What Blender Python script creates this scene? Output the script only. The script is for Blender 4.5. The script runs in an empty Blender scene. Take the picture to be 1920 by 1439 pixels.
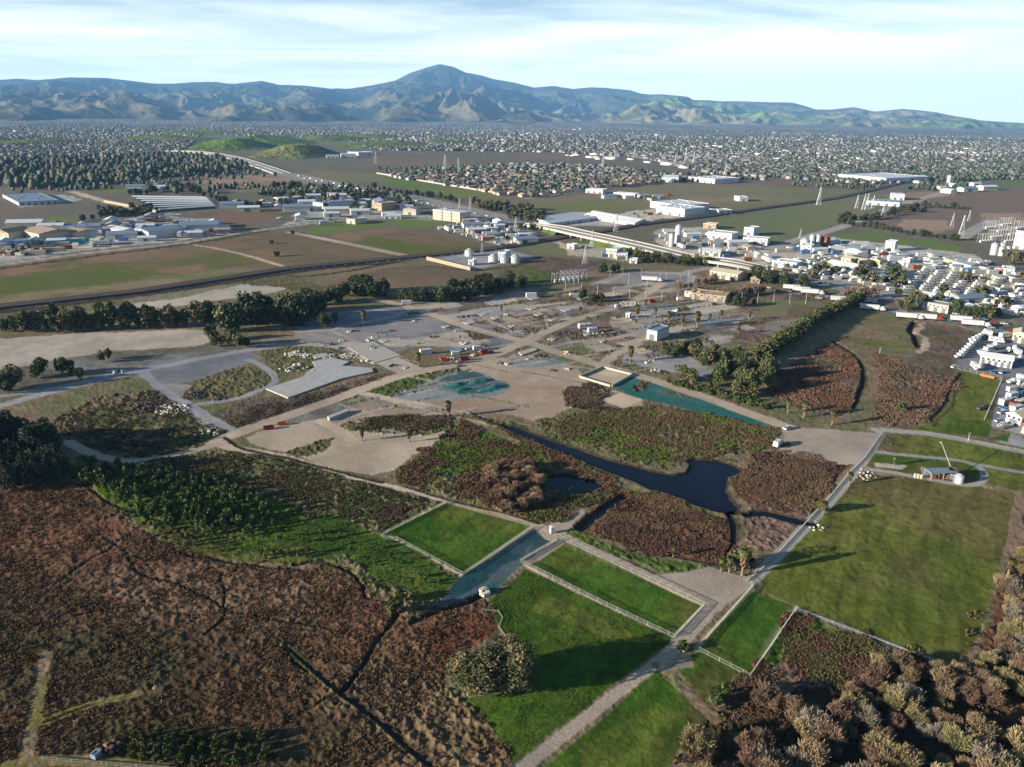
import bpy, math, random, numpy as np
from mathutils import Matrix, Vector
random.seed(7); rng = np.random.default_rng(7)
C = bpy.context.scene.collection
SC = bpy.context.scene
# ---------------------------------------------------------------- camera
H = 120.0; FPX = 1450.0; PITCH = math.radians(19.3); ROLL = math.radians(0.84)
F_ = np.array([0, math.cos(PITCH), -math.sin(PITCH)])
Rh = np.array([1., 0, 0]); Uh = np.array([0, math.sin(PITCH), math.cos(PITCH)])
R_ = math.cos(ROLL)*Rh + math.sin(ROLL)*Uh
U_ = -math.sin(ROLL)*Rh + math.cos(ROLL)*Uh
cam_d = bpy.data.cameras.new('camera'); cam = bpy.data.objects.new('camera', cam_d); C.objects.link(cam)
cam_d.sensor_width = 36.0; cam_d.lens = 36.0*FPX/1920; cam_d.clip_start = 1.0; cam_d.clip_end = 90000
m = Matrix(((R_[0], U_[0], -F_[0], 0), (R_[1], U_[1], -F_[1], 0), (R_[2], U_[2], -F_[2], H), (0, 0, 0, 1)))
cam.matrix_world = m; SC.camera = cam
def G(px, py, z=0.0):
    """world point on the plane z seen at photo position px, py"""
    d = F_*FPX + R_*(px-960) + U_*(719.5-py)
    t = (z-H)/min(d[2], -2.0)
    return np.array([d[0]*t, d[1]*t, z])
def GA(px, py, z=0.0):
    d = F_[None]*FPX + R_[None]*(px[:, None]-960) + U_[None]*(719.5-py[:, None])
    t = (z-H)/np.minimum(d[:, 2], -2.0)
    return np.stack([d[:, 0]*t, d[:, 1]*t], 1)
def mpp(px, py):
    g = G(px, py); return math.sqrt(g[0]**2+g[1]**2+H*H)/math.hypot(FPX, math.hypot(px-960, py-719.5))
# ---------------------------------------------------------------- sky, sun, exposure
SUN_AZ = math.radians(199.5); SUN_EL = math.radians(13.5)     # direction towards the sun, from +x
sd = Vector((math.cos(SUN_AZ)*math.cos(SUN_EL), math.sin(SUN_AZ)*math.cos(SUN_EL), math.sin(SUN_EL)))
w = bpy.data.worlds.new("World"); SC.world = w; w.use_nodes = True
nt = w.node_tree; nt.nodes.clear()
def N(t, **k):
    n = nt.nodes.new(t)
    for a, b in k.items(): setattr(n, a, b)
    return n
def L(a, b): nt.links.new(a, b)
sky = N('ShaderNodeTexSky', sky_type='NISHITA', sun_disc=False)
sky.sun_elevation = SUN_EL; sky.sun_rotation = math.radians(90)-SUN_AZ; sky.altitude = 100
sky.air_density = 1.0; sky.dust_density = 0.4; sky.ozone_density = 3.0
tc = N('ShaderNodeTexCoord'); sep = N('ShaderNodeSeparateXYZ'); L(tc.outputs['Generated'], sep.inputs[0])
zz = N('ShaderNodeMath', operation='MAXIMUM'); L(sep.outputs['Z'], zz.inputs[0]); zz.inputs[1].default_value = 0.0
za = N('ShaderNodeMath', operation='ADD'); L(zz.outputs[0], za.inputs[0]); za.inputs[1].default_value = 0.06
dv = N('ShaderNodeVectorMath', operation='DIVIDE'); L(tc.outputs['Generated'], dv.inputs[0])
cz = N('ShaderNodeCombineXYZ'); [L(za.outputs[0], cz.inputs[i]) for i in range(3)]; L(cz.outputs[0], dv.inputs[1])
mp = N('ShaderNodeMapping'); mp.inputs['Scale'].default_value = (0.26, 0.42, 0.0); mp.inputs['Rotation'].default_value = (0, 0, 0.45)
L(dv.outputs[0], mp.inputs[0])
cn = N('ShaderNodeTexNoise'); cn.inputs['Scale'].default_value = 1.0; cn.inputs['Detail'].default_value = 7; cn.inputs['Roughness'].default_value = 0.55; cn.inputs['Distortion'].default_value = 1.6
L(mp.outputs[0], cn.inputs['Vector'])
cr = N('ShaderNodeMapRange'); cr.inputs[1].default_value = 0.38; cr.inputs[2].default_value = 0.72; cr.inputs[3].default_value = 0.12; cr.inputs[4].default_value = 0.85
L(cn.outputs['Fac'], cr.inputs[0])
# thin high cloud thickens low down and to the right (east); faded out overhead to cut the fill light
hz = N('ShaderNodeMapRange'); L(sep.outputs['Z'], hz.inputs[0]); hz.inputs[1].default_value = 0.0; hz.inputs[2].default_value = 0.13; hz.inputs[3].default_value = 0.75; hz.inputs[4].default_value = 0.0
hx = N('ShaderNodeMapRange'); L(sep.outputs['X'], hx.inputs[0]); hx.inputs[1].default_value = -0.3; hx.inputs[2].default_value = 0.6; hx.inputs[3].default_value = 0.0; hx.inputs[4].default_value = 0.9
ad = N('ShaderNodeMath', operation='ADD'); L(cr.outputs[0], ad.inputs[0]); L(hz.outputs[0], ad.inputs[1])
ad2 = N('ShaderNodeMath', operation='MULTIPLY_ADD', use_clamp=True); L(hx.outputs[0], ad2.inputs[0]); L(hz.outputs[0], ad2.inputs[1]); L(ad.outputs[0], ad2.inputs[2])
hi_ = N('ShaderNodeMapRange'); L(sep.outputs['Z'], hi_.inputs[0]); hi_.inputs[1].default_value = 0.09; hi_.inputs[2].default_value = 0.2; hi_.inputs[3].default_value = 1.0; hi_.inputs[4].default_value = 0.0
fm = N('ShaderNodeMath', operation='MULTIPLY'); L(ad2.outputs[0], fm.inputs[0]); L(hi_.outputs[0], fm.inputs[1])
mx = N('ShaderNodeMix', data_type='RGBA'); L(fm.outputs[0], mx.inputs['Factor']); L(sky.outputs[0], mx.inputs['A']); mx.inputs['B'].default_value = (9.2, 9.5, 9.1, 1)
bg = N('ShaderNodeBackground'); bg.inputs['Strength'].default_value = 0.055; L(mx.outputs['Result'], bg.inputs[0])
wo = N('ShaderNodeOutputWorld'); L(bg.outputs[0], wo.inputs[0])
sl = bpy.data.lights.new('sun', 'SUN'); so = bpy.data.objects.new('sun', sl); C.objects.link(so)
sl.energy = 5.0; sl.angle = math.radians(0.5); sl.color = (1.0, 0.90, 0.76)
so.rotation_euler = sd.to_track_quat('Z', 'Y').to_euler()
SC.view_settings.view_transform = 'Standard'; SC.view_settings.look = 'None'; SC.view_settings.gamma = 1.0
SC.view_settings.exposure = 1.48
SC.cycles.use_denoising = True
SC.cycles.max_bounces = 4; SC.cycles.diffuse_bounces = 1; SC.cycles.volume_bounces = 1
SC.cycles.transparent_max_bounces = 8
# ---------------------------------------------------------------- helpers: noise, masks
def lin(c):
    c = np.asarray(c, float)/255.0
    return np.where(c <= 0.04045, c/12.92, ((c+0.055)/1.055)**2.4)
def _h(i, j, s):
    n = (i*374761393 + j*668265263 + s*2147483647) & 0xffffffff
    n = ((n ^ (n >> 13))*1274126177) & 0xffffffff
    n = ((n ^ (n >> 16))*2246822519) & 0xffffffff
    return ((n ^ (n >> 15)) & 0xffffff)/float(0xffffff)
def vn(x, y, s):
    xi = np.floor(x).astype(np.int64); yi = np.floor(y).astype(np.int64)
    fx = x-xi; fy = y-yi; fx = fx*fx*(3-2*fx); fy = fy*fy*(3-2*fy)
    a = _h(xi, yi, s); b = _h(xi+1, yi, s); c = _h(xi, yi+1, s); d = _h(xi+1, yi+1, s)
    return (a+(b-a)*fx)*(1-fy) + (c+(d-c)*fx)*fy
def fbm(x, y, sc, s=1, o=4, g=0.55):
    t = 0; a = 1; n = 0
    for k in range(o):
        t = t + a*vn(x/sc*2**k+17.3*k, y/sc*2**k-9.1*k, s+k*13); n += a; a *= g
    return t/n
def sstep(a, b, x):
    t = np.clip((x-a)/(b-a), 0, 1); return t*t*(3-2*t)
def PX(s, z=0.0):
    """'x,y x,y ...' of photo positions -> world points (n,2)"""
    a = np.array([[float(v) for v in p.split(',')[:2]] for p in s.split()])
    return GA(a[:, 0], a[:, 1], z)
def inpoly(x, y, P):
    c = np.zeros(x.shape, bool); n = len(P); j = n-1
    for i in range(n):
        xi, yi = P[i]; xj, yj = P[j]
        if yi != yj:
            c ^= ((yi > y) != (yj > y)) & (x < (xj-xi)*(y-yi)/(yj-yi)+xi)
        j = i
    return c
def dseg(x, y, P, closed):
    d = np.full(x.shape, 1e18); n = len(P)
    for i in range(n if closed else n-1):
        a = P[i]; b = P[(i+1) % n]; v = b-a; l = max((v**2).sum(), 1e-9)
        t = np.clip(((x-a[0])*v[0]+(y-a[1])*v[1])/l, 0, 1)
        d = np.minimum(d, (x-a[0]-t*v[0])**2+(y-a[1]-t*v[1])**2)
    return np.sqrt(d)
def smooth_line(P, it=2):
    P = np.asarray(P, float)
    for _ in range(it):
        q = [P[0]]
        for i in range(len(P)-1):
            q += [P[i]*.75+P[i+1]*.25, P[i]*.25+P[i+1]*.75]
        q.append(P[-1]); P = np.array(q)
    return P
# ---------------------------------------------------------------- helpers: materials
def mk(name):
    m = bpy.data.materials.new(name); m.use_nodes = True; t = m.node_tree
    return m, t, t.nodes['Principled BSDF']
def mat(name, rgb, rough=0.7, var=0.12, scale=0.6, metal=0.0, objvar=0.0):
    """plain procedural material: base colour with noise wear"""
    m, t, b = mk(name); c = lin(rgb)
    n = t.nodes.new('ShaderNodeTexNoise'); n.inputs['Scale'].default_value = scale; n.inputs['Detail'].default_value = 4
    tc = t.nodes.new('ShaderNodeTexCoord'); t.links.new(tc.outputs['Object'], n.inputs['Vector'])
    r = t.nodes.new('ShaderNodeMix'); r.data_type = 'RGBA'
    r.inputs['A'].default_value = (*(c*(1-var)), 1); r.inputs['B'].default_value = (*np.clip(c*(1+var), 0, 1), 1)
    t.links.new(n.outputs['Fac'], r.inputs['Factor']); out = r.outputs['Result']
    if objvar:
        oi = t.nodes.new('ShaderNodeObjectInfo'); hs = t.nodes.new('ShaderNodeHueSaturation')
        mr = t.nodes.new('ShaderNodeMapRange'); mr.inputs[3].default_value = 1-objvar; mr.inputs[4].default_value = 1+objvar
        t.links.new(oi.outputs['Random'], mr.inputs[0]); t.links.new(mr.outputs[0], hs.inputs['Value'])
        t.links.new(out, hs.inputs['Color']); out = hs.outputs[0]
    t.links.new(out, b.inputs['Base Color']); b.inputs['Roughness'].default_value = rough; b.inputs['Metallic'].default_value = metal
    b.inputs['Specular IOR Level'].default_value = 0.3
    return m
def mat_attr(name, rough=0.85, objvar=0.0, nscale=0.0, bump=0.0, spec=0.15, dist=0.3, trans=0.0):
    """colour comes from the mesh's 'Col' attribute (each leaf, roof or patch of ground has its own colour)"""
    m, t, b = mk(name)
    a = t.nodes.new('ShaderNodeAttribute'); a.attribute_name = 'Col'; out = a.outputs['Color']
    if objvar:
        oi = t.nodes.new('ShaderNodeObjectInfo'); hs = t.nodes.new('ShaderNodeHueSaturation')
        mr = t.nodes.new('ShaderNodeMapRange'); mr.inputs[3].default_value = 1-objvar; mr.inputs[4].default_value = 1+objvar
        t.links.new(oi.outputs['Random'], mr.inputs[0]); t.links.new(mr.outputs[0], hs.inputs['Value'])
        m2 = t.nodes.new('ShaderNodeMapRange'); m2.inputs[3].default_value = 0.5-objvar*0.09; m2.inputs[4].default_value = 0.5+objvar*0.09
        mm = t.nodes.new('ShaderNodeMath'); mm.operation = 'FRACT'; ml = t.nodes.new('ShaderNodeMath'); ml.operation = 'MULTIPLY'; ml.inputs[1].default_value = 7.31
        t.links.new(oi.outputs['Random'], ml.inputs[0]); t.links.new(ml.outputs[0], mm.inputs[0]); t.links.new(mm.outputs[0], m2.inputs[0]); t.links.new(m2.outputs[0], hs.inputs['Hue'])
        t.links.new(out, hs.inputs['Color']); out = hs.outputs[0]
    if nscale:
        g = t.nodes.new('ShaderNodeNewGeometry')
        n = t.nodes.new('ShaderNodeTexNoise'); n.inputs['Scale'].default_value = nscale; n.inputs['Detail'].default_value = 6; n.inputs['Roughness'].default_value = 0.7
        t.links.new(g.outputs['Position'], n.inputs['Vector'])
        mr = t.nodes.new('ShaderNodeMapRange'); mr.inputs[1].default_value = 0.25; mr.inputs[2].default_value = 0.75; mr.inputs[3].default_value = 0.72; mr.inputs[4].default_value = 1.28
        t.links.new(n.outputs['Fac'], mr.inputs[0])
        vm = t.nodes.new('ShaderNodeVectorMath'); vm.operation = 'SCALE'; t.links.new(out, vm.inputs[0]); t.links.new(mr.outputs[0], vm.inputs['Scale']); out = vm.outputs[0]
        if bump:
            bn = t.nodes.new('ShaderNodeBump'); bn.inputs['Strength'].default_value = bump; bn.inputs['Distance'].default_value = dist
            t.links.new(n.outputs['Fac'], bn.inputs['Height']); t.links.new(bn.outputs[0], b.inputs['Normal'])
    t.links.new(out, b.inputs['Base Color']); b.inputs['Roughness'].default_value = rough; b.inputs['Specular IOR Level'].default_value = spec
    return m
M = {}
M['terrain'] = mat_attr('terrain_cover', 0.95, nscale=1.4, bump=0.55, dist=0.28, spec=0.05)
M['hill'] = mat_attr('hill_cover', 0.95, nscale=0.006, bump=0.6, dist=90, spec=0.03)
M['leaf'] = mat_attr('foliage', 0.8, objvar=0.22)
M['town'] = mat_attr('town_paint', 0.7)
M['bark'] = mat('bark', (96, 82, 70), 0.9, 0.25, 2.0)
M['palmbark'] = mat('palm_skirt', (118, 100, 80), 0.95, 0.3, 3.0)
def wh(n, c, **k): M[n] = mat(n, c, **k)
wh('white_metal', (180, 181, 179), rough=0.5, var=0.06); wh('cream', (184, 172, 146), var=0.08); wh('tan', (152, 132, 110), var=0.1)
wh('grey_roof', (138, 138, 138), var=0.12, scale=0.3); wh('dark_roof', (74, 72, 74), var=0.15, scale=0.3); wh('white_roof', (186, 188, 190), var=0.06, scale=0.2)
wh('blue_grey', (108, 122, 138), var=0.1); wh('window_glass', (34, 42, 54), rough=0.15, var=0.05); wh('door_paint', (96, 98, 102), var=0.1)
wh('concrete', (156, 154, 150), rough=0.9, var=0.3, scale=0.22); wh('concrete_pale', (156, 150, 138), rough=0.9, var=0.12, scale=0.3)
wh('galvanised', (170, 174, 176), rough=0.45, var=0.08, metal=0.3); wh('steel_white', (172, 174, 174), rough=0.5, var=0.04)
wh('rubber', (24, 24, 25), var=0.1); wh('red_paint', (138, 40, 36), var=0.12); wh('orange_paint', (205, 96, 50), var=0.1); wh('yellow_paint', (212, 172, 60), var=0.08)
wh('teal_paint', (50, 142, 140), var=0.1); wh('blue_paint', (70, 104, 150), var=0.1); wh('rust', (120, 70, 48), var=0.2, scale=1.5)
wh('fence_slat', (132, 136, 122), rough=0.9, var=0.12, scale=0.8); wh('wood', (130, 112, 92), rough=0.9, var=0.2, scale=1.0)
wh('pipe_white', (210, 205, 195), var=0.08); wh('brown_metal', (112, 82, 60), var=0.12); wh('rock_pale', (200, 190, 165), var=0.15, scale=1.2)
# ---------------------------------------------------------------- helpers: meshes
def link(o, parent=None):
    C.objects.link(o)
    if parent is not None: o.parent = parent
    return o
class MB:
    """collects boxes, prisms, tubes into ONE mesh"""
    def __init__(s): s.v = []; s.f = []; s.c = []; s.mi = []
    def add(s, vs, fs, col=None, mi=0):
        b = len(s.v); s.v += [tuple(p) for p in vs]; s.f += [tuple(i+b for i in f) for f in fs]
        s.c += [col]*len(fs); s.mi += [mi]*len(fs); return s
    def box(s, x0, x1, y0, y1, z0, z1, col=None, mi=0):
        v = [(x0, y0, z0), (x1, y0, z0), (x1, y1, z0), (x0, y1, z0), (x0, y0, z1), (x1, y0, z1), (x1, y1, z1), (x0, y1, z1)]
        return s.add(v, [(0, 3, 2, 1), (4, 5, 6, 7), (0, 1, 5, 4), (1, 2, 6, 5), (2, 3, 7, 6), (3, 0, 4, 7)], col, mi)
    def gable(s, x0, x1, y0, y1, z0, h, col=None, over=0.3, t=0.15, mi=0):
        """gable roof, ridge along x"""
        ym = (y0+y1)/2; a = y0-over; b = y1+over; X0 = x0-over; X1 = x1+over
        v = [(X0, a, z0), (X1, a, z0), (X1, b, z0), (X0, b, z0), (X0, ym, z0+h), (X1, ym, z0+h),
             (X0, a, z0+t), (X1, a, z0+t), (X1, b, z0+t), (X0, b, z0+t), (X0, ym, z0+h+t), (X1, ym, z0+h+t)]
        return s.add(v, [(0, 3, 2, 1), (6, 7, 11, 10), (8, 9, 10, 11), (0, 1, 7, 6), (2, 3, 9, 8), (0, 6, 10, 9, 3), (1, 2, 8, 11, 7)], col, mi)
    def cyl(s, x, y, z0, z1, r, n=10, r2=None, col=None, mi=0):
        r2 = r if r2 is None else r2
        v = [(x+r*math.cos(2*math.pi*i/n), y+r*math.sin(2*math.pi*i/n), z0) for i in range(n)] + \
            [(x+r2*math.cos(2*math.pi*i/n), y+r2*math.sin(2*math.pi*i/n), z1) for i in range(n)]
        return s.add(v, [tuple(range(n-1, -1, -1)), tuple(range(n, 2*n))]+[(i, (i+1) % n, n+(i+1) % n, n+i) for i in range(n)], col, mi)
    def bar(s, a, b, r, n=4, col=None, mi=0, r2=None):
        a = Vector(a); b = Vector(b); d = (b-a)
        if d.length < 1e-6: return s
        q = d.to_track_quat('Z', 'Y'); r2 = r if r2 is None else r2
        v = []
        for P, rr in ((a, r), (b, r2)):
            for i in range(n):
                an = 2*math.pi*(i+.5)/n; v.append(P+q@Vector((rr*math.cos(an), rr*math.sin(an), 0)))
        return s.add(v, [tuple(range(n-1, -1, -1)), tuple(range(n, 2*n))]+[(i, (i+1) % n, n+(i+1) % n, n+i) for i in range(n)], col, mi)
    def mesh(s, name, mats):
        me = bpy.data.meshes.new(name); me.from_pydata([tuple(map(float, p)) for p in s.v], [], s.f)
        for m in (mats if isinstance(mats, (list, tuple)) else [mats]): me.materials.append(M[m] if isinstance(m, str) else m)
        me.polygons.foreach_set('material_index', s.mi)
        if any(c is not None for c in s.c):
            ca = me.attributes.new('Col', 'FLOAT_COLOR', 'FACE') if False else me.color_attributes.new('Col', 'FLOAT_COLOR', 'CORNER')
            arr = np.ones((len(me.loops), 4), np.float32); k = 0
            for c, f in zip(s.c, s.f):
                arr[k:k+len(f), :3] = c if c is not None else (.5, .5, .5); k += len(f)
            ca.data.foreach_set('color', arr.ravel())
        me.update(); return me
    def build(s, name, mats, parent=None):
        return link(bpy.data.objects.new(name, s.mesh(name, mats)), parent)
def np_mesh(name, V, Fq, colv=None, mt=None, colf=None, smooth=False):
    """V (n,3), Fq (m,k) -> mesh, colours per vertex or per face"""
    me = bpy.data.meshes.new(name); n, k = Fq.shape
    me.vertices.add(len(V)); me.vertices.foreach_set('co', np.ascontiguousarray(V, np.float32).ravel())
    me.loops.add(n*k); me.loops.foreach_set('vertex_index', np.ascontiguousarray(Fq, np.int32).ravel())
    me.polygons.add(n); me.polygons.foreach_set('loop_start', np.arange(0, n*k, k, dtype=np.int32))
    me.polygons.foreach_set('loop_total', np.full(n, k, np.int32))
    if smooth: me.polygons.foreach_set('use_smooth', np.ones(n, bool))
    me.update(calc_edges=True)
    if colv is not None:
        ca = me.color_attributes.new('Col', 'FLOAT_COLOR', 'POINT'); a = np.ones((len(V), 4), np.float32); a[:, :3] = colv
        ca.data.foreach_set('color', a.ravel())
    if colf is not None:
        ca = me.color_attributes.new('Col', 'FLOAT_COLOR', 'CORNER'); a = np.ones((n*k, 4), np.float32); a[:, :3] = np.repeat(colf, k, axis=0)
        ca.data.foreach_set('color', a.ravel())
    if mt is not None: me.materials.append(mt)
    return me
def tag(o, label=None, cat=None, group=None, kind=None):
    for k, v in (('label', label), ('category', cat), ('group', group), ('kind', kind)):
        if v: o[k] = v
    return o
def empty(name, loc, rz=0.0, label=None, cat=None, group=None):
    o = bpy.data.objects.new(name, None); o.empty_display_size = 0.5; o.location = [float(v) for v in loc]; o.rotation_euler = (0, 0, rz)
    link(o); return tag(o, label, cat, group)
def copy_tree(root, loc, rz=0.0, sc=(1, 1, 1), label=None, group=None, cat=None):
    c = root.copy(); C.objects.link(c); c.location = [float(v) for v in loc]; c.rotation_euler = (0, 0, rz); c.scale = sc
    tag(c, label, cat, group)
    for ch in root.children:
        d = ch.copy(); C.objects.link(d); d.parent = c
        for g in ch.children:
            e = g.copy(); C.objects.link(e); e.parent = d
    return c
class Kind:
    """one kind of thing: prototypes; the first placement moves the prototype itself, the rest are copies"""
    def __init__(s, roots): s.r = roots; s.used = [False]*len(roots); s.pos = []
    def put(s, i, loc, rz=0.0, sc=1.0, label=None, group=None, cat=None):
        i %= len(s.r); sc = (sc, sc, sc) if np.isscalar(sc) else sc
        r = s.r[i]
        if not s.used[i]:
            s.used[i] = True; s.pos.append((i, label, group, cat, loc, rz, sc)); r['label'] = label or r.get('label', ''); 
            if group: r['group'] = group
            if cat: r['category'] = cat
            s.first = getattr(s, 'first', {}); s.first[i] = (loc, rz, sc); return r
        return copy_tree(r, loc, rz, sc, label, group, cat)
    def finish(s):
        for i, r in enumerate(s.r):
            if s.used[i]:
                loc, rz, sc = s.first[i]; r.location = [float(v) for v in loc]; r.rotation_euler = (0, 0, rz); r.scale = sc
            else:
                for ch in list(r.children_recursive): bpy.data.objects.remove(ch)
                bpy.data.objects.remove(r)
KINDS = []
def kind(*roots): k = Kind(list(roots)); KINDS.append(k); return k
# ================================================================ TERRAIN
NA, NR = 1500, 1010
az = np.concatenate([np.linspace(-180, -44, 30)[:-1], np.linspace(-44, 44, NA), np.linspace(44, 180, 30)[1:]])
dep = np.radians(np.linspace(64, 0.236, NR)); rad = np.concatenate([[1.0, 25.0, 45.0], H/np.tan(dep)])
AZ, RD = np.meshgrid(np.radians(az), rad)          # rows: radius
X = (RD*np.sin(AZ)).ravel(); Y = (RD*np.cos(AZ)).ravel(); RR = RD.ravel(); NV = X.size
INV = (np.abs(AZ.ravel()) < math.radians(44.1)) & (RR > 60)
n_vhuge = fbm(X, Y, 1500, 3, 4); n_huge = fbm(X, Y, 260, 5, 4); n_big = fbm(X, Y, 55, 7, 4)
n_mid = fbm(X, Y, 14, 9, 4); n_fine = fbm(X, Y, 3.6, 11, 3, 0.65); n_x = fbm(X, Y, 1.3, 12, 2, 0.7)
wx = (fbm(X, Y, 16, 21, 3)-.5)*2; wy = (fbm(X, Y, 16, 31, 3)-.5)*2
cs, sn = math.cos(math.radians(62)), math.sin(math.radians(62))
n_str = fbm((X*cs+Y*sn)*0.16, (-X*sn+Y*cs)*1.0, 2.4, 41, 3)      # drag marks along the mowing direction
n_str2 = fbm((X*math.cos(.3)+Y*math.sin(.3))*0.1, (-X*math.sin(.3)+Y*math.cos(.3))*1.0, 9, 43, 3)
ns = lambda a, lo=.34, hi=.66: sstep(lo, hi, a)
R = {}
def rec(name, c, big='mid', big2='big', var=.35, amp=0.0, stripe=0.0, rough='fine'):
    R[name] = dict(c=[lin(k) for k in c], big=big, big2=big2, var=var, amp=amp, stripe=stripe, rough=rough)
FLD = dict(vhuge=n_vhuge, huge=n_huge, big=n_big, mid=n_mid, fine=n_fine, x=n_x)
rec('marsh', [(86, 64, 48), (100, 76, 56), (74, 58, 42)], amp=.42, var=.6)
rec('marsh_red', [(96, 62, 46), (104, 72, 52), (84, 60, 44)], amp=.4, var=.5)
rec('marsh_dark', [(56, 46, 40), (66, 54, 46), (58, 56, 36)], amp=.5, var=.6)
rec('marsh_pale', [(110, 90, 76), (98, 78, 68), (114, 92, 72)], amp=.45, var=.5)
rec('brush', [(78, 68, 54), (94, 82, 60), (76, 78, 42)], amp=.75, var=.55)
rec('brush_red', [(94, 80, 70), (108, 90, 76), (84, 78, 54)], big2='mid', big='big', amp=.38, var=.5)
rec('brush_olive', [(84, 82, 54), (98, 90, 62), (74, 84, 42)], amp=.5, var=.5)
rec('weedy', [(110, 98, 76), (98, 98, 66), (122, 104, 84)], amp=.22, var=.4)
rec('grass', [(54, 78, 22), (66, 86, 30), (82, 82, 42)], amp=.1, var=.45, stripe=.3)
rec('grass_bright', [(50, 78, 20), (66, 90, 28), (86, 86, 40)], amp=.1, var=.45, stripe=.3)
rec('grass_olive', [(86, 92, 36), (94, 98, 44), (94, 88, 50)], amp=.13, var=.45, stripe=.45)
rec('grass_wild', [(58, 88, 24), (72, 88, 30), (76, 72, 40)], amp=.45, var=.55)
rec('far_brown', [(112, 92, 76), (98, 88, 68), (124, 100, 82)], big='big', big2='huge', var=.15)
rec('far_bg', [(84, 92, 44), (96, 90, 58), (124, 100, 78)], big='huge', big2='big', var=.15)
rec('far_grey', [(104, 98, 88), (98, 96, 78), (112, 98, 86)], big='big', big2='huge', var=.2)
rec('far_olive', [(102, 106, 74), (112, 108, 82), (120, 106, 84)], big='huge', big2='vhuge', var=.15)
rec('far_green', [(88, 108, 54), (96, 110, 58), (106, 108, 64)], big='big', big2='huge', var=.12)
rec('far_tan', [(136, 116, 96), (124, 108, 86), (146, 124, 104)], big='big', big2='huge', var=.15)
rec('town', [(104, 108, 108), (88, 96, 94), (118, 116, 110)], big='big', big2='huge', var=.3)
rec('yard', [(170, 166, 156), (146, 144, 138), (178, 168, 152)], big='mid', big2='big', var=.35)
rec('dirt', [(166, 150, 132), (152, 138, 120), (178, 160, 140)], var=.12, amp=.02)
rec('dirt_red', [(152, 134, 116), (164, 146, 128), (142, 122, 104)], var=.14, amp=.05)
rec('dirt_pale', [(184, 166, 142), (170, 152, 130), (194, 176, 150)], var=.1, amp=.02)
rec('gravel', [(156, 142, 126), (142, 130, 118), (166, 152, 134)], var=.12, amp=.02)
rec('asph', [(118, 118, 120), (104, 106, 110), (132, 128, 124)], var=.16, amp=.01)
rec('asph_l', [(146, 144, 142), (130, 130, 132), (152, 146, 138)], var=.16, amp=.01)
rec('asph_weed', [(112, 110, 104), (92, 88, 76), (126, 116, 104)], big='mid', big2='big', var=.4, amp=.08)
rec('pad', [(140, 128, 120), (112, 96, 86), (150, 136, 124)], big='mid', big2='big', var=.4, amp=.08)
rec('slab', [(158, 156, 150), (142, 142, 140), (168, 164, 154)], var=.16)
rec('flat_pale', [(166, 156, 142), (154, 144, 130), (174, 162, 148)], big='mid', big2='big', var=.18, amp=.05)
rec('teal', [(44, 90, 86), (58, 100, 96), (98, 118, 110)], big='mid', big2='big', var=.2, amp=.04)
rec('teal_pale', [(116, 124, 122), (96, 120, 118), (130, 132, 128)], big='mid', big2='big', var=.2, amp=.05)
rec('teal_dark', [(30, 64, 70), (58, 74, 78), (38, 76, 78)], big='mid', big2='big', var=.25, amp=.04)
rec('road_c', [(150, 146, 138), (140, 136, 130), (156, 150, 140)], var=.08)
rec('freeway', [(140, 138, 132), (130, 128, 124), (146, 142, 134)], var=.06)
rec('ditch', [(52, 46, 38), (64, 54, 42), (44, 44, 32)], var=.4, amp=.2)
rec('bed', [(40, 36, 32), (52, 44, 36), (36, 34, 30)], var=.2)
rec('rail', [(84, 76, 70), (96, 86, 78), (74, 68, 62)], var=.2)
rec('verge', [(96, 100, 40), (110, 104, 56), (118, 106, 70)], var=.35, amp=.15)

def colour(r, idx):
    q = R[r]; t = ns(FLD[q['big']][idx])[:, None]; u = sstep(.5, .66, FLD[q['big2']][idx])[:, None]
    c = q['c'][0]*(1-t)+q['c'][1]*t; c = c*(1-u)+q['c'][2]*u
    k = 1+q['var']*((n_fine[idx]-.5)*1.8+(n_x[idx]-.5)*1.2)
    if q['stripe']: k = k*(1+q['stripe']*(n_str[idx]-.5)*2)
    return c*np.clip(k, .25, 2)[:, None]
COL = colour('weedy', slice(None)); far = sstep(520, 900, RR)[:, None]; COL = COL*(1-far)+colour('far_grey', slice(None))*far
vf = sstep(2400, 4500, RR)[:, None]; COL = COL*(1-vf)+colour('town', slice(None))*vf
AMP = np.full(NV, .25)*(RR < 900); ZB = np.zeros(NV); CLS = np.zeros(NV, np.int32); NAMES = ['ground']
def cls(name):
    NAMES.append(name); return len(NAMES)-1
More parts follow.
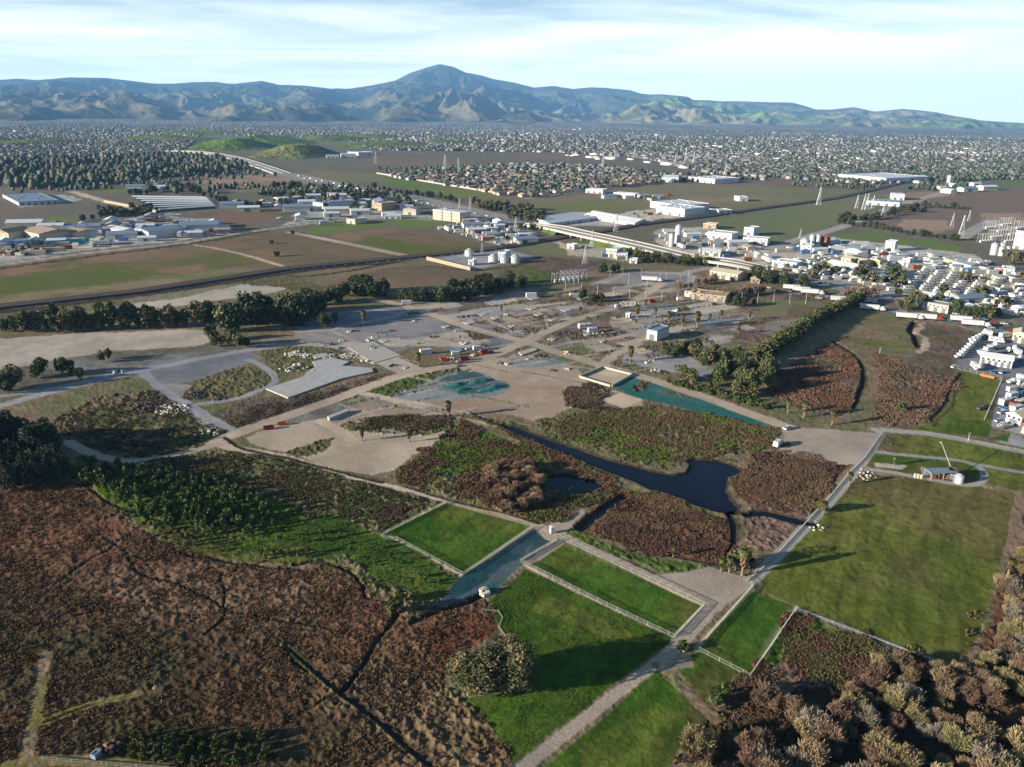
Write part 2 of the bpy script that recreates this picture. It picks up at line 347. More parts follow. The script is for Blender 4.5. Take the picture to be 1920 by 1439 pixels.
def region(name, s, r, warp=1.0, soft=None, w=None, depth=0.0, mix=1.0, sm=True, world=False, closed=True, bank=2.0):
    """paint a cover on the ground; a region with a name also becomes a ground object of its own. w: a line this wide"""
    P = s if world else PX(s)
    if w is not None and sm: P = smooth_line(P, 2)
    pad = (w or 0)/2+8+6*warp
    lo = P.min(0)-pad; hi = P.max(0)+pad
    idx = np.nonzero((X > lo[0]) & (X < hi[0]) & (Y > lo[1]) & (Y < hi[1]))[0]
    if not len(idx): return idx
    wv = warp*np.clip(RR[idx]/300, .6, 6)
    x = X[idx]+wx[idx]*wv*2.4+(n_fine[idx]-.5)*wv*1.6; y = Y[idx]+wy[idx]*wv*2.4+(n_x[idx]-.5)*wv*1.6
    if w is None:
        d = dseg(x, y, P, True); d = np.where(inpoly(x, y, P), -d, d)
    else: d = dseg(x, y, P, False)-w/2
    sf = soft if soft is not None else 0.35
    sf = np.maximum(sf, RR[idx]*.0011); a = np.clip(.5-d/sf/1.6, 0, 1)*mix
    k = a > 0.003; idx = idx[k]; a = a[k]; d = d[k]
    COL[idx] = COL[idx]*(1-a[:, None])+colour(r, idx)*a[:, None]
    AMP[idx] = AMP[idx]*(1-a)+R[r]['amp']*a
    if depth: ZB[idx] = np.minimum(ZB[idx], -depth*sstep(0, bank, -d)) if depth > 0 else np.maximum(ZB[idx], -depth*sstep(0, bank, -d))
    if name:
        c = cls(name); CLS[idx[a > .5]] = c
    return idx
g = region
# ---- far country
g(0, '0,300 480,270 700,300 1000,300 1000,345 700,345 520,330 300,330 0,345', 'far_grey')
g(0, '0,214 300,206 760,214 1040,232 1400,240 1920,262 1920,300 1400,285 900,262 300,250 0,260', 'town', mix=.7)
g('field', '480,296 640,288 900,284 1200,290 1300,300 1000,306 700,322 540,322', 'far_grey')
g('field', '600,331 700,327 960,370 900,378 700,343', 'far_green')
g('field', '380,334 520,326 600,341 520,352 440,362 380,356', 'far_tan')
g('field', '170,352 250,342 250,360 190,364', 'far_green'); g('field', '0,348 170,340 330,334 380,340 250,348 0,372', 'far_grey')
g('field', '0,380 190,375 215,390 140,403 0,428', 'far_grey')
g('field', '0,432 60,420 105,405 150,416 60,430 0,448', 'far_green')
g('field', '345,404 500,388 575,386 560,402 430,428 350,424', 'far_brown')
g('field', '235,378 300,364 600,358 640,345 700,352 560,385 300,398', 'far_grey')
g('field', '590,318 700,326 740,342 640,345 560,333', 'far_olive')
g('field', '985,378 1130,360 1240,345 1440,350 1640,358 1440,390 1330,402 1230,396 1100,398 1000,392', 'far_olive')
g('field', '1260,376 1420,372 1330,388 1230,384', 'far_tan', warp=3, soft=40); g('field', '1000,384 1100,378 1160,390 1060,396', 'far_green', warp=3, soft=40)
g('field', '1340,412 1440,396 1640,362 1720,372 1700,384 1610,404 1566,424 1440,458 1330,430', 'far_olive')
g('field', '1660,366 1760,358 1790,366 1710,384', 'far_tan'); g('field', '1690,412 1770,414 1790,430 1740,442 1680,424', 'far_tan')
g('field', '1790,346 1920,336 1920,352 1800,360', 'far_green', mix=.6); g('field', '1740,372 1860,378 1920,398 1860,396 1740,384', 'far_grey')
g(0, '1840,400 1920,400 1920,470 1860,450', 'far_tan')
g('field', '1562,440 1650,434 1668,446 1640,454 1560,446', 'far_green'); g('field', '1668,446 1720,448 1706,462 1650,456', 'far_green'); g('field', '1724,450 1810,462 1790,476 1716,462', 'far_green')
g('dirt_lot', '1560,446 1700,462 1830,478 1850,500 1720,490 1560,466', 'yard')
# ---- big fields of the left middle distance
g('field', '0,500 200,474 345,457 500,433 540,437 770,481 540,505 260,546 0,574', 'far_bg', warp=.6)
g(0, '230,480 345,460 520,436 760,481 540,503 420,512 560,470 400,470 300,500', 'far_brown', warp=5, soft=30)
g(0, '0,556 150,540 420,508 540,500 300,538 0,572', 'far_tan', warp=4, soft=14, mix=.8)
g('field', '612,442 735,425 905,460 900,468 780,481', 'far_bg', warp=.5); g(0, '700,440 760,428 880,458 800,460', 'far_brown', warp=4, soft=20)
g('field', '590,424 640,418 738,419 600,441 570,434', 'far_green', warp=.5); g('field', '730,414 800,408 838,420 790,428 750,424', 'far_green', warp=.5)
g('field', '1080,452 1130,450 1160,462 1100,466', 'far_green'); g('field', '990,460 1050,452 1075,474 1000,478', 'far_olive')
g('field', '598,535 720,503 790,496 900,512 930,522 760,536 650,550', 'far_brown', warp=.5)
g('field', '400,520 520,505 560,520 620,545 560,546 430,540', 'brush_olive'); g('field', '330,520 540,506 560,512 430,530 340,538', 'far_green', mix=.8)
g('concrete_apron', '240,560 430,534 545,538 500,552 300,580 250,580', 'flat_pale', warp=1.2)
g(0, '0,574 260,548 560,506 560,512 330,560 0,600', 'brush_olive', mix=.7)
g('field', '960,500 1000,480 1100,488 1160,490 1080,520 960,530', 'brush_red'); g(0, '930,505 1000,500 1060,520 990,545 930,540', 'brush_olive', warp=2)
# ---- roads far
g('freeway', '520,322 600,340 700,358 800,377 900,400 1000,424', 'freeway', w=42, warp=0)
g('freeway', '1290,484 1380,496 1500,519 1600,543 1700,563 1800,584 1960,618', 'freeway', w=26, warp=0)
g('road', '1440,470 1500,448 1580,426 1640,402 1700,378 1800,356', 'road_c', w=14, warp=0)
g('road', '1800,447 1840,424 1866,412', 'road_c', w=16, warp=0); g('road', '1320,430 1440,470', 'road_c', w=8, warp=0)
g('dirt_road', '545,436 640,455 772,482', 'dirt', w=9, warp=.2); g('dirt_road', '345,456 440,472 540,503', 'dirt', w=5, warp=.3)
g('dirt_road', '130,358 196,378 290,398 330,402', 'dirt_pale', w=14, warp=.3)
g('road', '0,497 180,472 340,457 440,438 520,428 620,414 740,408 900,418', 'road_c', w=8, warp=0)
g('dirt_road', '1040,452 1060,462 1072,478', 'dirt', w=8); g('dirt_road', '990,372 1240,338', 'dirt', w=10)
g('road', '1440,540 1500,548 1560,560 1650,578 1760,598 1850,620 1960,650', 'asph_l', w=13, warp=0)
g('road', '1080,548 1190,540 1290,510 1340,500 1440,505', 'asph_l', w=9, warp=.2)
# railway on its embankment, with the dark ditch along its near side
rl = '-60,586 0,577 260,548 540,505 760,484 900,471 960,462 1050,447 1110,438 1200,422 1330,406 1440,390 1560,374 1640,356 1700,341 1770,324'
g('gravel_bed', rl, 'rail', w=16, warp=0, soft=1)
g(0, '-60,596 0,585 260,556 540,512 620,502 740,492', 'ditch', w=9, warp=.3)
g(0, '560,520 650,510 740,492 770,488', 'ditch', w=5, warp=.3); g(0, '0,504 180,480 345,460 500,434', 'ditch', w=6, warp=.4)
g(0, '800,500 900,510 1000,492', 'ditch', w=4)
# ---- town yards
g('dirt_lot', '0,436 60,424 180,420 300,402 430,424 440,434 340,452 180,468 0,494', 'yard')
g('dirt_lot', '20,372 130,366 150,376 40,390', 'yard'); g('dirt_lot', '520,372 640,366 760,392 830,410 740,408 620,412 520,425 580,400', 'yard', mix=.8)
g('dirt_lot', '820,426 900,410 1010,436 985,458 940,462', 'yard'); g('dirt_lot', '800,487 940,466 1004,482 890,506', 'asph_l', warp=0)
g('dirt_lot', '1000,412 1090,398 1240,410 1200,424 1020,424', 'yard'); g('dirt_lot', '1140,404 1240,388 1370,392 1380,402 1260,410 1160,412', 'yard')
g('dirt_lot', '1230,430 1320,426 1440,470 1440,500 1320,484 1230,460', 'yard'); g('dirt_lot', '1440,474 1560,452 1720,480 1920,508 1920,596 1660,545 1440,498', 'yard')
g('dirt_lot', '1070,458 1130,462 1180,476 1180,490 1080,480', 'yard', mix=.7)
g('dirt_lot', '1700,560 1920,600 1920,640 1700,590', 'brush_olive', mix=.7)
# ---- the old works: base
g(0, '-60,640 180,622 400,610 640,560 760,545 1000,540 1120,505 1440,520 1560,560 1500,640 1420,740 1200,740 1180,860 600,960 400,850 200,880 -60,860', 'weedy', warp=2)
g('pavement', '-80,640 180,625 340,618 400,620 400,640 330,660 240,668 60,705 -80,722', 'flat_pale', warp=1.0)
g(0, '-40,700 200,660 400,648 560,630 600,640 400,672 250,700 60,742 -60,750', 'asph_weed', warp=1)
g('pavement', '560,590 720,575 860,590 985,640 900,660 780,650 700,668 560,640', 'asph', warp=1.0)
g('pavement', '740,560 990,548 1060,570 1180,575 1110,592 1000,636 900,610 800,585', 'pad', warp=.8)
g(0, '800,572 900,562 1000,570 1100,580 1000,600 900,600', 'brush_red', warp=2, mix=.8)
g('pavement', '1000,560 1150,552 1300,560 1440,600 1360,640 1200,655 1080,650 1000,628', 'asph_weed', warp=.6)
g('pavement', '1105,532 1180,508 1290,512 1320,524 1290,546 1220,550 1130,548', 'asph_l', warp=0); g('pavement', '1130,536 1180,512 1292,516 1282,538 1215,546', 'asph', warp=0)
g(0, '1040,560 1130,532 1200,556 1120,574', 'brush_red', warp=1)
g('pavement', '1190,570 1270,572 1340,590 1420,600 1390,620 1300,614 1210,600', 'asph', warp=.2); g('pavement', '1340,588 1394,592 1376,610 1320,604', 'teal_pale', warp=.2)
g('pavement', '1384,590 1460,594 1440,622 1370,620', 'asph_l', warp=.3); g(0, '1280,550 1440,548 1560,560 1440,586 1340,575', 'brush_red', warp=1)
g('dirt_lot', '1110,600 1250,590 1300,612 1260,640 1150,650 1060,640', 'pad', warp=1.2); g('dirt_lot', '1140,600 1240,602 1260,612 1150,618', 'dirt', warp=.5)
g('pavement', '1260,628 1360,630 1372,640 1336,650 1250,644', 'asph_l', warp=.2); g('dirt_lot', '1150,643 1176,645 1170,658 1152,650', 'dirt_red', mix=.7)
g('pavement', '1170,664 1250,650 1340,690 1330,712 1230,692 1170,680', 'asph_l', warp=.5)
g('field', '1440,560 1530,566 1546,578 1500,592 1400,600 1430,580', 'far_olive', warp=.5); g(0, '1490,570 1545,575 1520,592 1460,600', 'far_brown', warp=1)
g('field', '1390,596 1500,590 1440,640 1380,636', 'brush_red', warp=.6)
g('pavement', '1440,604 1500,596 1480,616 1430,628', 'asph', warp=.4, mix=.6)
# grid of old plots
for s_ in ['870,590 930,580 970,590 905,604', '905,606 975,594 1010,604 940,620', '1000,575 1050,570 1085,580 1030,590', '830,600 880,594 905,606 860,614']:
    g('pavement', s_, 'pad', warp=.4)
g('concrete_slab', '645,650 700,640 756,668 700,684 650,664', 'dirt_pale', warp=.1); g('pavement', '700,636 790,632 860,622 920,640 880,652 790,650 720,650', 'flat_pale', warp=1)
g(0, '790,640 850,632 870,640 820,650', 'dirt_red', mix=.6); g(0, '868,622 905,618 930,632 890,640', 'brush_red', warp=1)
g(0, '490,660 600,640 660,655 640,690 520,700', 'brush_olive', warp=1, mix=.7)
g('dirt_road', '660,648 700,664 730,678 780,700', 'flat_pale', w=14, warp=.4)
# left works: tracks and rough grass
g('pavement', '240,700 300,676 470,660 500,672 420,700 330,720 280,720', 'asph', warp=1); g(0, '350,720 440,690 530,694 500,730 400,752 330,740', 'brush_olive', warp=1.5)
g(0, '380,742 420,735 424,750 388,756', 'brush', warp=1); g('pavement', '300,718 360,722 330,748 300,742', 'asph_l', warp=1, mix=.7)
g('field', '90,790 180,745 290,730 400,790 430,812 370,838 280,868 200,872 130,832', 'brush', warp=1); g(0, '120,775 280,760 400,795 380,830 240,860 160,835', 'brush_olive', warp=3, mix=.7)
g('field', '390,780 470,745 560,745 720,700 740,700 680,732 560,776 460,800 420,800', 'brush_red', warp=.6); g('field', '620,760 700,722 820,690 860,686 870,694 760,740 700,748', 'brush_olive', warp=.6)
g(0, '320,750 350,760 410,790 400,800 340,775', 'flat_pale', warp=1.5, mix=.7)
g('pavement', '520,790 620,760 690,738 760,750 700,770 600,790 530,805', 'asph_weed', warp=.8)
g('dirt_lot', '455,820 520,800 600,786 690,776 770,788 830,800 860,820 780,850 740,884 700,892 620,880 560,856 490,838', 'dirt', warp=1)
g('field', '530,852 600,826 628,822 620,840 590,852 560,858', 'brush_olive', warp=1)
g('field', '630,800 690,776 760,774 840,778 860,800 800,816 700,812 640,808', 'brush_olive', warp=.8); g(0, '690,785 800,782 850,790 800,806 700,806', 'brush_red', warp=1.5, mix=.8)
# bare red-brown earth, teal hydroseeded patches
g('dirt_lot', '860,690 1000,655 1080,690 1100,720 1070,760 1040,784 1000,788 960,776 870,770 760,766 690,745 740,742 860,750 920,742', 'dirt_red', warp=1.2)
g(0, '600,790 680,760 760,768 900,768 880,778 760,776 660,786', 'dirt_red', warp=.8)
g('seeded_patch', '705,750 770,728 850,700 880,694 920,706 952,722 945,740 880,748 780,756', 'teal_pale', warp=.8); g(0, '840,712 880,696 940,716 948,732 860,740', 'teal_dark', warp=2, mix=.8)
g('seeded_patch', '955,672 1010,668 1066,680 1040,690 960,688', 'teal_pale', warp=.5)
g('seeded_patch', '1150,722 1200,702 1240,714 1330,744 1450,790 1420,800 1380,802 1330,776 1250,758 1190,748', 'teal', warp=.6)
g(0, '1184,728 1220,708 1226,714 1210,732 1190,736', 'brush', warp=.6); g(0, '1236,730 1300,738 1340,752 1250,742', 'brush_olive', warp=1, mix=.7)
g(0, '1300,770 1400,790 1380,800 1300,780', 'teal_pale', warp=2, mix=.5)
g('concrete_slab', '1086,708 1130,690 1186,704 1146,726', 'dirt_pale', warp=0); g('dirt_lot', '1112,748 1150,732 1206,750 1170,766', 'dirt_pale', warp=.3); g(0, '1160,764 1210,750 1190,772 1150,788', 'dirt_pale', warp=.8, mix=.6)
g(0, '1060,730 1110,720 1150,736 1110,760 1170,772 1120,776 1060,760', 'brush', warp=1)
# ---- middle wetland
g('field', '1000,790 1100,770 1220,760 1330,780 1450,800 1480,830 1400,850 1270,870 1240,880 1130,850 1040,830', 'brush_olive', warp=1.2)
g(0, '1080,790 1200,775 1260,800 1180,830 1100,820', 'grass_wild', warp=3, mix=.8); g(0, '1150,800 1300,790 1420,820 1300,840 1180,835', 'brush', warp=3, mix=.8)
g(0, '1190,838 1260,845 1240,866 1150,850', 'grass_wild', warp=1.5)
g('field', '880,780 960,790 1060,840 1160,900 1180,925 1100,950 1060,972 1000,980 870,940 740,900 740,884 800,845 850,815', 'brush_olive', warp=1)
g(0, '840,800 960,812 980,850 900,880 800,890 760,880', 'grass_wild', warp=2); g(0, '880,870 1000,870 1010,950 960,968 880,925', 'brush_red', warp=1.5)
g(0, '920,880 1000,900 1010,955 960,966 900,920', 'marsh_pale', warp=1.5, mix=.8)
g('dirt_road', '870,780 910,800 960,830', 'weedy', w=5, warp=.8)
g('reed_bed', '1110,985 1180,920 1230,925 1370,975 1375,1010 1360,1060 1250,1040 1130,1010 1095,1000', 'marsh_red', warp=.6)
g(0, '1060,985 1130,1020 1250,1050 1370,1066 1330,1090 1280,1085 1150,1040 1050,998', 'grass_wild', warp=.8, mix=.8)
g('reed_bed', '1370,900 1400,880 1420,850 1480,840 1590,872 1560,920 1520,960 1440,960 1380,930', 'marsh_red', warp=.8)
g(0, '1400,950 1530,955 1480,1010 1430,1040 1400,1010', 'marsh_pale', warp=1)
g(0, '1165,915 1240,925 1330,958 1370,975 1300,968 1200,940', 'verge', warp=.8, mix=.7)
# plots, floors and weedy strips of the demolished works, all set out along one grid
ca_, sa_ = math.cos(math.radians(33)), math.sin(math.radians(33)); WORKS = PX('740,580 990,548 1180,530 1290,560 1420,590 1400,630 1250,660 1080,655 985,636 860,615'); rp = random.Random(5)
for i in range(300):
    lo_, hi_2 = WORKS.min(0), WORKS.max(0); u = rp.uniform(lo_[0], hi_2[0]); v = rp.uniform(lo_[1], hi_2[1])
    if not inpoly(np.array([u]), np.array([v]), WORKS)[0]: continue
    L1, L2 = rp.uniform(6, 40), rp.uniform(3, 20)*rp.uniform(.4, 1); Pq = np.array([(u+a*L1*ca_-b_*L2*sa_, v+a*L1*sa_+b_*L2*ca_) for a, b_ in ((-.5, -.5), (.5, -.5), (.5, .5), (-.5, .5))])
    g(0, Pq, rp.choice(['pad', 'slab', 'brush_red', 'flat_pale', 'brush', 'dirt_pale', 'dirt', 'brush', 'brush_red', 'weedy']), warp=rp.choice([.1, .3, .8]), world=True, mix=rp.uniform(.7, .98))
for i in range(120):
    px_ = rp.uniform(540, 1250); py_ = rp.uniform(600, 800) if px_ < 900 else rp.uniform(590, 700); c_ = G(px_, py_)[:2]; an = math.radians(rp.choice([33, 33, -28, rp.uniform(0, 180)])); L1 = rp.uniform(10, 45)
    g(0, np.array([c_, c_+L1*np.array([math.cos(an), math.sin(an)])]), rp.choice(['dirt', 'flat_pale', 'brush', 'brush_olive', 'asph']), w=rp.uniform(.7, 2.4), warp=.6, world=True, mix=rp.uniform(.4, .9))
for s_ in ['868,1080 752,1014 722,1004', '975,1056 1120,1130 1264,1199', '1306,1220 1406,1272', '722,1000 836,944', '872,1076 1000,990', '978,1052 1046,1014', '1264,1194 1322,1136', '1308,1216 1410,1104', '1408,1268 1494,1140']: g(0, s_, 'dirt_pale', w=1.2, warp=.25, mix=.9)
g(0, '1494,1140 1640,1197 1790,1255', 'road_c', w=1.8, warp=.2)
# ---- dirt roads of the site
g('dirt_road', '1240,532 1190,566 1110,590 1060,606 985,640 940,660 905,674 855,685 755,702 680,730 580,766 480,800 420,820 404,832', 'dirt', w=7.5, warp=.15)
g('dirt_road', '700,560 760,574 800,586 900,622 985,640 1060,666 1150,692 1230,714 1330,748 1450,792 1480,802', 'dirt', w=7.5, warp=.15)
g('dirt_road', '404,832 440,842 480,847 560,866 640,890 720,912 800,933 880,956 960,974 1036,996', 'dirt_pale', w=4.6, warp=.12)
g('dirt_road', '404,834 360,846 300,860 230,866 170,852 130,830', 'dirt', w=4.2, warp=.2)
g('road', '-40,772 60,744 150,722 240,702 300,688 400,668 480,655 560,645 640,650 700,668', 'asph_l', w=6, warp=.4)
g('road', '-60,752 100,730 200,705 260,690', 'asph_l', w=4, warp=.4); g('road', '262,694 300,730 340,752 400,788 430,806', 'asph_l', w=4.5, warp=.5)
g('road', '370,758 430,752 480,735 520,715 500,690 470,675', 'asph_l', w=3.5, warp=.5)
g('dirt_road', '600,790 640,810 660,826', 'dirt_pale', w=5, warp=.4); g('dirt_road', '690,740 740,750 800,760', 'dirt', w=4)
g('road', '560,622 620,620 700,600 760,590 700,580', 'asph_l', w=5, warp=.5); g('dirt_road', '1190,646 1150,665 1130,690', 'dirt', w=6)
# ---- right side fields
g('field', '1440,740 1450,700 1560,640 1612,668 1622,700 1600,770 1560,785 1480,760', 'brush_red', warp=.7)
g('field', '1580,610 1630,590 1720,600 1720,640 1690,660 1600,640 1560,632', 'weedy', warp=.8); g(0, '1570,636 1640,634 1720,650 1660,656', 'grass_olive', warp=1, mix=.6)
g('field', '1728,604 1830,625 1800,690 1770,700 1700,680 1740,648 1725,625', 'brush_red', warp=.5)
g('field', '1640,660 1720,690 1780,690 1800,715 1740,790 1700,806 1650,800 1630,780 1640,720', 'brush_red', warp=.8); g(0, '1660,690 1740,690 1730,740 1680,760 1650,730', 'brush', warp=3, mix=.6)
g('field', '1800,690 1876,712 1850,770 1862,800 1850,820 1760,812 1700,808 1750,790 1790,740', 'grass_olive', warp=.6); g(0, '1770,780 1850,790 1860,818 1780,815', 'grass_bright', warp=1, mix=.7)
g('dirt_road', '1556,640 1600,656 1622,682 1630,715 1624,755 1612,806', 'weedy', w=7, warp=.4, mix=.8); g(0, '1560,640 1600,662 1616,684 1620,715 1608,745 1600,765', 'ditch', w=3.2, depth=1.3, warp=.3)
g(0, '1800,700 1770,760 1745,790', 'ditch', w=2.2, depth=1, warp=.5); g(0, '1805,710 1790,760 1750,800', 'ditch', w=1.6, depth=.6, warp=.5, mix=.6)
g(0, '1716,604 1708,620 1724,650', 'ditch', w=4.5, depth=1.4, warp=.5); g('dirt_road', '1736,606 1720,624 1742,648 1722,664', 'dirt', w=3)
g('dirt_lot', '1842,616 1930,630 1930,700 1876,712 1784,690', 'asph', warp=0); g('dirt_lot', '1876,720 1930,706 1930,820 1858,800', 'asph_l', warp=.1)
g('dirt_lot', '1455,808 1480,800 1560,806 1640,812 1660,808 1615,872 1560,872 1470,850 1440,838', 'gravel', warp=.4)
g('field', '1655,812 1800,826 1930,850 1930,884 1800,868 1660,850 1630,848', 'grass_olive', warp=.4); g(0, '1650,812 1690,820 1680,852 1634,850', 'brush_red', warp=1, mix=.6)
g('field', '1625,852 1700,856 1815,868 1846,890 1834,910 1790,905 1720,893 1612,872', 'grass', warp=.3); g('field', '1836,876 1930,888 1930,930 1850,905', 'grass_olive', warp=.5)
g('field', '1590,888 1700,896 1790,910 1836,914 1900,925 1908,940 1888,1010 1868,1100 1836,1225 1800,1250 1640,1190 1496,1138 1420,1106 1440,1070 1520,985', 'grass_olive', warp=.4)
g(0, '1640,1100 1700,1040 1800,1000 1850,1060 1830,1160 1740,1170', 'grass', warp=5, mix=.45, soft=6)
g('dirt_lot', '1725,875 1765,883 1800,890 1806,902 1730,893', 'asph_l', warp=.1); g(0, '1640,868 1700,872 1690,880 1640,876', 'flat_pale', warp=.6)
g('road', '1606,878 1660,884 1720,894 1790,908 1826,911 1845,903 1846,884 1826,870 1790,862 1700,854 1640,847', 'road_c', w=2.6, warp=.05)
g('road', '1826,870 1880,880 1940,890', 'road_c', w=2.6, warp=.05); g('road', '1640,806 1730,812 1800,824 1870,838 1950,855', 'road_c', w=4.2, warp=.05)
g('dirt_lot', '1870,830 1895,812 1925,825 1925,840', 'asph_l', warp=.1); g('field', '1860,822 1895,812 1890,830', 'grass_bright', warp=.3)
g('road', '1652,812 1622,862 1600,888 1560,938 1520,978 1440,1062 1400,1096', 'road_c', w=3.6, warp=.05)
g('path', '1922,925 1905,980 1890,1060 1872,1130 1846,1215 1826,1246 1800,1254', 'weedy', w=3.6, warp=.3)
# ---- lower paddocks
g('field', '900,1142 985,1068 1120,1130 1262,1196 1250,1210 1180,1265 1000,1400 970,1439 930,1400 880,1330 990,1290 960,1200 935,1170', 'grass', warp=.5)
g(0, '1000,1110 1130,1160 1240,1200 1150,1200 1000,1150', 'grass_olive', warp=2, mix=.8); g(0, '900,1330 1000,1300 1050,1330 960,1400', 'grass_bright', warp=2, mix=.7)
g('field', '1242,1252 1320,1310 1340,1340 1290,1390 1250,1440 1120,1440 1020,1440 1140,1340', 'grass', warp=.5); g(0, '1100,1380 1250,1330 1300,1350 1200,1440 1100,1440', 'grass_olive', warp=3, mix=.6)
g('field', '1262,1240 1320,1215 1400,1270 1392,1290 1346,1330 1300,1292', 'grass', warp=.5)
g('field', '1335,1320 1400,1275 1460,1200 1500,1150 1640,1200 1790,1258 1700,1290 1500,1300 1400,1380 1340,1400', 'brush_red', warp=.8); g(0, '1475,1160 1500,1150 1545,1175 1450,1250 1410,1268', 'grass_wild', warp=.6)
g(0, '1530,1165 1640,1205 1640,1230 1560,1200', 'verge', warp=1)
g(0, '1330,1340 1500,1290 1800,1260 1850,1230 1880,1100 1960,900 2000,1500 1250,1500', 'marsh_dark', warp=1.5)
g(0, '1870,1130 1920,1090 1960,1400 1840,1300', 'marsh_red', warp=2, mix=.5)
g('dirt_lot', '1290,1072 1330,1062 1400,1086 1402,1100 1330,1160 1290,1205 1262,1232 1240,1222 1290,1170 1318,1132 1250,1096 1200,1080', 'gravel', warp=.4)
g('dirt_road', '1036,996 1080,1018 1150,1050 1240,1092 1320,1136', 'dirt_pale', w=3.6, warp=.1)
g('dirt_road', '1330,1150 1290,1196 1236,1240 1150,1306 1060,1376 960,1455', 'gravel', w=3.0, warp=.12); g('dirt_road', '1232,1248 1290,1300 1340,1352', 'weedy', w=2.6, warp=.3)
g(0, '1236,1218 1290,1200 1300,1250 1240,1262', 'gravel', warp=.8, mix=.6)
g('field', '722,1000 836,944 996,988 868,1078 752,1012', 'grass_bright', warp=.15); g(0, '800,962 840,946 990,986 960,1010', 'grass_olive', warp=2, mix=.6, soft=4)
g('field', '988,1052 1048,1018 1316,1136 1262,1192', 'grass_bright', warp=.15); g(0, '990,1050 1046,1020 1130,1050 1070,1080', 'grass_olive', warp=2, mix=.6, soft=3)
g('field', '1310,1218 1408,1108 1490,1138 1405,1268', 'grass_bright', warp=.15); g(0, '1440,1212 1478,1145 1490,1140 1430,1240', 'dirt', warp=.8, mix=.5, soft=1.5)
g('seeded_patch', '868,1078 1000,992 1044,1018 982,1056 920,1110 900,1118 790,1160 764,1166 830,1110', 'teal_dark', warp=.4); g(0, '820,1130 900,1090 990,1020 960,1080 880,1110 800,1150', 'asph', warp=2, mix=.35)
g(0, '896,1110 960,1068 930,1105 905,1125', 'teal', warp=1.2, mix=.6); g('dirt_lot', '1002,992 1044,1004 1044,1018 1020,1012', 'dirt_red', warp=.4)
g('dirt_lot', '1020,990 1060,960 1090,950 1100,960 1060,1000', 'gravel', warp=.6); g('dirt_road', '985,1052 1046,1018', 'gravel', w=3)
# ---- green thicket ground
g('field', '150,880 240,868 400,846 480,850 640,892 800,936 830,945 722,1000 745,1015 862,1080 820,1130 770,1160 740,1130 690,1110 660,1060 600,1052 560,1060 480,1052 420,1045 360,1036 300,1010 240,975 200,930 150,905', 'brush_olive', warp=.8)
g(0, '180,910 300,900 400,900 480,925 560,950 560,1010 420,1040 320,1010 240,960', 'grass_wild', warp=2); g(0, '600,965 680,985 760,1020 860,1082 800,1130 740,1110 640,1030 560,1040 540,1000', 'grass_bright', warp=1.5, mix=.85)
g(0, '330,1030 440,1050 560,1055 640,1050 660,1030 560,1010 400,1010', 'grass_bright', warp=1.5, mix=.6)
g(0, '700,1090 760,1100 800,1130 760,1160 730,1130', 'brush', warp=1)
# ---- the great marsh
g('reed_bed', '-80,925 130,900 160,915 210,940 250,985 300,1015 400,1042 470,1062 560,1070 600,1056 650,1065 700,1112 740,1140 770,1165 905,1125 930,1170 900,1200 840,1260 840,1310 900,1350 960,1420 940,1470 -100,1500', 'marsh', warp=1)
g(0, '-60,930 130,915 250,990 400,1045 420,1100 250,1120 -60,1060', 'marsh_red', warp=4, mix=.6, soft=4); g(0, '150,1080 420,1050 640,1080 720,1170 500,1180 250,1160', 'marsh_pale', warp=4, mix=.6, soft=4)
g(0, '600,1080 740,1150 700,1230 560,1220', 'marsh_red', warp=4, mix=.7, soft=4); g(0, '-60,1170 200,1180 350,1230 300,1330 -60,1310', 'marsh_dark', warp=4, mix=.7, soft=4)
g(0, '640,1240 840,1260 900,1350 960,1430 760,1440 600,1340', 'brush', warp=4, mix=.7, soft=4); g(0, '100,1380 300,1350 620,1400 620,1460 60,1460', 'marsh_dark', warp=4, mix=.8, soft=4)
g(0, '780,1180 900,1150 940,1175 900,1210 820,1230', 'marsh_red', warp=2)
g(0, '870,1310 960,1300 1010,1330 990,1400 930,1380', 'grass_bright', warp=1.5, mix=.8)
g('path', '88,1226 74,1290 58,1380 46,1450', 'weedy', w=2.5, warp=.3); g(0, '82,1270 70,1330 64,1360', 'verge', w=2.2, warp=.4, mix=.7); g('path', '78,1350 150,1322 260,1300', 'verge', w=1.2, warp=.4); g('path', '82,1358 152,1329 262,1305', 'verge', w=.8, warp=.4)
g('path', '530,1210 620,1290 700,1350 760,1400 830,1460', 'brush', w=1.9, depth=-.8, bank=.7, warp=.4); g(0, '538,1212 628,1290 708,1350 768,1400 838,1460', 'ditch', w=1.8, depth=1.0, warp=.4)
g('path', '10,1436 110,1424 300,1440', 'verge', w=3, warp=.2)
# creeks winding through the marsh
for s_, w_ in [('740,1150 700,1200 690,1240 640,1300', 3.2), ('770,1166 840,1140 905,1112', 4.2), ('410,1070 418,1110 412,1160 380,1190', 1.6), ('200,1010 260,1080 330,1090 420,1140', 1.8),
               ('0,1110 120,1090 170,1050 240,1000', 1.6), ('420,1150 520,1165 640,1180 700,1200', 1.4), ('150,1150 260,1130 330,1160 440,1140', 1.3), ('550,1060 600,1048 650,1062 680,1100 690,1120', 2.6),
               ('330,1028 420,1052 520,1066 560,1070', 2.2), ('530,1215 545,1240 570,1260', 2), ('240,1240 300,1190 360,1160', 1), ('640,1300 560,1340 500,1380', 1), ('300,980 240,950 200,930 150,905', 2.2)]:
    g(0, s_, 'ditch', w=w_*.62, depth=.8, warp=1.5, bank=.9)
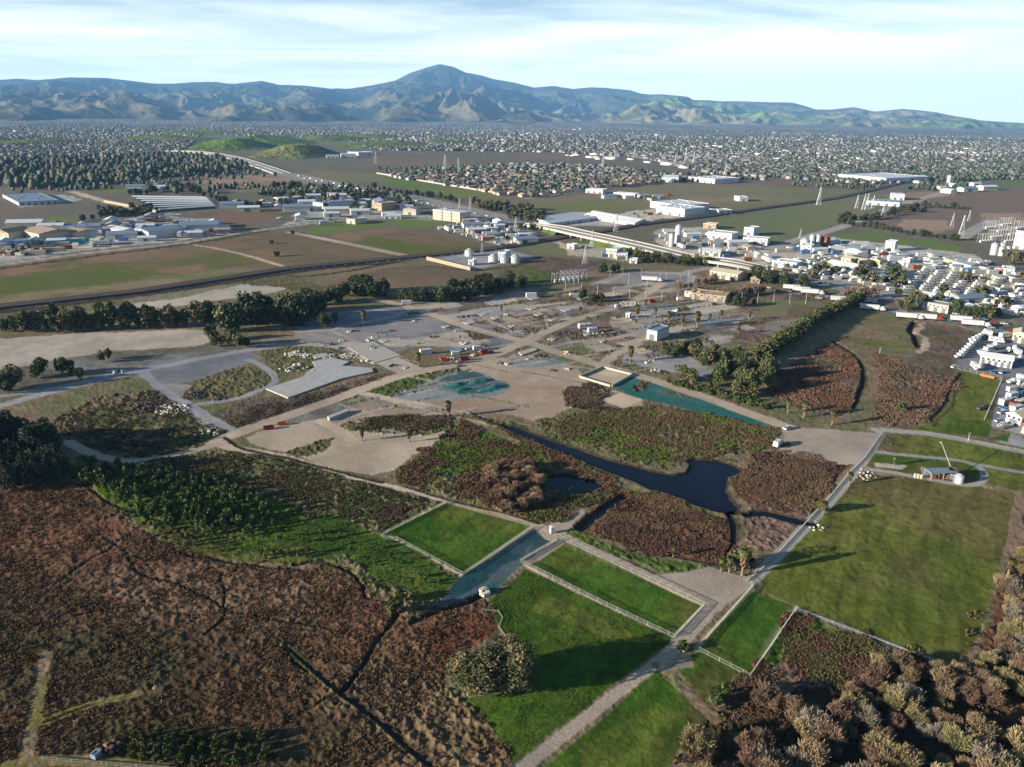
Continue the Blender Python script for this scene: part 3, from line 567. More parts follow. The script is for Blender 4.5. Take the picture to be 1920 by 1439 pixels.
# ditches and channels by the pond
for s_, w_ in [('1090,990 1130,955 1170,930', 5), ('1100,1000 1180,1018 1260,1042 1360,1062', 1.6), ('420,822 440,836 520,856 620,880 720,905', 2.0), ('760,915 860,944 960,966 1010,982', 1.3),
               ('1150,870 1200,850 1290,868 1370,850 1460,815', 1.4), ('885,775 920,790 960,812 1000,830', 1.2), ('1500,1142 1640,1196 1790,1256', .9)]:
    g(0, s_, 'ditch', w=w_, depth=1.0, warp=.6)
# ---- water beds
POND = '930,792 975,800 1030,820 1080,838 1150,862 1220,880 1262,888 1285,884 1290,870 1280,862 1300,858 1350,862 1385,872 1398,882 1370,900 1366,918 1374,934 1392,950 1388,968 1340,960 1270,938 1210,915 1180,900 1140,884 1090,866 1030,842 980,822 945,808'
CH2 = '1376,955 1386,985 1384,1015 1368,1040 1362,1058 1352,1040 1368,1010 1368,975 1360,958'
DARK_PATCH = '1012,892 1060,886 1110,896 1140,908 1112,928 1060,930 1020,914'  # small near-black sheet beside the willow mound, drawn with the water material
CH4 = '1388,962 1440,955 1520,975 1545,990 1500,985 1440,968 1400,972'
CH5 = '1086,992 1124,958 1160,934 1170,940 1130,970 1100,994'
for s_ in (POND, CH2, DARK_PATCH, CH5): g(0, s_, 'bed', warp=.5, depth=2.0, bank=2.5)
g(0, CH4, 'bed', warp=.5, depth=1.2, bank=1.0)
# ---- relief: rough ground throws its own small shadows under the low sun
fade = 1-sstep(380, 760, RR)
rel = (n_fine-.5)*.9+(n_x-.5)*1.3+(n_mid-.5)*.25
Z = ZB+AMP*rel*fade*1.0
keep = AMP > .4
Z += keep*fade*AMP*.7*np.maximum(0, fbm(X, Y, 1.5, 77, 2)-.52)*3
far_z = sstep(4000, 12000, RR)*fbm(X, Y, 2500, 55, 3)*30*0.6; Z += far_z
Z[RR < 60] = 0
VV = np.stack([X, Y, Z], 1); nc = len(az); nr = len(rad)
i0 = (np.arange(nr-1)[:, None]*nc+np.arange(nc-1)[None]).ravel()
Q = np.stack([i0, i0+1, i0+1+nc, i0+nc], 1)
COL = np.clip(COL, 0.004, .85)
fc = CLS[Q]; fcl = np.max(np.stack([(fc[:, k] if True else 0) for k in range(4)], 1), 1); same = (fc == fc[:, :1]).all(1); fcl = np.where(same, fc[:, 0], fc[:, 0])
for ci in range(len(NAMES)):
    q = Q[fcl == ci]
    if len(q) < 6: continue
    u, inv = np.unique(q, return_inverse=True)
    me = np_mesh(NAMES[ci], VV[u], inv.reshape(q.shape)[:, ::-1], colv=COL[u], mt=M['terrain'], smooth=True)
    tag(link(bpy.data.objects.new(NAMES[ci], me)), kind='structure')
# ground height lookup for planting
def zbed(x, y):
    j = np.interp(np.degrees(np.arctan2(x, y)), az, np.arange(nc)).round().astype(int); i = np.interp(np.hypot(x, y), rad, np.arange(nr)).round().astype(int)
    k_ = i*nc+j; return np.where(BARE[CLS[k_]], -1.0, ZB[k_])
BARE = np.array([n_ in ('path', 'road', 'dirt_road', 'railway', 'pavement') for n_ in NAMES])
# ---- water
def mwater():
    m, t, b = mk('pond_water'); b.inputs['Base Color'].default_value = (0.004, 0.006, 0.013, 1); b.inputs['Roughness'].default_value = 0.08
    n = t.nodes.new('ShaderNodeTexNoise'); n.inputs['Scale'].default_value = 0.9; n.inputs['Detail'].default_value = 3
    g_ = t.nodes.new('ShaderNodeNewGeometry'); t.links.new(g_.outputs['Position'], n.inputs['Vector'])
    bn = t.nodes.new('ShaderNodeBump'); bn.inputs['Strength'].default_value = 0.12; bn.inputs['Distance'].default_value = 0.1
    t.links.new(n.outputs['Fac'], bn.inputs['Height']); t.links.new(bn.outputs[0], b.inputs['Normal']); b.inputs['Specular IOR Level'].default_value = 0.1; return m
M['water'] = mwater()
for s_ in (POND, CH2, DARK_PATCH, CH4, CH5):
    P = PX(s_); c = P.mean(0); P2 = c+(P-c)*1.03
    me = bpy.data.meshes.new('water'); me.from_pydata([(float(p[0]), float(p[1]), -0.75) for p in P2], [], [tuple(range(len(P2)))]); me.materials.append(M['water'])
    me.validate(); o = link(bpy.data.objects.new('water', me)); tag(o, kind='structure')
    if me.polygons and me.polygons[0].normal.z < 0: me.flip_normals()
# ================================================================ HILLS
def hills():
    pts = [(-900, 156), (-500, 150), (-200, 154), (0, 150), (35, 148), (70, 151), (130, 146), (200, 147), (240, 152), (290, 158), (340, 156), (400, 154), (440, 157), (490, 152), (520, 160), (560, 160), (620, 167), (660, 166),
           (700, 160), (740, 152), (770, 137), (800, 127), (825, 120.5), (850, 126), (875, 137), (900, 141), (920, 148), (940, 152), (965, 156), (1000, 165), (1040, 162), (1075, 168), (1110, 164), (1140, 166), (1180, 170), (1210, 177),
           (1250, 178), (1290, 182), (1300, 188), (1350, 190), (1400, 191), (1440, 192), (1490, 194), (1510, 199), (1530, 206), (1560, 206), (1600, 202), (1640, 210), (1690, 205), (1720, 207), (1760, 212), (1800, 219), (1840, 226), (1880, 229), (1925, 233), (2100, 236), (2600, 238)]
    A = []; E = []
    for px, py in pts:
        d = F_*FPX+R_*(px-960)+U_*(719.5-py); A.append(math.atan2(d[0], d[1])); E.append(d[2]/math.hypot(d[0], d[1]))
    a = np.radians(np.linspace(-46, 46, 1300)); RM = 20000.
    r = np.concatenate([np.linspace(7600, 20000, 300), np.linspace(20200, 27500, 30)])
    AA, RR2 = np.meshgrid(a, r); x = RR2*np.sin(AA); y = RR2*np.cos(AA)
    hs = np.interp(AA, A, E)*RM+H
    r0 = 9000+1500*np.sin(AA*5+1)+2500*sstep(0.1, .55, AA)+(fbm(AA*14000, AA*0, 1500, 88, 3)-.5)*5500+(fbm(x, y, 700, 89, 3)-.5)*1800
    t = np.clip((RR2-r0)/(RM-r0), 0, 1)
    u, v = AA*14000, RR2
    def ridge(sx, sy, s, o=4):
        q = 0; am = 1; n = 0
        wu = u+(fbm(u, v, 1500, s+3, 3)-.5)*1500
        for k in range(o):
            q = q+am*(1-np.abs(2*vn(wu/sx*2**k, v/sy*2**k, s+k*7)-1)); n += am; am *= .5
        return q/n
    rd = ridge(1300, 2600, 3); rs = ridge(700, 1300, 9, 3)
    big = fbm(u, v, 3200, 91, 3)
    z = hs*(.05*sstep(0, .2, t)+.36*t**1.3+.59*t**2.6)
    z += (rd-.62)*hs*.8*sstep(.02, .35, t)*(1-sstep(.72, .98, t)) + (rs-.6)*160*sstep(0, .15, t)*(1-sstep(.75, 1, t)) + (big-.5)*180*sstep(.03, .3, t)*(1-sstep(.6, .95, t))
    rf = ridge(330, 700, 15, 3); z += (rs-.6)*60*sstep(.8, 1, t)*0.35+(rf-.6)*110*sstep(.05, .3, t)*(1-.8*sstep(.85, 1, t))
    beyond = np.clip((RR2-RM)/7500, 0, 1); z = z*(1-beyond*.9)
    lim = H+RR2*(hs-H)/RM*.992                       # nothing in front stands above the skyline ridge
    z = np.where((t < .99) & (z > lim-20), lim-20, z); z = np.where(t <= 0, -30+0*z, z)
    g1 = fbm(x, y, 900, 61, 4); g2 = fbm(x, y, 3500, 63, 3)
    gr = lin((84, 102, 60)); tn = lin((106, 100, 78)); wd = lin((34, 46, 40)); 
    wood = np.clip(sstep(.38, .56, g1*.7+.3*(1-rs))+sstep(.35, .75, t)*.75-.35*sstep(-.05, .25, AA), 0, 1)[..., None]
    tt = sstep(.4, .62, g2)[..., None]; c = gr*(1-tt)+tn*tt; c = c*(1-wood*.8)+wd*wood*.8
    c = c*(.85+.75*sstep(-.12, .25, AA)*(1-.3*t))[..., None]; n1, n2 = x.shape; i = (np.arange(n1-1)[:, None]*n2+np.arange(n2-1)[None]).ravel()  # stronger light on the right-hand slopes put into the colour
    q = np.stack([i, i+1, i+1+n2, i+n2], 1)[:, ::-1]
    me = np_mesh('hills', np.stack([x.ravel(), y.ravel(), z.ravel()], 1), q, colv=c.reshape(-1, 3), mt=M['hill'], smooth=True)
    tag(link(bpy.data.objects.new('hills', me)), kind='structure')
hills()
# green knolls in the middle distance
def knoll(px, py, wpx, h, ax=.3):
    c = G(px, py); rx = wpx*.62*mpp(px, py); ry = rx*ax*3.2; n = 90
    gx, gy = np.meshgrid(np.linspace(-1, 1, n), np.linspace(-1, 1, n)); d = np.sqrt(gx**2+gy**2)
    x = c[0]+gx*rx; y = c[1]+gy*ry
    z = h*.62*(1-sstep(.1, 1, d))*(1+.5*(fbm(x, y, rx*.5, int(px), 3)-.5))-.6+(d < 1)*(fbm(x, y, 60, 5, 3)-.5)*3*(1-d)
    z = np.where(d >= 1, -2, z)
    cc = lin((84, 104, 50))*np.ones((n, n, 1)); k = sstep(.45, .6, fbm(x, y, 200, 8, 3))[..., None]; cc = cc*(1-k)+lin((98, 102, 62))*k
    i = (np.arange(n-1)[:, None]*n+np.arange(n-1)[None]).ravel(); q = np.stack([i, i+1, i+1+n, i+n], 1)
    me = np_mesh('green_hill', np.stack([x.ravel(), y.ravel(), z.ravel()], 1), q, colv=cc.reshape(-1, 3), mt=M['hill'], smooth=True)
    tag(link(bpy.data.objects.new('green_hill', me)), kind='structure')
for a_ in [(440, 277, 150, 46, .5), (560, 291, 150, 52, .5), (500, 268, 160, 40, .5), (620, 262, 150, 30, .5), (730, 272, 170, 26, .5), (700, 258, 120, 22, .5), (310, 262, 200, 24, .4), (380, 250, 160, 24, .4), (840, 268, 120, 18, .4), (70, 268, 160, 22, .4)]:
    knoll(*a_)
# ================================================================ PLANTS
def leaf_quads(P, size, rs, up=0.0, asp=1.0):
    n = len(P); d = rs.normal(size=(n, 3)); d[:, 2] += up; d /= np.linalg.norm(d, axis=1)[:, None]
    t = np.cross(d, rs.normal(size=(n, 3))); t /= np.linalg.norm(t, axis=1)[:, None]; b = np.cross(d, t)
    s = size*(0.6+0.8*rs.random((n, 1)))
    V = np.stack([P-t*s*.5-b*s*.5*asp, P+t*s*.5-b*s*.35*asp, P+t*s*.4+b*s*.5*asp, P-t*s*.5+b*s*.4*asp], 1).reshape(-1, 3)
    return V, np.arange(4*n).reshape(n, 4)
def lobes(rs, n, K, rx, rz, zc, lr=.42, low=-.8):
    """leaf positions on and in K uneven lumps that together make an irregular crown"""
    c = rs.normal(size=(K, 3)); c /= np.linalg.norm(c, axis=1)[:, None]; c *= rs.random((K, 1))**.5*.72
    c[:, 2] = np.maximum(c[:, 2], low)
    r = lr*(.55+.75*rs.random(K)); k = rs.integers(0, K, n)
    d = rs.normal(size=(n, 3)); d /= np.linalg.norm(d, axis=1)[:, None]
    p = c[k]+d*(r[k]*(.55+.5*rs.random(n)**.5))[:, None]
    return p*np.array([rx, rx, rz])+np.array([0, 0, zc]), k
def mixc(cols, rs, k, K, n, v=.3):
    L_ = np.array([lin(c) for c in cols]); w_ = rs.random(K); base = L_[0]*(1-w_[:, None])+L_[1]*w_[:, None]
    if len(L_) > 2: m_ = rs.random(K) < .25; base[m_] = L_[2]
    return np.clip(base[k]*(1+v*(rs.random((n, 1))*2-1)), 0, 1)
def limbs(mb, rs, h, r, zc, rx, nl=5):
    mb.bar((0, 0, -.5), (rs.normal()*.03*h, rs.normal()*.03*h, h*.5), r, 6, r2=r*.6)
    for i in range(nl):
        a = 2*math.pi*(i+rs.random())/nl; z0 = h*(.18+.3*rs.random())
        mb.bar((0, 0, z0), (math.cos(a)*rx*.6, math.sin(a)*rx*.6, zc+rs.normal()*h*.1), r*.45, 4, r2=r*.15)
def tree_parts(name, seed, h, rx, rz, zc, n, K, leaf, cols, lr=.42, tr=.35, one=False, bark='bark', low=-.8, up=0.):
    rs = np.random.default_rng(seed)
    p, k = lobes(rs, n, K, rx, rz, zc, lr, low); V, Fq = leaf_quads(p, leaf, rs, up); V[:, 2] = np.maximum(V[:, 2], .05)
    c = mixc(cols, rs, k, K, n)
    if one:
        mb = MB(); mb.bar((0, 0, -.5), (0, 0, zc), tr, 4, r2=tr*.5)
        tv = np.array([tuple(v) for v in mb.v]); tf = [f for f in mb.f if len(f) == 4]
        V2 = np.vstack([V, tv]); F2 = np.vstack([Fq, np.array(tf)+len(V)])
        me = np_mesh(name, V2, F2, colf=np.vstack([c, np.tile(lin((96, 82, 70)), (len(tf), 1))]), mt=M['leaf'])
        return link(bpy.data.objects.new(name, me))
    root = empty(name, (0, 0, 0)); link(bpy.data.objects.new('crown', np_mesh('crown', V, Fq, colf=c, mt=M['leaf'])), root)
    mb = MB(); limbs(mb, rs, h, tr, zc, rx); mb.build('trunk', bark, root); return root
EUC = [(76, 84, 52), (60, 68, 44), (104, 98, 66)]; DARK = [(50, 60, 38), (62, 70, 46), (84, 84, 58)]
euc = kind(*[tree_parts('eucalyptus_tree', 100+i, 15, 4.8+.6*(i % 3), 7.2, 7.6, 1900, 34, .75, EUC, lr=.32, low=-1) for i in range(5)])
grove = kind(*[tree_parts('dark_tree', 130+i, 13, 5.8, 6.6, 6.2, 1900, 26, .8, DARK, lr=.4, low=-1) for i in range(4)])
olive = kind(*[tree_parts('olive_green_tree', 150+i, 9, 4.2, 4.7, 4.2, 1000, 18, .65, [(84, 86, 50), (70, 76, 44), (102, 98, 62)]) for i in range(3)])
brownt = kind(*[tree_parts('bare_twiggy_tree', 160+i, 9, 4.0, 4.6, 4.4, 1000, 18, .45, [(128, 108, 92), (108, 90, 78), (92, 86, 62)], lr=.4) for i in range(3)])
shrub = kind(*[tree_parts('coyote_bush', 170+i, 3, 1.5, 1.5, 1.5, 330, 9, .42, [(74, 86, 42), (60, 72, 38), (96, 100, 58)], lr=.45, tr=.12, one=True) for i in range(4)])
fart = kind(*[tree_parts('round_tree', 180+i, 8, 4.0, 3.6, 4.6, 150, 9, 1.5, [(62, 74, 48), (78, 86, 56), (92, 84, 66)], lr=.48, tr=.4, one=True) for i in range(4)])
bigeuc = kind(*[tree_parts('eucalyptus_tree', 300+i, 15, 5.2+.5*(i % 3), 7.4, 7.4, 8000, 60, .36, [(84, 84, 54), (66, 70, 46), (112, 100, 72)], lr=.3, low=-1, tr=.45) for i in range(3)])
biggrove = kind(*[tree_parts('dark_tree', 320+i, 13, 5.6, 6.8, 6.2, 6000, 48, .42, [(44, 52, 36), (56, 60, 44), (84, 84, 64)], lr=.27, low=-1) for i in range(3)])
def palm_proto(seed, h, skirt=True):
    rs = np.random.default_rng(seed); root = empty('fan_palm', (0, 0, 0)); mb = MB()
    mb.cyl(0, 0, -.3, .8, .55, 9, r2=.38); mb.cyl(0, 0, .8, h, .38, 9, r2=.3); mb.build('trunk', 'palmbark', root)
    if skirt:
        n = 260; a = rs.random(n)*2*math.pi; z = h*.42+rs.random(n)*h*.55; rr = .45+.35*rs.random(n)*(z/h)
        P = np.stack([np.cos(a)*rr, np.sin(a)*rr, z], 1); V, Fq = leaf_quads(P, .7, rs, 0, 1.6)
        c = lin((112, 94, 70))*(.7+.5*rs.random((n, 1)))
        link(bpy.data.objects.new('dead_frond_skirt', np_mesh('dead_frond_skirt', V, Fq, colf=c, mt=M['leaf'])), root)
    n = 46; Vs = []; Fs = []; cs_ = []
    for i in range(n):
        a = rs.random()*2*math.pi; e = rs.uniform(-.5, 1.35); L0 = 1.5+.5*rs.random()
        d = np.array([math.cos(a)*math.cos(e), math.sin(a)*math.cos(e), math.sin(e)]); s = np.array([-math.sin(a), math.cos(a), 0.]); b0 = np.array([0, 0, h])
        p0 = b0+d*.2; p1 = b0+d*L0*.6; p2 = b0+d*L0+np.array([0, 0, -.45]); w_ = .62
        k = len(Vs); Vs += [p0-s*.07, p0+s*.07, p1+s*w_, p1-s*w_, p2+s*w_*.75, p2-s*w_*.75]
        Fs += [(k, k+1, k+2, k+3), (k+3, k+2, k+4, k+5)]; cc = lin((78, 84, 46))*(.7+.6*rs.random()); cs_ += [cc, cc]
    link(bpy.data.objects.new('crown', np_mesh('crown', np.array(Vs), np.array(Fs), colf=np.array(cs_), mt=M['leaf'])), root); return root
palm = kind(*[palm_proto(200+i, 6.6) for i in range(4)])
def willow_proto(seed, cols):
    """leafless thicket willow: many upright twigs fanning out of a few stems"""
    rs = np.random.default_rng(seed); root = empty('bare_willow', (0, 0, 0)); mb = MB(); Vs = []; cs_ = []
    K = 13; tips = []
    for i in range(K):
        a = rs.random()*6.28; r = 2.3*rs.random()**.5; z = 2.6+1.8*(1-(r/2.3)**2)+rs.normal()*.3
        tips.append((math.cos(a)*r, math.sin(a)*r, z)); mb.bar((math.cos(a)*.2, math.sin(a)*.2, -.2), (math.cos(a)*r*.7, math.sin(a)*r*.7, z*.62), .09, 4, r2=.05)
    mb.build('trunk', 'bark', root)
    T = np.array(tips); n = 3600; k = rs.integers(0, K, n); base = T[k]*np.array([.75, .75, .55])+rs.normal(size=(n, 3))*.28
    out = T[k]*np.array([.35, .35, 0])+rs.normal(size=(n, 3))*.5; out[:, 2] = 1.0+rs.random(n)*.5; out /= np.linalg.norm(out, axis=1)[:, None]
    ln = (.7+.8*rs.random(n))[:, None]; tip = base+out*ln; s = np.cross(out, rs.normal(size=(n, 3))); s /= np.linalg.norm(s, axis=1)[:, None]; w_ = .036
    V = np.stack([base-s*w_*.7, base+s*w_*.7, tip+s*w_, tip-s*w_], 1).reshape(-1, 3); V[:, 2] = np.maximum(V[:, 2], .02)
    c = np.array([lin(x) for x in cols])[rs.integers(0, len(cols), K)][k]*(.75+.5*rs.random((n, 1)))
    link(bpy.data.objects.new('crown', np_mesh('crown', V, np.arange(4*n).reshape(n, 4), colf=c, mt=M['leaf'])), root); return root
WC = [[(132, 118, 84), (142, 126, 92)], [(124, 106, 84), (134, 114, 88)], [(126, 118, 102), (136, 128, 110)], [(112, 90, 76), (122, 98, 82)], [(120, 114, 80), (130, 120, 86)]]
willow = kind(*[willow_proto(220+i, WC[i]) for i in range(5)])
def put(k, i, px, py, label, group, cat, s=1.0, z=0.0, sc=None):
    p = G(px, py, z); ss = sc if sc is not None else s
    return k.put(i, p, random.random()*6.28, ss, label, group, cat)
def hscale(px, py, hpx, h0):
    """scale that gives a thing of height h0 the height it has in the photograph"""
    return max(.3, hpx*mpp(px, py)/math.cos(math.radians(16))/h0)
# rows and groves: (list of photo points at the foot, spacing in photo px, height px, kind, label, group)
ROWG = [
 ('8,622 120,622 240,616 330,612 430,608 540,606', 17, 50, euc, 'tall grey green eucalyptus in the long row below the railway field', 'eucalyptus trees in the long left row'),
 ('30,608 150,604 240,590 245,600', 26, 38, euc, 'eucalyptus of the back rank behind the long left row', 'eucalyptus trees in the long left row'),
 ('430,622 470,604 520,600 556,612 600,590', 15, 56, grove, 'dark dense tree at the right end of the long left row', 'dark trees at the end of the left row'),
 ('560,590 600,575 630,566 640,580', 13, 40, grove, 'dark tree between the left row and the central grove', 'dark trees at the end of the left row'),
 ('646,558 680,556 716,556 740,556', 13, 36, grove, 'dark rounded tree in the grove left of the central gap', 'central dark grove'),
 ('665,548 700,545 735,548', 15, 34, grove, 'dark rounded tree in the grove left of the central gap', 'central dark grove'),
 ('750,560 790,568 830,567 870,562 900,556 940,548 985,534', 13, 34, grove, 'dark rounded tree in the long central grove behind the old works', 'central dark grove'),
 ('770,556 830,556 880,552 930,540 975,526', 16, 30, grove, 'dark rounded tree in the long central grove behind the old works', 'central dark grove'),
 ('1245,664 1262,668 1284,664 1300,668', 7, 32, euc, 'brownish tree in the small clump left of the right grove', 'right grove by the seeded strip'),
 ('1300,674 1325,690 1345,680 1350,712 1372,706 1396,734 1420,736', 10, 44, euc, 'tall grey tree in the right grove above the teal seeded strip', 'right grove by the seeded strip'),
 ('1365,690 1400,700 1425,712 1445,716', 10, 46, euc, 'tall grey tree in the right grove above the teal seeded strip', 'right grove by the seeded strip'),
 ('60,712 80,706 110,700 130,704 148,714 160,700', 16, 40, euc, 'grey green tree in the clump on the pale lot at far left', 'clump on the pale lot'),
 ('178,682 200,676 216,672', 14, 26, euc, 'smaller tree at the right of the clump on the pale lot', 'clump on the pale lot'),
 ('8,730 24,732 36,726 6,742', 12, 44, euc, 'tall tree at the left edge of the photo above the track', 'trees at the left edge'),
 ('392,640 410,636 396,652 430,648 460,655 472,640', 13, 32, euc, 'tree in the clump between the pale lot and the tracks', 'clump by the pale lot end'),
 ('600,612 612,614 630,608 642,606', 10, 30, euc, 'dark tree beside the palm at the top of the old works', 'trees beside the upper palm'),
 ('1072,556 1090,562 1106,566 1126,566 1144,568', 10, 22, grove, 'dark tree in the clump below the lamp lit lot', 'clump below the lamp lot'),
 ('1130,512 1144,510 1160,512 1150,500', 9, 22, grove, 'dark tree at the left corner of the lamp lot', 'clump left of the lamp lot'),
 ('1176,480 1200,484 1240,490 1280,494 1320,496 1350,496', 8, 18, olive, 'green tree in the belt along the near side of the freeway', 'green belt along the freeway'),
 ('1190,488 1260,496 1330,500', 9, 16, grove, 'dark tree in the belt along the near side of the freeway', 'green belt along the freeway'),
 ('1266,548 1290,540 1310,534 1330,530 1350,532', 10, 24, brownt, 'pinkish bare tree above the low flat roofed building', 'bare trees above the flat roofed building'),
 ('1300,552 1370,560 1390,556 1420,552 1440,548', 9, 22, brownt, 'bare tree right of the low flat roofed building', 'bare trees above the flat roofed building'),
 ('1366,572 1390,576 1420,572', 12, 22, grove, 'dark tree right of the low flat roofed building', 'dark trees by the flat roofed building'),
 ('1404,524 1440,530 1470,534 1500,540 1526,542', 10, 26, grove, 'dark tree between the freeway and the truck road', 'trees between freeway and truck road'),
 ('1580,560 1594,562 1610,560 1620,556 1640,562', 9, 26, brownt, 'bare brown tree at the top of the hedge', 'trees at the top of the hedge'),
 ('1684,580 1700,582 1716,574 1740,580 1760,570', 11, 28, euc, 'tree before the long cream building at right', 'trees along the truck road'),
 ('1790,590 1810,594 1826,596 1850,598 1870,600 1846,586', 11, 32, euc, 'tree right of the long cream building', 'trees along the truck road'),
 ('1570,418 1600,424 1624,428 1650,430 1680,436 1720,442 1780,450 1800,452', 9, 14, grove, 'dark tree in the windbreak above the green strips', 'windbreak above the green strips'),
 ('1574,412 1610,414 1650,410 1680,402 1700,396 1740,400', 9, 15, grove, 'dark tree in the upper windbreak', 'upper windbreak'),
 ('1700,392 1740,388 1790,392 1810,396', 9, 12, grove, 'dark tree in the upper windbreak', 'upper windbreak'),
 ('700,354 716,356 740,362 790,368 840,376 866,382', 9, 12, grove, 'dark tree in the line beside the freeway before the tract houses', 'line beside the freeway'),
 ('506,352 530,350 560,352 600,356 616,360', 12, 13, grove, 'dark tree in the scattered line left of the freeway', 'scattered line left of the freeway'),
 ('600,366 650,368 690,376 715,382', 8, 14, fart, 'dark round tree among the sheds left of the freeway', 'trees among the left sheds'),
 ('240,366 260,366 300,360 330,350 440,388 470,390 500,384', 10, 14, grove, 'dark tree beside the storage rows', 'trees beside the storage rows'),
 ('156,416 212,402 190,408', 14, 14, grove, 'round dark tree at the edge of the left grey field', 'trees at the edge of the left grey field'),
 ('940,470 960,440 980,430 1005,436', 8, 12, fart, 'small tree between the scrap yard and the freeway', 'trees by the scrap yard'),
]
for s_, sp, hp, kd, lab, grp in ROWG:
    a = np.array([[float(v) for v in p.split(',')] for p in s_.split()]); n_ = 0
    for j in range(len(a)-1):
        L0 = np.hypot(*(a[j+1]-a[j])); m_ = max(1, int(L0/sp))
        for q in range(m_):
            t = (q+random.random()*.5)/m_; x, y = a[j]+(a[j+1]-a[j])*t; x += random.uniform(-3, 3); y += random.uniform(-3, 3)*max(.3, (y-300)/400)
            h0 = {id(euc): 15.5, id(grove): 13.5, id(olive): 9.5, id(brownt): 9.5, id(fart): 8.2}[id(kd)]
            s = hscale(x, y, hp*random.uniform(.55, 1.2), h0)
            put(kd, random.randrange(5), x, y, lab, grp, 'tree', sc=(s*random.uniform(.9, 1.25), s*random.uniform(.9, 1.25), s))
# the hedge: one continuous run of olive green trees
for i in range(62):
    t = i/61; a = np.array([1612, 566.]); b = np.array([1530, 606.]); c = np.array([1432, 672.])
    x, y = (a*(1-t*2)+b*t*2) if t < .5 else (b*(2-t*2)+c*(t*2-1)); hp = 20+12*t; x += random.uniform(-4, 4)
    s = hscale(x, y, hp*random.uniform(.85, 1.15), 9.5)
    put(olive, i, x, y, 'olive green tree in the unbroken hedge running down to the right grove', 'hedge of olive green trees', 'tree', sc=(s*1.25, s*1.25, s))
for i, (x, y) in enumerate([(1440, 690), (1452, 704), (1436, 726), (1410, 744), (1380, 742), (1340, 726), (1296, 716), (1278, 712)]):
    put(olive, i, x, y, 'broad olive tree on the near edge of the right grove', 'near edge of the right grove', 'tree', s=hscale(x, y, 32, 9.5))
for i in range(34):
    t = i/33; x = 1256+t*190; y = 722+t*48+random.uniform(-5, 2)
    put(shrub, i, x, y, 'green shrub in the low hedge above the teal seeded strip', 'low hedge above the teal strip', 'shrub', s=hscale(x, y, 12, 3))
# dark grove at the left edge
pts = []
for j in range(46):
    x = random.uniform(-60, 118); y = random.uniform(830, 940)
    if y > 925-abs(x-40)*.15 or x > 60+.55*(y-790): continue
    pts.append((x, y))
for i, (x, y) in enumerate(sorted(pts, key=lambda p: p[1])):
    put(biggrove, i, x, y, 'tall dark tree in the shadowy grove at the left edge', 'shadowy grove at the left edge', 'tree', s=hscale(x, y, random.uniform(58, 84), 13.5))
# the two great trees in the lower paddock
for i, (x, y, hp, lab) in enumerate([(868, 1290, 74, 'leftmost tree of the great clump in the lower green paddock'), (902, 1302, 80, 'broad pale tree second from left in the great clump of the lower paddock'), (938, 1292, 72, 'dark middle tree of the great clump in the lower paddock'),
                                     (972, 1296, 86, 'tallest tree at the right end of the great clump in the lower paddock'), (920, 1268, 62, 'rear tree of the great clump in the lower paddock'), (956, 1270, 76, 'dark rear tree beside the tallest in the great clump')]):
    s = hscale(x, y, hp*1.18, 14.5); bigeuc.put(i, G(x, y), i*1.3, (s*1.15, s*1.15, s*.95), lab, 'great clump in the lower paddock', 'tree')
# palms
PALMS = [(785, 688, 24, 'palm on the brown strip above the main dirt road'), (841, 782, 27, 'tall thin palm at the top of the bare mound'), (679, 827, 23, 'left palm of the pair on the pale dirt lot'), (767, 829, 21, 'right palm of the pair on the pale dirt lot'),
 (1182, 679, 26, 'tall palm beside the grey lot above the fenced slab'), (1152, 690, 11, 'short palm at the corner of the fenced slab'), (1296, 729, 30, 'pale palm standing in the low hedge'), (1069, 568, 12, 'small palm at the upper end of the works'), (1124, 579, 12, 'small palm beside the upper crossroads'),
 (1195, 597, 22, 'palm left of the three tall ones in the works'), (1192, 609, 9, 'stubby palm on the grey yard'), (1241, 603, 11, 'short palm by the white shed'), (1254, 607, 20, 'leftmost of the three tall palms by the metal shed'), (1279, 613, 22, 'middle of the three tall palms by the metal shed'),
 (1307, 614, 26, 'rightmost of the three tall palms by the metal shed'), (1477, 775, 24, 'left palm of the three along the upper edge of the gravel lot'), (1507, 783, 28, 'thick middle palm of the three along the gravel lot'), (1560, 797, 26, 'right palm of the three along the gravel lot'),
 (1676, 873, 16, 'round palm inside the loop drive'), (1592, 909, 22, 'upper palm beside the long concrete road'), (1543, 965, 24, 'lower palm beside the long concrete road'), (1391, 1080, 52, 'tallest palm of the group at the gravel junction'), (1352, 1072, 26, 'leftmost palm of the group at the gravel junction'),
 (1367, 1074, 30, 'second palm from the left at the gravel junction'), (1407, 1076, 28, 'right palm of the group at the gravel junction'), (1380, 1070, 34, 'rear palm of the group at the gravel junction'), (1262, 1045, 19, 'lone palm on the near edge of the red reed bed'),
 (1890, 1077, 30, 'palm on the right field edge track'), (682, 607, 22, 'palm standing in the shade below the central grove'), (1088, 590, 13, 'thin palm at the left of the pinkish plots'), (1210, 578, 14, 'thin palm above the asphalt yard of the works'), (1228, 596, 16, 'thin palm between the white shed and the stubby palm'), (1330, 606, 15, 'thin palm right of the three tall palms'), (1352, 598, 14, 'thin palm by the pale teal court'), (1160, 586, 13, 'thin palm by the upper crossroads'), (1010, 606, 12, 'short palm in the weedy plots left of the main road'), (940, 586, 11, 'short palm in the left weedy plots'), (1405, 600, 14, 'thin palm at the right end of the asphalt yard'), (1384, 626, 15, 'thin palm above the right grove'), (1120, 604, 11, 'short palm in the works yard by the tank lorry'), (880, 636, 11, 'short palm on the pale flat plot'), (1842, 1182, 12, 'small palm near the lower right corner of the great field')]
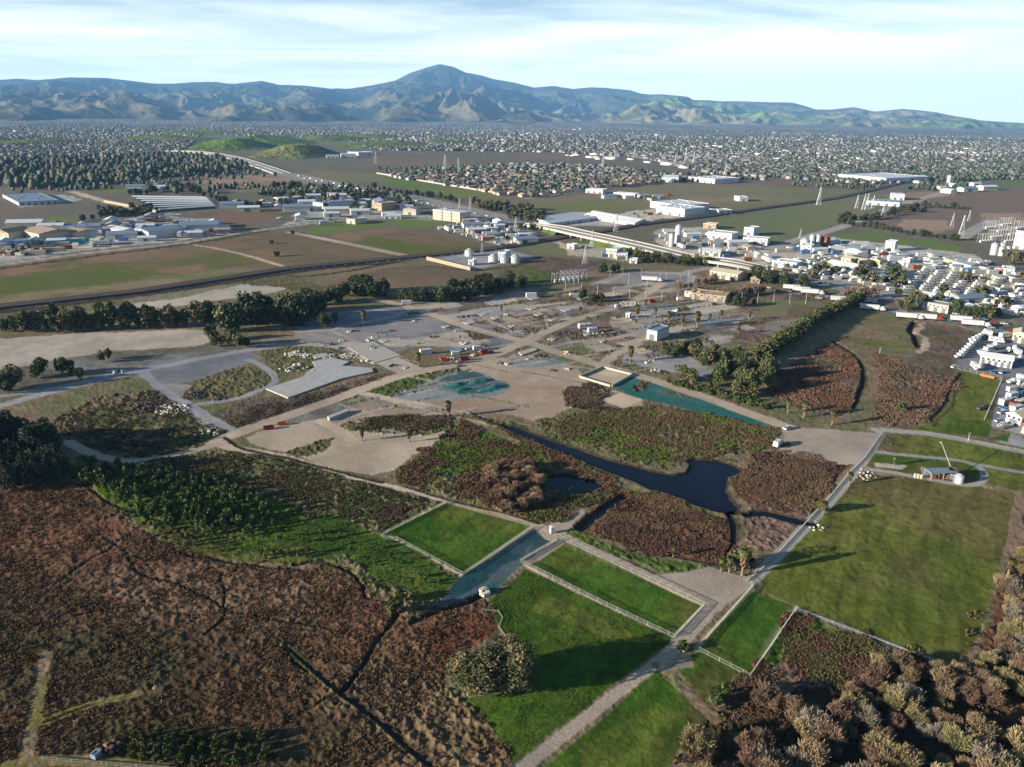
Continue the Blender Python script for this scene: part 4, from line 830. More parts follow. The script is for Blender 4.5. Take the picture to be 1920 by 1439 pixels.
for i, (x, y, hp, lab) in enumerate(PALMS):
    s = hscale(x, y, hp*1.2, 8.2); w_ = s if hp < 40 else s*.8
    palm.put(i, G(x, y), i*1.7, (w_*.95, w_*.95, s), lab, 'fan palms', 'palm tree')
s = hscale(1390, 1066, 50, 9.5); put(brownt, 0, 1388, 1062, 'huge tangled bare tree behind the palms at the gravel junction', None, 'tree', sc=(s*1.1, s*1.1, s))
for x, y, hp, lab in [(549, 439, 7, 'dark round tree at the top of the brown field'), (509, 457, 7, 'small round tree in the middle of the brown field'), (519, 481, 11, 'round tree alone low in the brown field'), (858, 566, 10, 'low tree beside the central track')]:
    put(grove, 1, x, y, lab, None, 'tree', sc=hscale(x, y, hp, 13.5)*np.array([1.4, 1.4, 1.0]))
# shrubs of the green thicket, at lower left
def fill(s, n, sp=None, world=False):
    P = PX(s) if not world else s; lo = P.min(0); hi = P.max(0); out = []
    x = rng.uniform(lo[0], hi[0], n*6); y = rng.uniform(lo[1], hi[1], n*6); k = inpoly(x, y, P); x = x[k][:n]; y = y[k][:n]
    if sp:
        keep_ = []
        for a_, b_ in zip(x, y):
            if all((a_-c_)**2+(b_-d_)**2 > sp*sp for c_, d_ in keep_): keep_.append((a_, b_))
        return np.array(keep_)
    return np.stack([x, y], 1)
gi = 0
for s_, n, sp, h0, h1 in [('150,872 260,880 400,905 470,930 520,960 500,1010 400,1005 300,985 220,940 170,905', 300, 1.3, .7, 1.5), ('480,930 640,980 740,1020 840,1080 800,1120 700,1060 600,1020 500,1010', 60, 3, .4, .9),
                          ('200,950 320,1000 460,1030 600,1040 560,1055 400,1040 280,1005', 50, 2, .4, .9)]:
    for p in fill(s_, n, sp):
        shrub.put(gi, (p[0], p[1], 0), random.random()*6, random.uniform(h0, h1)*np.array([.62, .62, random.uniform(.8, 1.3)]), 'green bush in the thicket between the marsh and the dirt road', 'bushes of the green thicket', 'shrub'); gi += 1
for x, y, s in [(740, 1150, 1.6), (752, 1128, 1.2), (1690, 770, 1.5), (1540, 958, 1.4), (1345, 1322, 1.8), (1280, 1216, .8), (1275, 1222, .8), (1288, 1220, .7), (150, 900, 2.4), (170, 908, 2.2)]:
    shrub.put(gi, G(x, y), 0, s, 'isolated bush beside a track or ditch', 'isolated bushes', 'shrub'); gi += 1
# young trees planted in rows in the shadow at the bottom left
for i in range(36):
    x = 250+(i % 12)*22+random.uniform(-7, 7); y = 1392+(i//12)*20+random.uniform(-5, 5)
    shrub.put(i, G(x, y), 0, (.55, .55, .9), 'small pale bush in the shaded rows at the bottom left', 'small bushes in shaded rows', 'shrub')
# bare willows of the lower right corner
WL = 'leafless straw coloured willow in the thicket at the lower right'
wp = list(fill('1290,1350 1400,1310 1560,1340 1640,1230 1790,1270 1860,1240 1930,1100 1990,1200 2040,1450 1780,1480 1560,1500 1280,1480', 330, 2.6))
wp += list(fill('1880,1110 1960,1000 1990,1200 1890,1230', 30, 2.5))
wp = [p for p in wp if fbm(np.array([p[0]]), np.array([p[1]]), 11, 17, 2)[0] > .31]
for i, p in enumerate(wp[:290]):
    willow.put(int(rng.integers(0, 5)), (p[0], p[1], -.1), random.random()*6, random.uniform(.65, 1.4), WL, 'thicket of bare willows', 'tree')
put(willow, 2, 1346, 1330, 'pale round willow alone at the end of the grass track', None, 'tree', s=.55)
for p in fill('915,878 990,872 1012,900 1014,948 962,966 900,925', 44, 2.2): willow.put(int(rng.choice([1, 3])), (p[0], p[1], 0), random.random()*6, random.uniform(.8, 1.2), 'grey brown willow on the rounded mound beside the small dark patch', 'willows on the mound', 'tree')
# ---------------------------------------------------------------- brush and reeds nobody could count
def tufts(name, label, specs, seed=5, thr=.45):
    rs = np.random.default_rng(seed); Vs = []; cs_ = []
    for s_, n, h, cols in specs:
        P = PX(s_); lo = P.min(0); hi = P.max(0); x = rs.uniform(lo[0], hi[0], n*3); y = rs.uniform(lo[1], hi[1], n*3)
        k = inpoly(x+(fbm(x, y, 7, 201, 3)-.5)*14, y+(fbm(x, y, 7, 203, 3)-.5)*14, P) & (fbm(x, y, 9, seed+3, 3)+.25*(fbm(x, y, 40, seed, 2)-.5)+(rs.random(len(x))-.5)*thr > .46); kk = np.nonzero(k)[0]; k[kk] = zbed(x[kk], y[kk]) > -.25; x = x[k][:n]; y = y[k][:n]; n_ = len(x)
        cl = np.array([lin(c) for c in cols]); ci = np.clip((fbm(x, y, 12, seed+9, 3)-.3)/.4*len(cl), 0, len(cl)-1e-3).astype(int); B = 5
        hh = h*(.55+.9*rs.random(n_))*(.7+.6*fbm(x, y, 5, 3, 2))
        for b in range(B):
            a = rs.random(n_)*6.28; r = hh*.42*rs.random(n_); tx = x+np.cos(a)*r; ty = y+np.sin(a)*r
            sa = rs.random(n_)*6.28; w_ = hh*(.16+.22*rs.random(n_)); sx = np.cos(sa)*w_; sy = np.sin(sa)*w_
            z1 = hh*(.6+.5*rs.random(n_)); lx = np.cos(a)*hh*.3; ly = np.sin(a)*hh*.3
            V = np.stack([np.stack([tx-sx*.6, ty-sy*.6, np.full(n_, -.35)], 1), np.stack([tx+sx*.6, ty+sy*.6, np.full(n_, -.35)], 1),
                          np.stack([tx+sx+lx, ty+sy+ly, z1], 1), np.stack([tx-sx+lx, ty-sy+ly, z1*.9], 1)], 1)
            Vs.append(V.reshape(-1, 3)); cs_.append(cl[ci]*(.75+.5*rs.random((n_, 1))))
    V = np.vstack(Vs); c = np.vstack(cs_); me = np_mesh(name, V, np.arange(len(V)).reshape(-1, 4), colf=c, mt=M['leaf'])
    return tag(link(bpy.data.objects.new(name, me)), label, None, None, 'stuff')
MC = [(102, 74, 52), (90, 64, 48), (110, 84, 60), (94, 64, 46)]
tufts('marsh_reeds', 'dry red brown reeds and brush covering the marsh', [
 ('-80,925 130,905 250,985 400,1045 560,1075 650,1070 740,1145 905,1135 900,1200 840,1260 840,1310 960,1420 940,1470 -100,1500', 40000, .27, MC),
 ('1110,985 1180,920 1230,925 1370,975 1360,1060 1250,1040 1130,1010', 11000, .36, [(88, 64, 54), (80, 58, 50), (98, 76, 60)]),
 ('1370,900 1400,880 1420,850 1480,840 1590,872 1560,920 1520,960 1440,960 1380,930', 10000, .38, [(88, 68, 56), (78, 60, 50), (98, 78, 60)])])
tufts('brush_scrub', 'knee high olive and brown scrub on the waste ground', [
 ('240,868 400,846 480,850 640,892 800,936 722,1000 600,965 480,925 400,900', 20000, 0.35, [(92, 84, 56), (84, 92, 44), (100, 84, 66)]),
 ('880,780 1060,840 1180,925 1060,972 1000,980 870,940 740,900 800,845', 16250, 0.41, [(98, 96, 48), (104, 82, 60), (116, 88, 66)]),
 ('1000,790 1220,760 1330,780 1450,800 1480,830 1270,870 1130,850', 13750, 0.43, [(100, 92, 58), (108, 88, 66), (96, 106, 48)]),
 ('1440,740 1450,700 1560,640 1612,668 1600,770 1560,785', 8750, 0.46, [(112, 84, 66), (100, 76, 60), (124, 94, 72)]),
 ('1640,660 1720,690 1800,715 1740,790 1650,800 1630,780', 7500, 0.46, [(112, 84, 72), (104, 84, 68), (120, 96, 78)]),
 ('1335,1320 1400,1275 1460,1200 1500,1150 1640,1200 1790,1258 1700,1290 1500,1300 1400,1380', 17500, 0.41, [(112, 90, 70), (104, 78, 62), (96, 92, 56)]),
 ('90,790 290,730 430,812 280,868 130,832', 8750, 0.35, [(88, 76, 58), (92, 88, 52)]), ('390,780 560,745 740,700 560,776 420,800', 5000, 0.35, [(98, 84, 66), (84, 72, 58)]),
 ('1060,730 1110,720 1150,736 1110,760 1170,772 1060,760', 3125, 0.52, [(84, 72, 62), (100, 84, 66)]), ('640,810 700,780 850,780 840,806', 3750, 0.52, [(84, 78, 52), (108, 88, 70)]),
 ('1330,1340 1500,1290 1800,1260 1880,1100 1960,900 2000,1500 1250,1500', 20000, 0.52, [(104, 84, 62), (92, 70, 56), (84, 78, 48)])], seed=8)
tufts('meadow_grass', 'green grass tufts between the bushes of the thicket', [
 ('180,910 400,900 560,950 860,1082 760,1150 560,1055 320,1010', 8000, .26, [(66, 92, 28), (56, 78, 24), (84, 94, 38)]),
 ('900,1142 985,1068 1262,1196 1180,1265 1000,1400 970,1439 880,1330 990,1290', 9000, .13, [(74, 98, 34), (90, 104, 42), (66, 88, 30)])], seed=14, thr=3)
# ================================================================ BUILDINGS
def frame_of(A, B):
    a = G(*A); b = G(*B); d = b-a; L0 = math.hypot(d[0], d[1]); return a, L0, math.atan2(d[1], d[0])
def windows_on(root, xs, z0, z1, y, mname='window_glass', w_=1.1):
    for x in xs:
        m_ = MB(); m_.box(x-w_/2, x+w_/2, y-.06, y+.02, z0, z1); f = m_.build('window', mname, root)
        s = MB(); s.box(x-w_/2-.12, x+w_/2+.12, y-.14, y-.061, z0-.16, z0-.003); s.build('sill', 'concrete', f)
def building(label, A, B, depth, h, wall='white_metal', roof='white_roof', kind_='flat', doors=2, wins=4, cat='building', name='warehouse', h2=1.6, group=None):
    """facade base runs from photo point A to B; the block extends `depth` metres away behind it"""
    a, L0, rz = frame_of(A, B); root = empty(name, a, rz, label, cat, group)
    m_ = MB()
    if kind_ == 'gable':
        m_.box(0, L0, 0, depth, 0, h)
        if depth <= L0:
            for x in (0, L0): m_.add([(x, .0, h), (x, depth, h), (x, depth/2, h+h2)], [(0, 1, 2) if x else (0, 2, 1)])
            m_.build('wall', wall, root); r = MB(); r.gable(0, L0, 0, depth, h+.03, h2, over=.5, t=.25); r.build('roof', roof, root)
        else:
            for y in (0, depth): m_.add([(0, y, h), (L0, y, h), (L0/2, y, h+h2)], [(0, 1, 2) if not y else (0, 2, 1)])
            m_.build('wall', wall, root); r = MB(); o_ = .5; t_ = .25; z0 = h+.03
            v = [(-o_, -o_, z0), (L0+o_, -o_, z0), (L0+o_, depth+o_, z0), (-o_, depth+o_, z0), (L0/2, -o_, z0+h2), (L0/2, depth+o_, z0+h2)]
            v += [(p[0], p[1], p[2]+t_) for p in v]
            r.add(v, [(0, 3, 2, 1), (6, 10, 11, 9), (7, 8, 11, 10), (0, 6, 9, 3), (1, 2, 8, 7), (0, 1, 7, 10, 6), (3, 9, 11, 8, 2)]); r.build('roof', roof, root)
    else:
        m_.box(0, L0, 0, depth, 0, h); m_.build('wall', wall, root)
        r = MB(); r.box(.3, L0-.3, .3, depth-.3, h+.003, h+.12)
        for q in ((-.12, L0+.12, -.12, .28), (-.12, L0+.12, depth-.28, depth+.12), (-.12, .28, .283, depth-.283), (L0-.28, L0+.12, .283, depth-.283)): r.box(*q, h-.3, h+.55)
        for i in range(int(min(5, L0*depth/260))): x = (i+.7)*L0/6; y = depth*(.3+.4*((i*7) % 3)/2); r.box(x, x+2, y, y+1.6, h+.12, h+1.2)
        r.build('roof', roof, root)
    for i in range(doors):
        x = L0*(i+.5)/doors; d_ = MB(); w_ = min(3.6, L0/doors*.5); d_.box(x-w_/2, x+w_/2, -.07, .02, 0.0, min(3.6, h*.7)); dd = d_.build('door', 'door_paint', root)
        hh_ = MB(); hh_.box(x-w_/2-.15, x+w_/2+.15, -.12, -.071, min(3.6, h*.7)-.25, min(3.6, h*.7)); hh_.build('door_frame', 'galvanised', dd)
    if wins: windows_on(root, [L0*(i+.5)/wins for i in range(wins)], h*.68, h*.68+.9, 0)
    return root
B_ = building
B_('huge flat white warehouse far right beside the railway', (1660, 345), (1740, 341), 110, 10, doors=8, wins=0)
B_('long pale blue roofed shed beyond the olive field', (1624, 384), (1686, 388), 26, 6, roof='blue_grey', doors=4, wins=0)
B_('white two storey block right of the pale blue shed', (1672, 375), (1695, 376), 28, 8, doors=2, wins=4)
B_('white warehouse with big flank facing the olive field', (1230, 400), (1283, 407), 42, 9, doors=3, wins=4); B_('white warehouse annex behind and right of the big flanked one', (1278, 398), (1330, 394), 60, 8, doors=3, wins=4)
B_('low white shed right of the white warehouse annex', (1347, 403), (1372, 402), 20, 5, doors=2, wins=2); B_('white shed far right of the annex at the railway', (1386, 378), (1402, 378), 20, 6, doors=1, wins=2)
B_('long white shed with a dark round opening above the road junction', (1326, 448), (1371, 453), 18, 7, doors=2, wins=4)
B_('tall white office block behind the right long shed', (1394, 441), (1412, 443), 16, 8, doors=1, wins=4); B_('long white shed beside the junction road', (1392, 457), (1438, 461), 14, 6, doors=3, wins=6)
B_('small tan shed with ribbed roof behind the long white shed', (1318, 428), (1342, 430), 12, 5, wall='tan', roof='cream', doors=1, wins=3)
B_('white sheds cluster building beside the freeway underpass', (1316, 481), (1350, 483), 12, 5, doors=2, wins=3, kind_='gable')
B_('cream and white motel building by the green bank below the freeway', (1136, 482), (1156, 484), 16, 7, wall='cream', doors=1, wins=4); B_('white low wing beside the cream motel building', (1154, 486), (1176, 487), 14, 4.5, doors=1, wins=4)
B_('small white shed left of the motel building', (1063, 466), (1076, 468), 7, 4, doors=1, wins=2); B_('white shed with van bays beside the yard road', (1180, 494), (1194, 495), 7, 3.5, doors=1, wins=2)
B_('long cream warehouse with low gable roof below the freeway', (1330, 520), (1382, 528), 16, 5, wall='cream', roof='cream', kind_='gable', doors=3, wins=6)
B_('small tan shed right of the long cream warehouse', (1408, 532), (1424, 533), 7, 3, wall='tan', roof='tan', kind_='gable', doors=1, wins=2)
B_('low flat roofed pinkish building with open bays in the old works', (1296, 561), (1360, 568), 14, 4, wall='tan', roof='tan', doors=3, wins=5); B_('front wing of the low flat roofed building', (1283, 556), (1312, 560), 12, 3.6, wall='cream', roof='tan', doors=1, wins=3)
B_('grey metal shed with pale ribbed front in the middle of the works', (1212, 636), (1231, 640), 14, 5.5, wall='white_metal', roof='blue_grey', doors=1, wins=0, name='shed', cat='shed')
B_('small white shed in the asphalt yard left of the tall palms', (1259, 592), (1268, 593), 4, 3, doors=1, wins=1, name='shed', cat='shed'); B_('tiny white hut beside the palm in the asphalt yard', (1173, 596), (1180, 597), 3, 2.6, doors=1, wins=1, name='shed', cat='shed')
B_('long white building at the left end of the mobile homes', (1447, 500), (1492, 506), 14, 5, doors=3, wins=5); B_('long cream shed above the mobile homes', (1576, 495), (1618, 502), 12, 5, wall='cream', roof='cream', kind_='gable', doors=3, wins=5)
B_('long white roofed row below the cream shed', (1552, 500), (1606, 510), 9, 4, kind_='gable', doors=4, wins=6); B_('yellow shed at the right end of the cream shed', (1632, 499), (1648, 501), 9, 5, wall='yellow_paint', roof='cream', kind_='gable', doors=1, wins=2)
B_('long cream building behind the fence of the truck road', (1716, 578), (1776, 589), 10, 5, wall='cream', roof='grey_roof', doors=4, wins=8); B_('white roofed shed behind the long cream building', (1716, 562), (1748, 567), 10, 4, kind_='gable', doors=2, wins=3)
B_('big white block with dark sawtooth roof at the right edge', (1898, 466), (1930, 470), 40, 18, roof='dark_roof', doors=2, wins=6); B_('white flat roofed shed at the end of the yard rows', (1880, 516), (1900, 518), 12, 5, doors=1, wins=2)
B_('white plant building between the batch silos', (1658, 470), (1676, 472), 10, 9, doors=1, wins=2); B_('white shed right of the yellow frames', (1690, 498), (1704, 500), 8, 6, doors=1, wins=2)
B_('white shed with tower in the concrete works', (1500, 472), (1520, 474), 12, 6, doors=1, wins=2); B_('red brown shed behind the twin silos', (1530, 462), (1548, 464), 12, 9, wall='rust', roof='rust', doors=1, wins=0)
B_('long low white yard building with brown end in the right boat yard', (1836, 683), (1896, 692), 8, 4.2, roof='white_roof', doors=5, wins=6, kind_='gable'); B_('cream roofed workshop at the top of the right boat yard', (1896, 642), (1924, 646), 12, 5, wall='cream', roof='cream', kind_='gable', doors=2, wins=3)
B_('white tiled roof house in the lower right yard', (1884, 792), (1912, 802), 9, 4, kind_='gable', roof='cream', doors=1, wins=3)
# left industrial group
B_('long tan shed with pale gables at the left edge', (42, 446), (75, 454), 34, 7, wall='cream', roof='tan', kind_='gable', h2=3, doors=3, wins=4); B_('tan shed cut by the left edge of the photo', (-10, 450), (18, 452), 26, 7, wall='cream', roof='tan', kind_='gable', h2=3, doors=2, wins=3)
B_('tan shed in the middle of the left works', (110, 444), (140, 449), 26, 6, wall='cream', roof='tan', kind_='gable', doors=2, wins=4); B_('cream office building at the end of the teal containers', (170, 460), (188, 460), 12, 5.5, wall='cream', roof='cream', doors=1, wins=4)
B_('white shed row left of the blue roofed hall', (196, 436), (230, 443), 16, 5, kind_='gable', doors=3, wins=4); B_('white hall with pale blue roof at the right of the left works', (254, 443), (280, 449), 34, 7, roof='blue_grey', kind_='gable', h2=2, doors=2, wins=3)
B_('long pale blue shed roof in the middle of the left works', (60, 440), (190, 434), 30, 5, roof='blue_grey', doors=6, wins=0); B_('low pale shed at the foot of the left works', (4, 466), (60, 462), 18, 5, roof='blue_grey', doors=4, wins=4)
B_('wide blue grey glasshouse roof beyond the left grey field', (36, 386), (110, 382), 120, 4, wall='white_metal', roof='blue_grey', doors=6, wins=0, name='greenhouse', cat='greenhouse')
B_('white and blue hall in the left village', (587, 389), (606, 392), 50, 7, roof='blue_grey', doors=2, wins=3); B_('long white shed in the left village', (528, 380), (574, 376), 18, 5, doors=4, wins=5); B_('tan two storey building near the left underpass', (698, 394), (716, 396), 26, 9, wall='tan', roof='tan', doors=1, wins=6)
B_('small cream office on the green lawn of the left village', (650, 419), (666, 421), 18, 5, wall='cream', roof='grey_roof', doors=1, wins=4); B_('long pale shed right of the lawn office', (720, 411), (752, 411), 12, 4, doors=3, wins=4)
B_('cream building with gables near the underpass', (756, 403), (780, 404), 20, 7, wall='cream', roof='grey_roof', kind_='gable', doors=1, wins=4); B_('white hut at the corner of the left village', (575, 396), (590, 397), 16, 4.5, doors=1, wins=2)
for k_, (xa, xb) in enumerate([(812, 828), (829, 845), (846, 862)]):
    a, L0, rz = frame_of((xa, 411+k_*2.2), (xb, 413.4+k_*2.2)); r_ = empty('hotel', a, rz, ['left wing', 'middle wing', 'right wing'][k_]+' of the cream three storey hotel by the freeway', 'hotel'); q = MB(); q.box(0, L0, 0, 16, 0, 10.5); q.build('wall', 'cream', r_)
    q = MB(); q.box(-.3, L0+.3, -.3, 16.3, 10.51, 11.3); q.build('roof', 'white_roof', r_)
    for z in (1.4, 4.8, 8.0): windows_on(r_, [L0*(i+.5)/4 for i in range(4)], z, z+1.4, 0)
B_('white roofed school block with round dome beyond the knolls', (640, 296), (668, 296), 40, 9, doors=2, wins=4); B_('white shed group right of the green knolls', (672, 292), (700, 291), 50, 8, doors=2, wins=3); B_('long white shed beyond the green knolls', (612, 297), (636, 297), 30, 7, doors=3, wins=0)
B_('white plant hall on the far plain below the mountain', (1098, 362), (1130, 364), 20, 6, doors=3, wins=4); B_('row of white sheds with lorries in the olive field', (1150, 368), (1190, 371), 16, 5, doors=4, wins=0); B_('far white plant at the end of the tract houses', (1240, 342), (1272, 343), 60, 9, doors=3, wins=0); B_('second far white plant beside the tract houses', (1290, 340), (1340, 345), 70, 8, doors=4, wins=0)
B_('white hospital block on the left plain below the hills', (164, 219), (176, 219), 60, 30, doors=1, wins=6)
# parallel storage sheds
def shedrow(label, group, A0, B0, A1, B1, n, depth, h, wall, roof):
    for i in range(n):
        t = i/(n-1); A = (A0[0]+(A1[0]-A0[0])*t, A0[1]+(A1[1]-A0[1])*t); B = (B0[0]+(B1[0]-B0[0])*t, B0[1]+(B1[1]-B0[1])*t)
        a, L0, rz = frame_of(A, B); r_ = empty('storage_shed', a, rz, label, 'storage shed', group); q = MB(); q.box(0, L0, 0, depth, 0, h); q.build('wall', wall, r_); q = MB(); q.gable(0, L0, 0, depth, h+.02, 1.1, over=.4); q.build('roof', roof, r_)
        for k in range(4): q = MB(); x = L0*(k+.5)/4; q.box(x-1.4, x+1.4, -.06, .02, 0, 2.4); q.build('door', 'door_paint', r_)
shedrow('long white storage shed in the fan of parallel rows left of the overpass', 'white storage sheds left of the overpass', (1010, 416), (1082, 405), (1030, 425), (1120, 413), 5, 10, 3.2, 'white_metal', 'white_roof')
shedrow('long white storage shed in the rows running down to the railway', 'white storage sheds by the railway', (1108, 402), (1200, 419), (1090, 409), (1190, 424), 3, 9, 3.2, 'white_metal', 'white_roof')
shedrow('long low white roofed storage row behind the pale track', 'storage rows', (248, 373), (386, 375), (300, 398), (404, 391), 7, 6.5, 2.8, 'dark_roof', 'white_roof')
# silos, tanks and towers
def silo(label, px, py, r, h, n=1, cap=True):
    root = empty('silo', G(px, py), 0, label, 'silo')
    for i in range(n):
        q = MB(); q.cyl(i*r*2.2, 0, 0, h, r, 16); q.build('tank', 'steel_white', root)
        if cap: q = MB(); q.cyl(i*r*2.2, 0, h+.003, h+r*.5, r*1.02, 16, r2=r*.3); q.build('cap', 'galvanised', root)
    q = MB()
    for i in range(int(h/.6)): q.box(-r-.25, -r-.1, -.3, .3, i*.6, i*.6+.08)
    q.box(-r-.27, -r-.08, -.36, -.3, 0, h); q.box(-r-.27, -r-.08, .3, .36, 0, h); q.build('ladder', 'galvanised', root); return root
silo('tall white batching silo above the freeway bend', 1270, 461, 3.0, 19); silo('short white silo beside the tall batching silo', 1258, 463, 2.4, 12); silo('twin white silos of the right concrete works', 1521, 463, 2.6, 11, 2)
silo('twin white tanks in front of the yellow frames', 1862, 478, 3.2, 10, 2); silo('cluster of white tanks at the substation', 1876, 480, 2.6, 8, 2); silo('round white tank in the works yard', 1508, 466, 4.5, 8); silo('white tower with round cap among trees at far right', 1778, 346, 4, 16)
silo('white tanks in the fenced pumping compound', 925, 492, 4.2, 5, 3); silo('single white tank at the back of the pumping compound', 880, 480, 4, 4.5)
B_('white pump house in the fenced pumping compound', (934, 489), (948, 490), 14, 7, doors=1, wins=2); B_('low white control hut at the front of the pumping compound', (878, 497), (888, 498), 6, 4, doors=1, wins=2)
# ---- old slabs and foundations of the demolished works
def slab(label, s_, h, m_='concrete', name='concrete_slab', z0=0):
    P = PX(s_); 
    if np.cross(P[1]-P[0], P[2]-P[1]) < 0: P = P[::-1]
    c = P.mean(0); n = len(P); q = MB(); V = [(*(p-c), -.3+z0) for p in P]+[(*(p-c), h) for p in P]
    q.add(V, [tuple(range(n-1, -1, -1)), tuple(range(n, 2*n))]+[(i, (i+1) % n, n+(i+1) % n, n+i) for i in range(n)])
    o = q.build(name, m_); o.location = (c[0], c[1], 0); return tag(o, label, 'concrete slab')
slab('broad raised concrete foundation slab beside the main dirt road', '499,731 540,748 640,712 700,699 697,692 640,688 655,680 622,673 586,680 592,690 575,700 570,708', .6)
slab('grey raised slab in the open pale plot above the crossing', '652,652 700,641 752,667 700,682', .25, 'concrete_pale'); slab('narrow pale loading wall in the dirt lot', '614,786 652,772 655,775 618,790', 1.3)
slab('low slab left of the raised foundation', '585,668 612,663 616,669 592,674', .5); slab('small square slab near the rubble heaps', '540,664 560,660 566,666 544,671', .7, 'concrete_pale')
slab('pale slab above the small teal patch', '972,662 1000,654 1008,658 978,668', .6, 'concrete_pale'); slab('blue grey slab beside the red skips', '844,658 862,654 868,659 850,664', .5, 'blue_grey')
for i, (x, y, w_, d_, mm) in enumerate([(880, 605, 26, 7, 0), (930, 596, 22, 6, 1), (960, 612, 18, 5, 0), (1010, 590, 20, 6, 1), (1062, 582, 24, 6, 0), (1036, 600, 18, 4, 1), (905, 590, 20, 5, 0), (998, 579, 22, 5, 1), (1100, 628, 16, 5, 0), (1130, 640, 14, 5, 1), (1150, 624, 12, 4, 0), (1215, 590, 20, 6, 0), (1300, 575, 26, 5, 1), (836, 613, 18, 5, 1), (760, 690, 10, 4, 1), (1090, 560, 24, 5, 0), (1000, 560, 26, 5, 0), (720, 640, 20, 5, 0)]):
    slab(['flat pinkish foundation slab', 'pale rectangular foundation slab'][mm]+' number among the weedy plots' if False else ['flat grey foundation remnant among the weedy plots', 'pale foundation remnant among the weedy plots'][mm],
         f'{x-w_/2},{y} {x+w_*.1},{y-d_*.6} {x+w_/2},{y} {x-w_*.1},{y+d_*.6}', .3, ['concrete', 'concrete_pale'][mm], 'foundation')['group'] = 'foundation remnants'
# fenced slab with low walls
q = MB(); P = PX('1086,708 1130,690 1186,704 1146,726'); c0 = P.mean(0); root = empty('walled_pad', (c0[0], c0[1], 0), 0, 'square sandy pad with low pale walls beside the teal strip', 'pad')
for i in range(4):
    a = P[i]-c0; b = P[(i+1) % 4]-c0; d = (b-a)/np.linalg.norm(b-a)*.4; q = MB(); n_ = np.array([-d[1], d[0]]); 
    V = [(*(a+d-n_), -.2), (*(b-d-n_), -.2), (*(b-d+n_), -.2), (*(a+d+n_), -.2)]; V += [(v[0], v[1], 1.0) for v in V]
    q.add(V, [(0, 3, 2, 1), (4, 5, 6, 7), (0, 1, 5, 4), (1, 2, 6, 5), (2, 3, 7, 6), (3, 0, 4, 7)]); q.build('wall', 'concrete_pale', root)
# rubble heaps and boulders
def heap(label, px, py, r, h, cols, name='rubble_heap', cat='rubble heap', n=60, sz=.5):
    rs = np.random.default_rng(int(px*7+py)); q = MB(); root = G(px, py)
    for i in range(n):
        a = rs.random()*6.28; rr = r*rs.random()**.6; x = math.cos(a)*rr; y = math.sin(a)*rr; z = h*(1-rr/r)*rs.random()
        s = sz*(.5+rs.random()); ro = rs.random()*3; cc = lin(cols[rs.integers(0, len(cols))])*(.8+.4*rs.random())
        v = [(x+s*(math.cos(ro+k*1.57)*(1 if zz == 0 else .8)), y+s*math.sin(ro+k*1.57)*(1 if zz == 0 else .7), z+zz*s*.9-.1) for zz in (0, 1) for k in range(4)]
        q.add(v, [(0, 3, 2, 1), (4, 5, 6, 7), (0, 1, 5, 4), (1, 2, 6, 5), (2, 3, 7, 6), (3, 0, 4, 7)], tuple(cc))
    o = q.build(name, M['town']); o.location = [float(t) for t in root]; return tag(o, label, cat)
PALE = [(196, 190, 176), (170, 162, 150), (150, 142, 130)]; DRK = [(74, 64, 60), (92, 80, 72), (60, 54, 50)]
heap('pale rubble heap left of the raised foundation', 552, 690, 7, 1.6, PALE); heap('pale rubble spread above the raised foundation', 556, 664, 6, 1.3, PALE); heap('pale rubble at the right of the raised foundation', 655, 668, 4.5, .9, PALE); heap('pale rubble heap in the middle of the small square slabs', 575, 668, 4, 1.3, PALE)
heap('dark heap of burnt debris in the grass island', 366, 742, 6, 1.6, DRK, n=90); heap('dark debris at the edge of the left grass field', 270, 764, 8, 1, DRK, n=80); heap('pale rubble at the junction of the old tracks', 325, 768, 7, .8, PALE, n=70); heap('pale rubble below the old tracks', 390, 812, 5, .6, PALE, n=40)
heap('white rubble in the shade above the left tracks', 218, 697, 4, 1.3, PALE, n=30); heap('dark stones beside the seeded patch', 1010, 668, 4, .9, DRK, n=40); heap('scrap heap of mixed colours by the left works', 52, 472, 22, 5, [(120, 80, 60), (80, 76, 80), (150, 120, 60), (70, 60, 56)], 'scrap_heap', 'scrap heap', 160, 1.6)
heap('pale spoil heap at the foot of the reeds', 908, 1112, 1.6, 1.5, PALE, n=14, sz=.7); heap('pale boulders beside the long concrete road', 1532, 990, 2.5, .6, PALE, n=14, sz=.35); heap('white stones where the field road bends', 1278, 1222, 2, .5, PALE, n=12, sz=.3)
heap('stones in the scrub left of the memorial loop', 1618, 890, 5, .5, PALE, n=26, sz=.4); heap('rubble along the top of the old works road', 1180, 570, 7, 1, PALE, n=40); heap('debris beside the grey yard of the works', 1112, 622, 6, 1, PALE+DRK, n=50); heap('debris right of the grey yard of the works', 1140, 628, 6, 1, DRK, n=50)
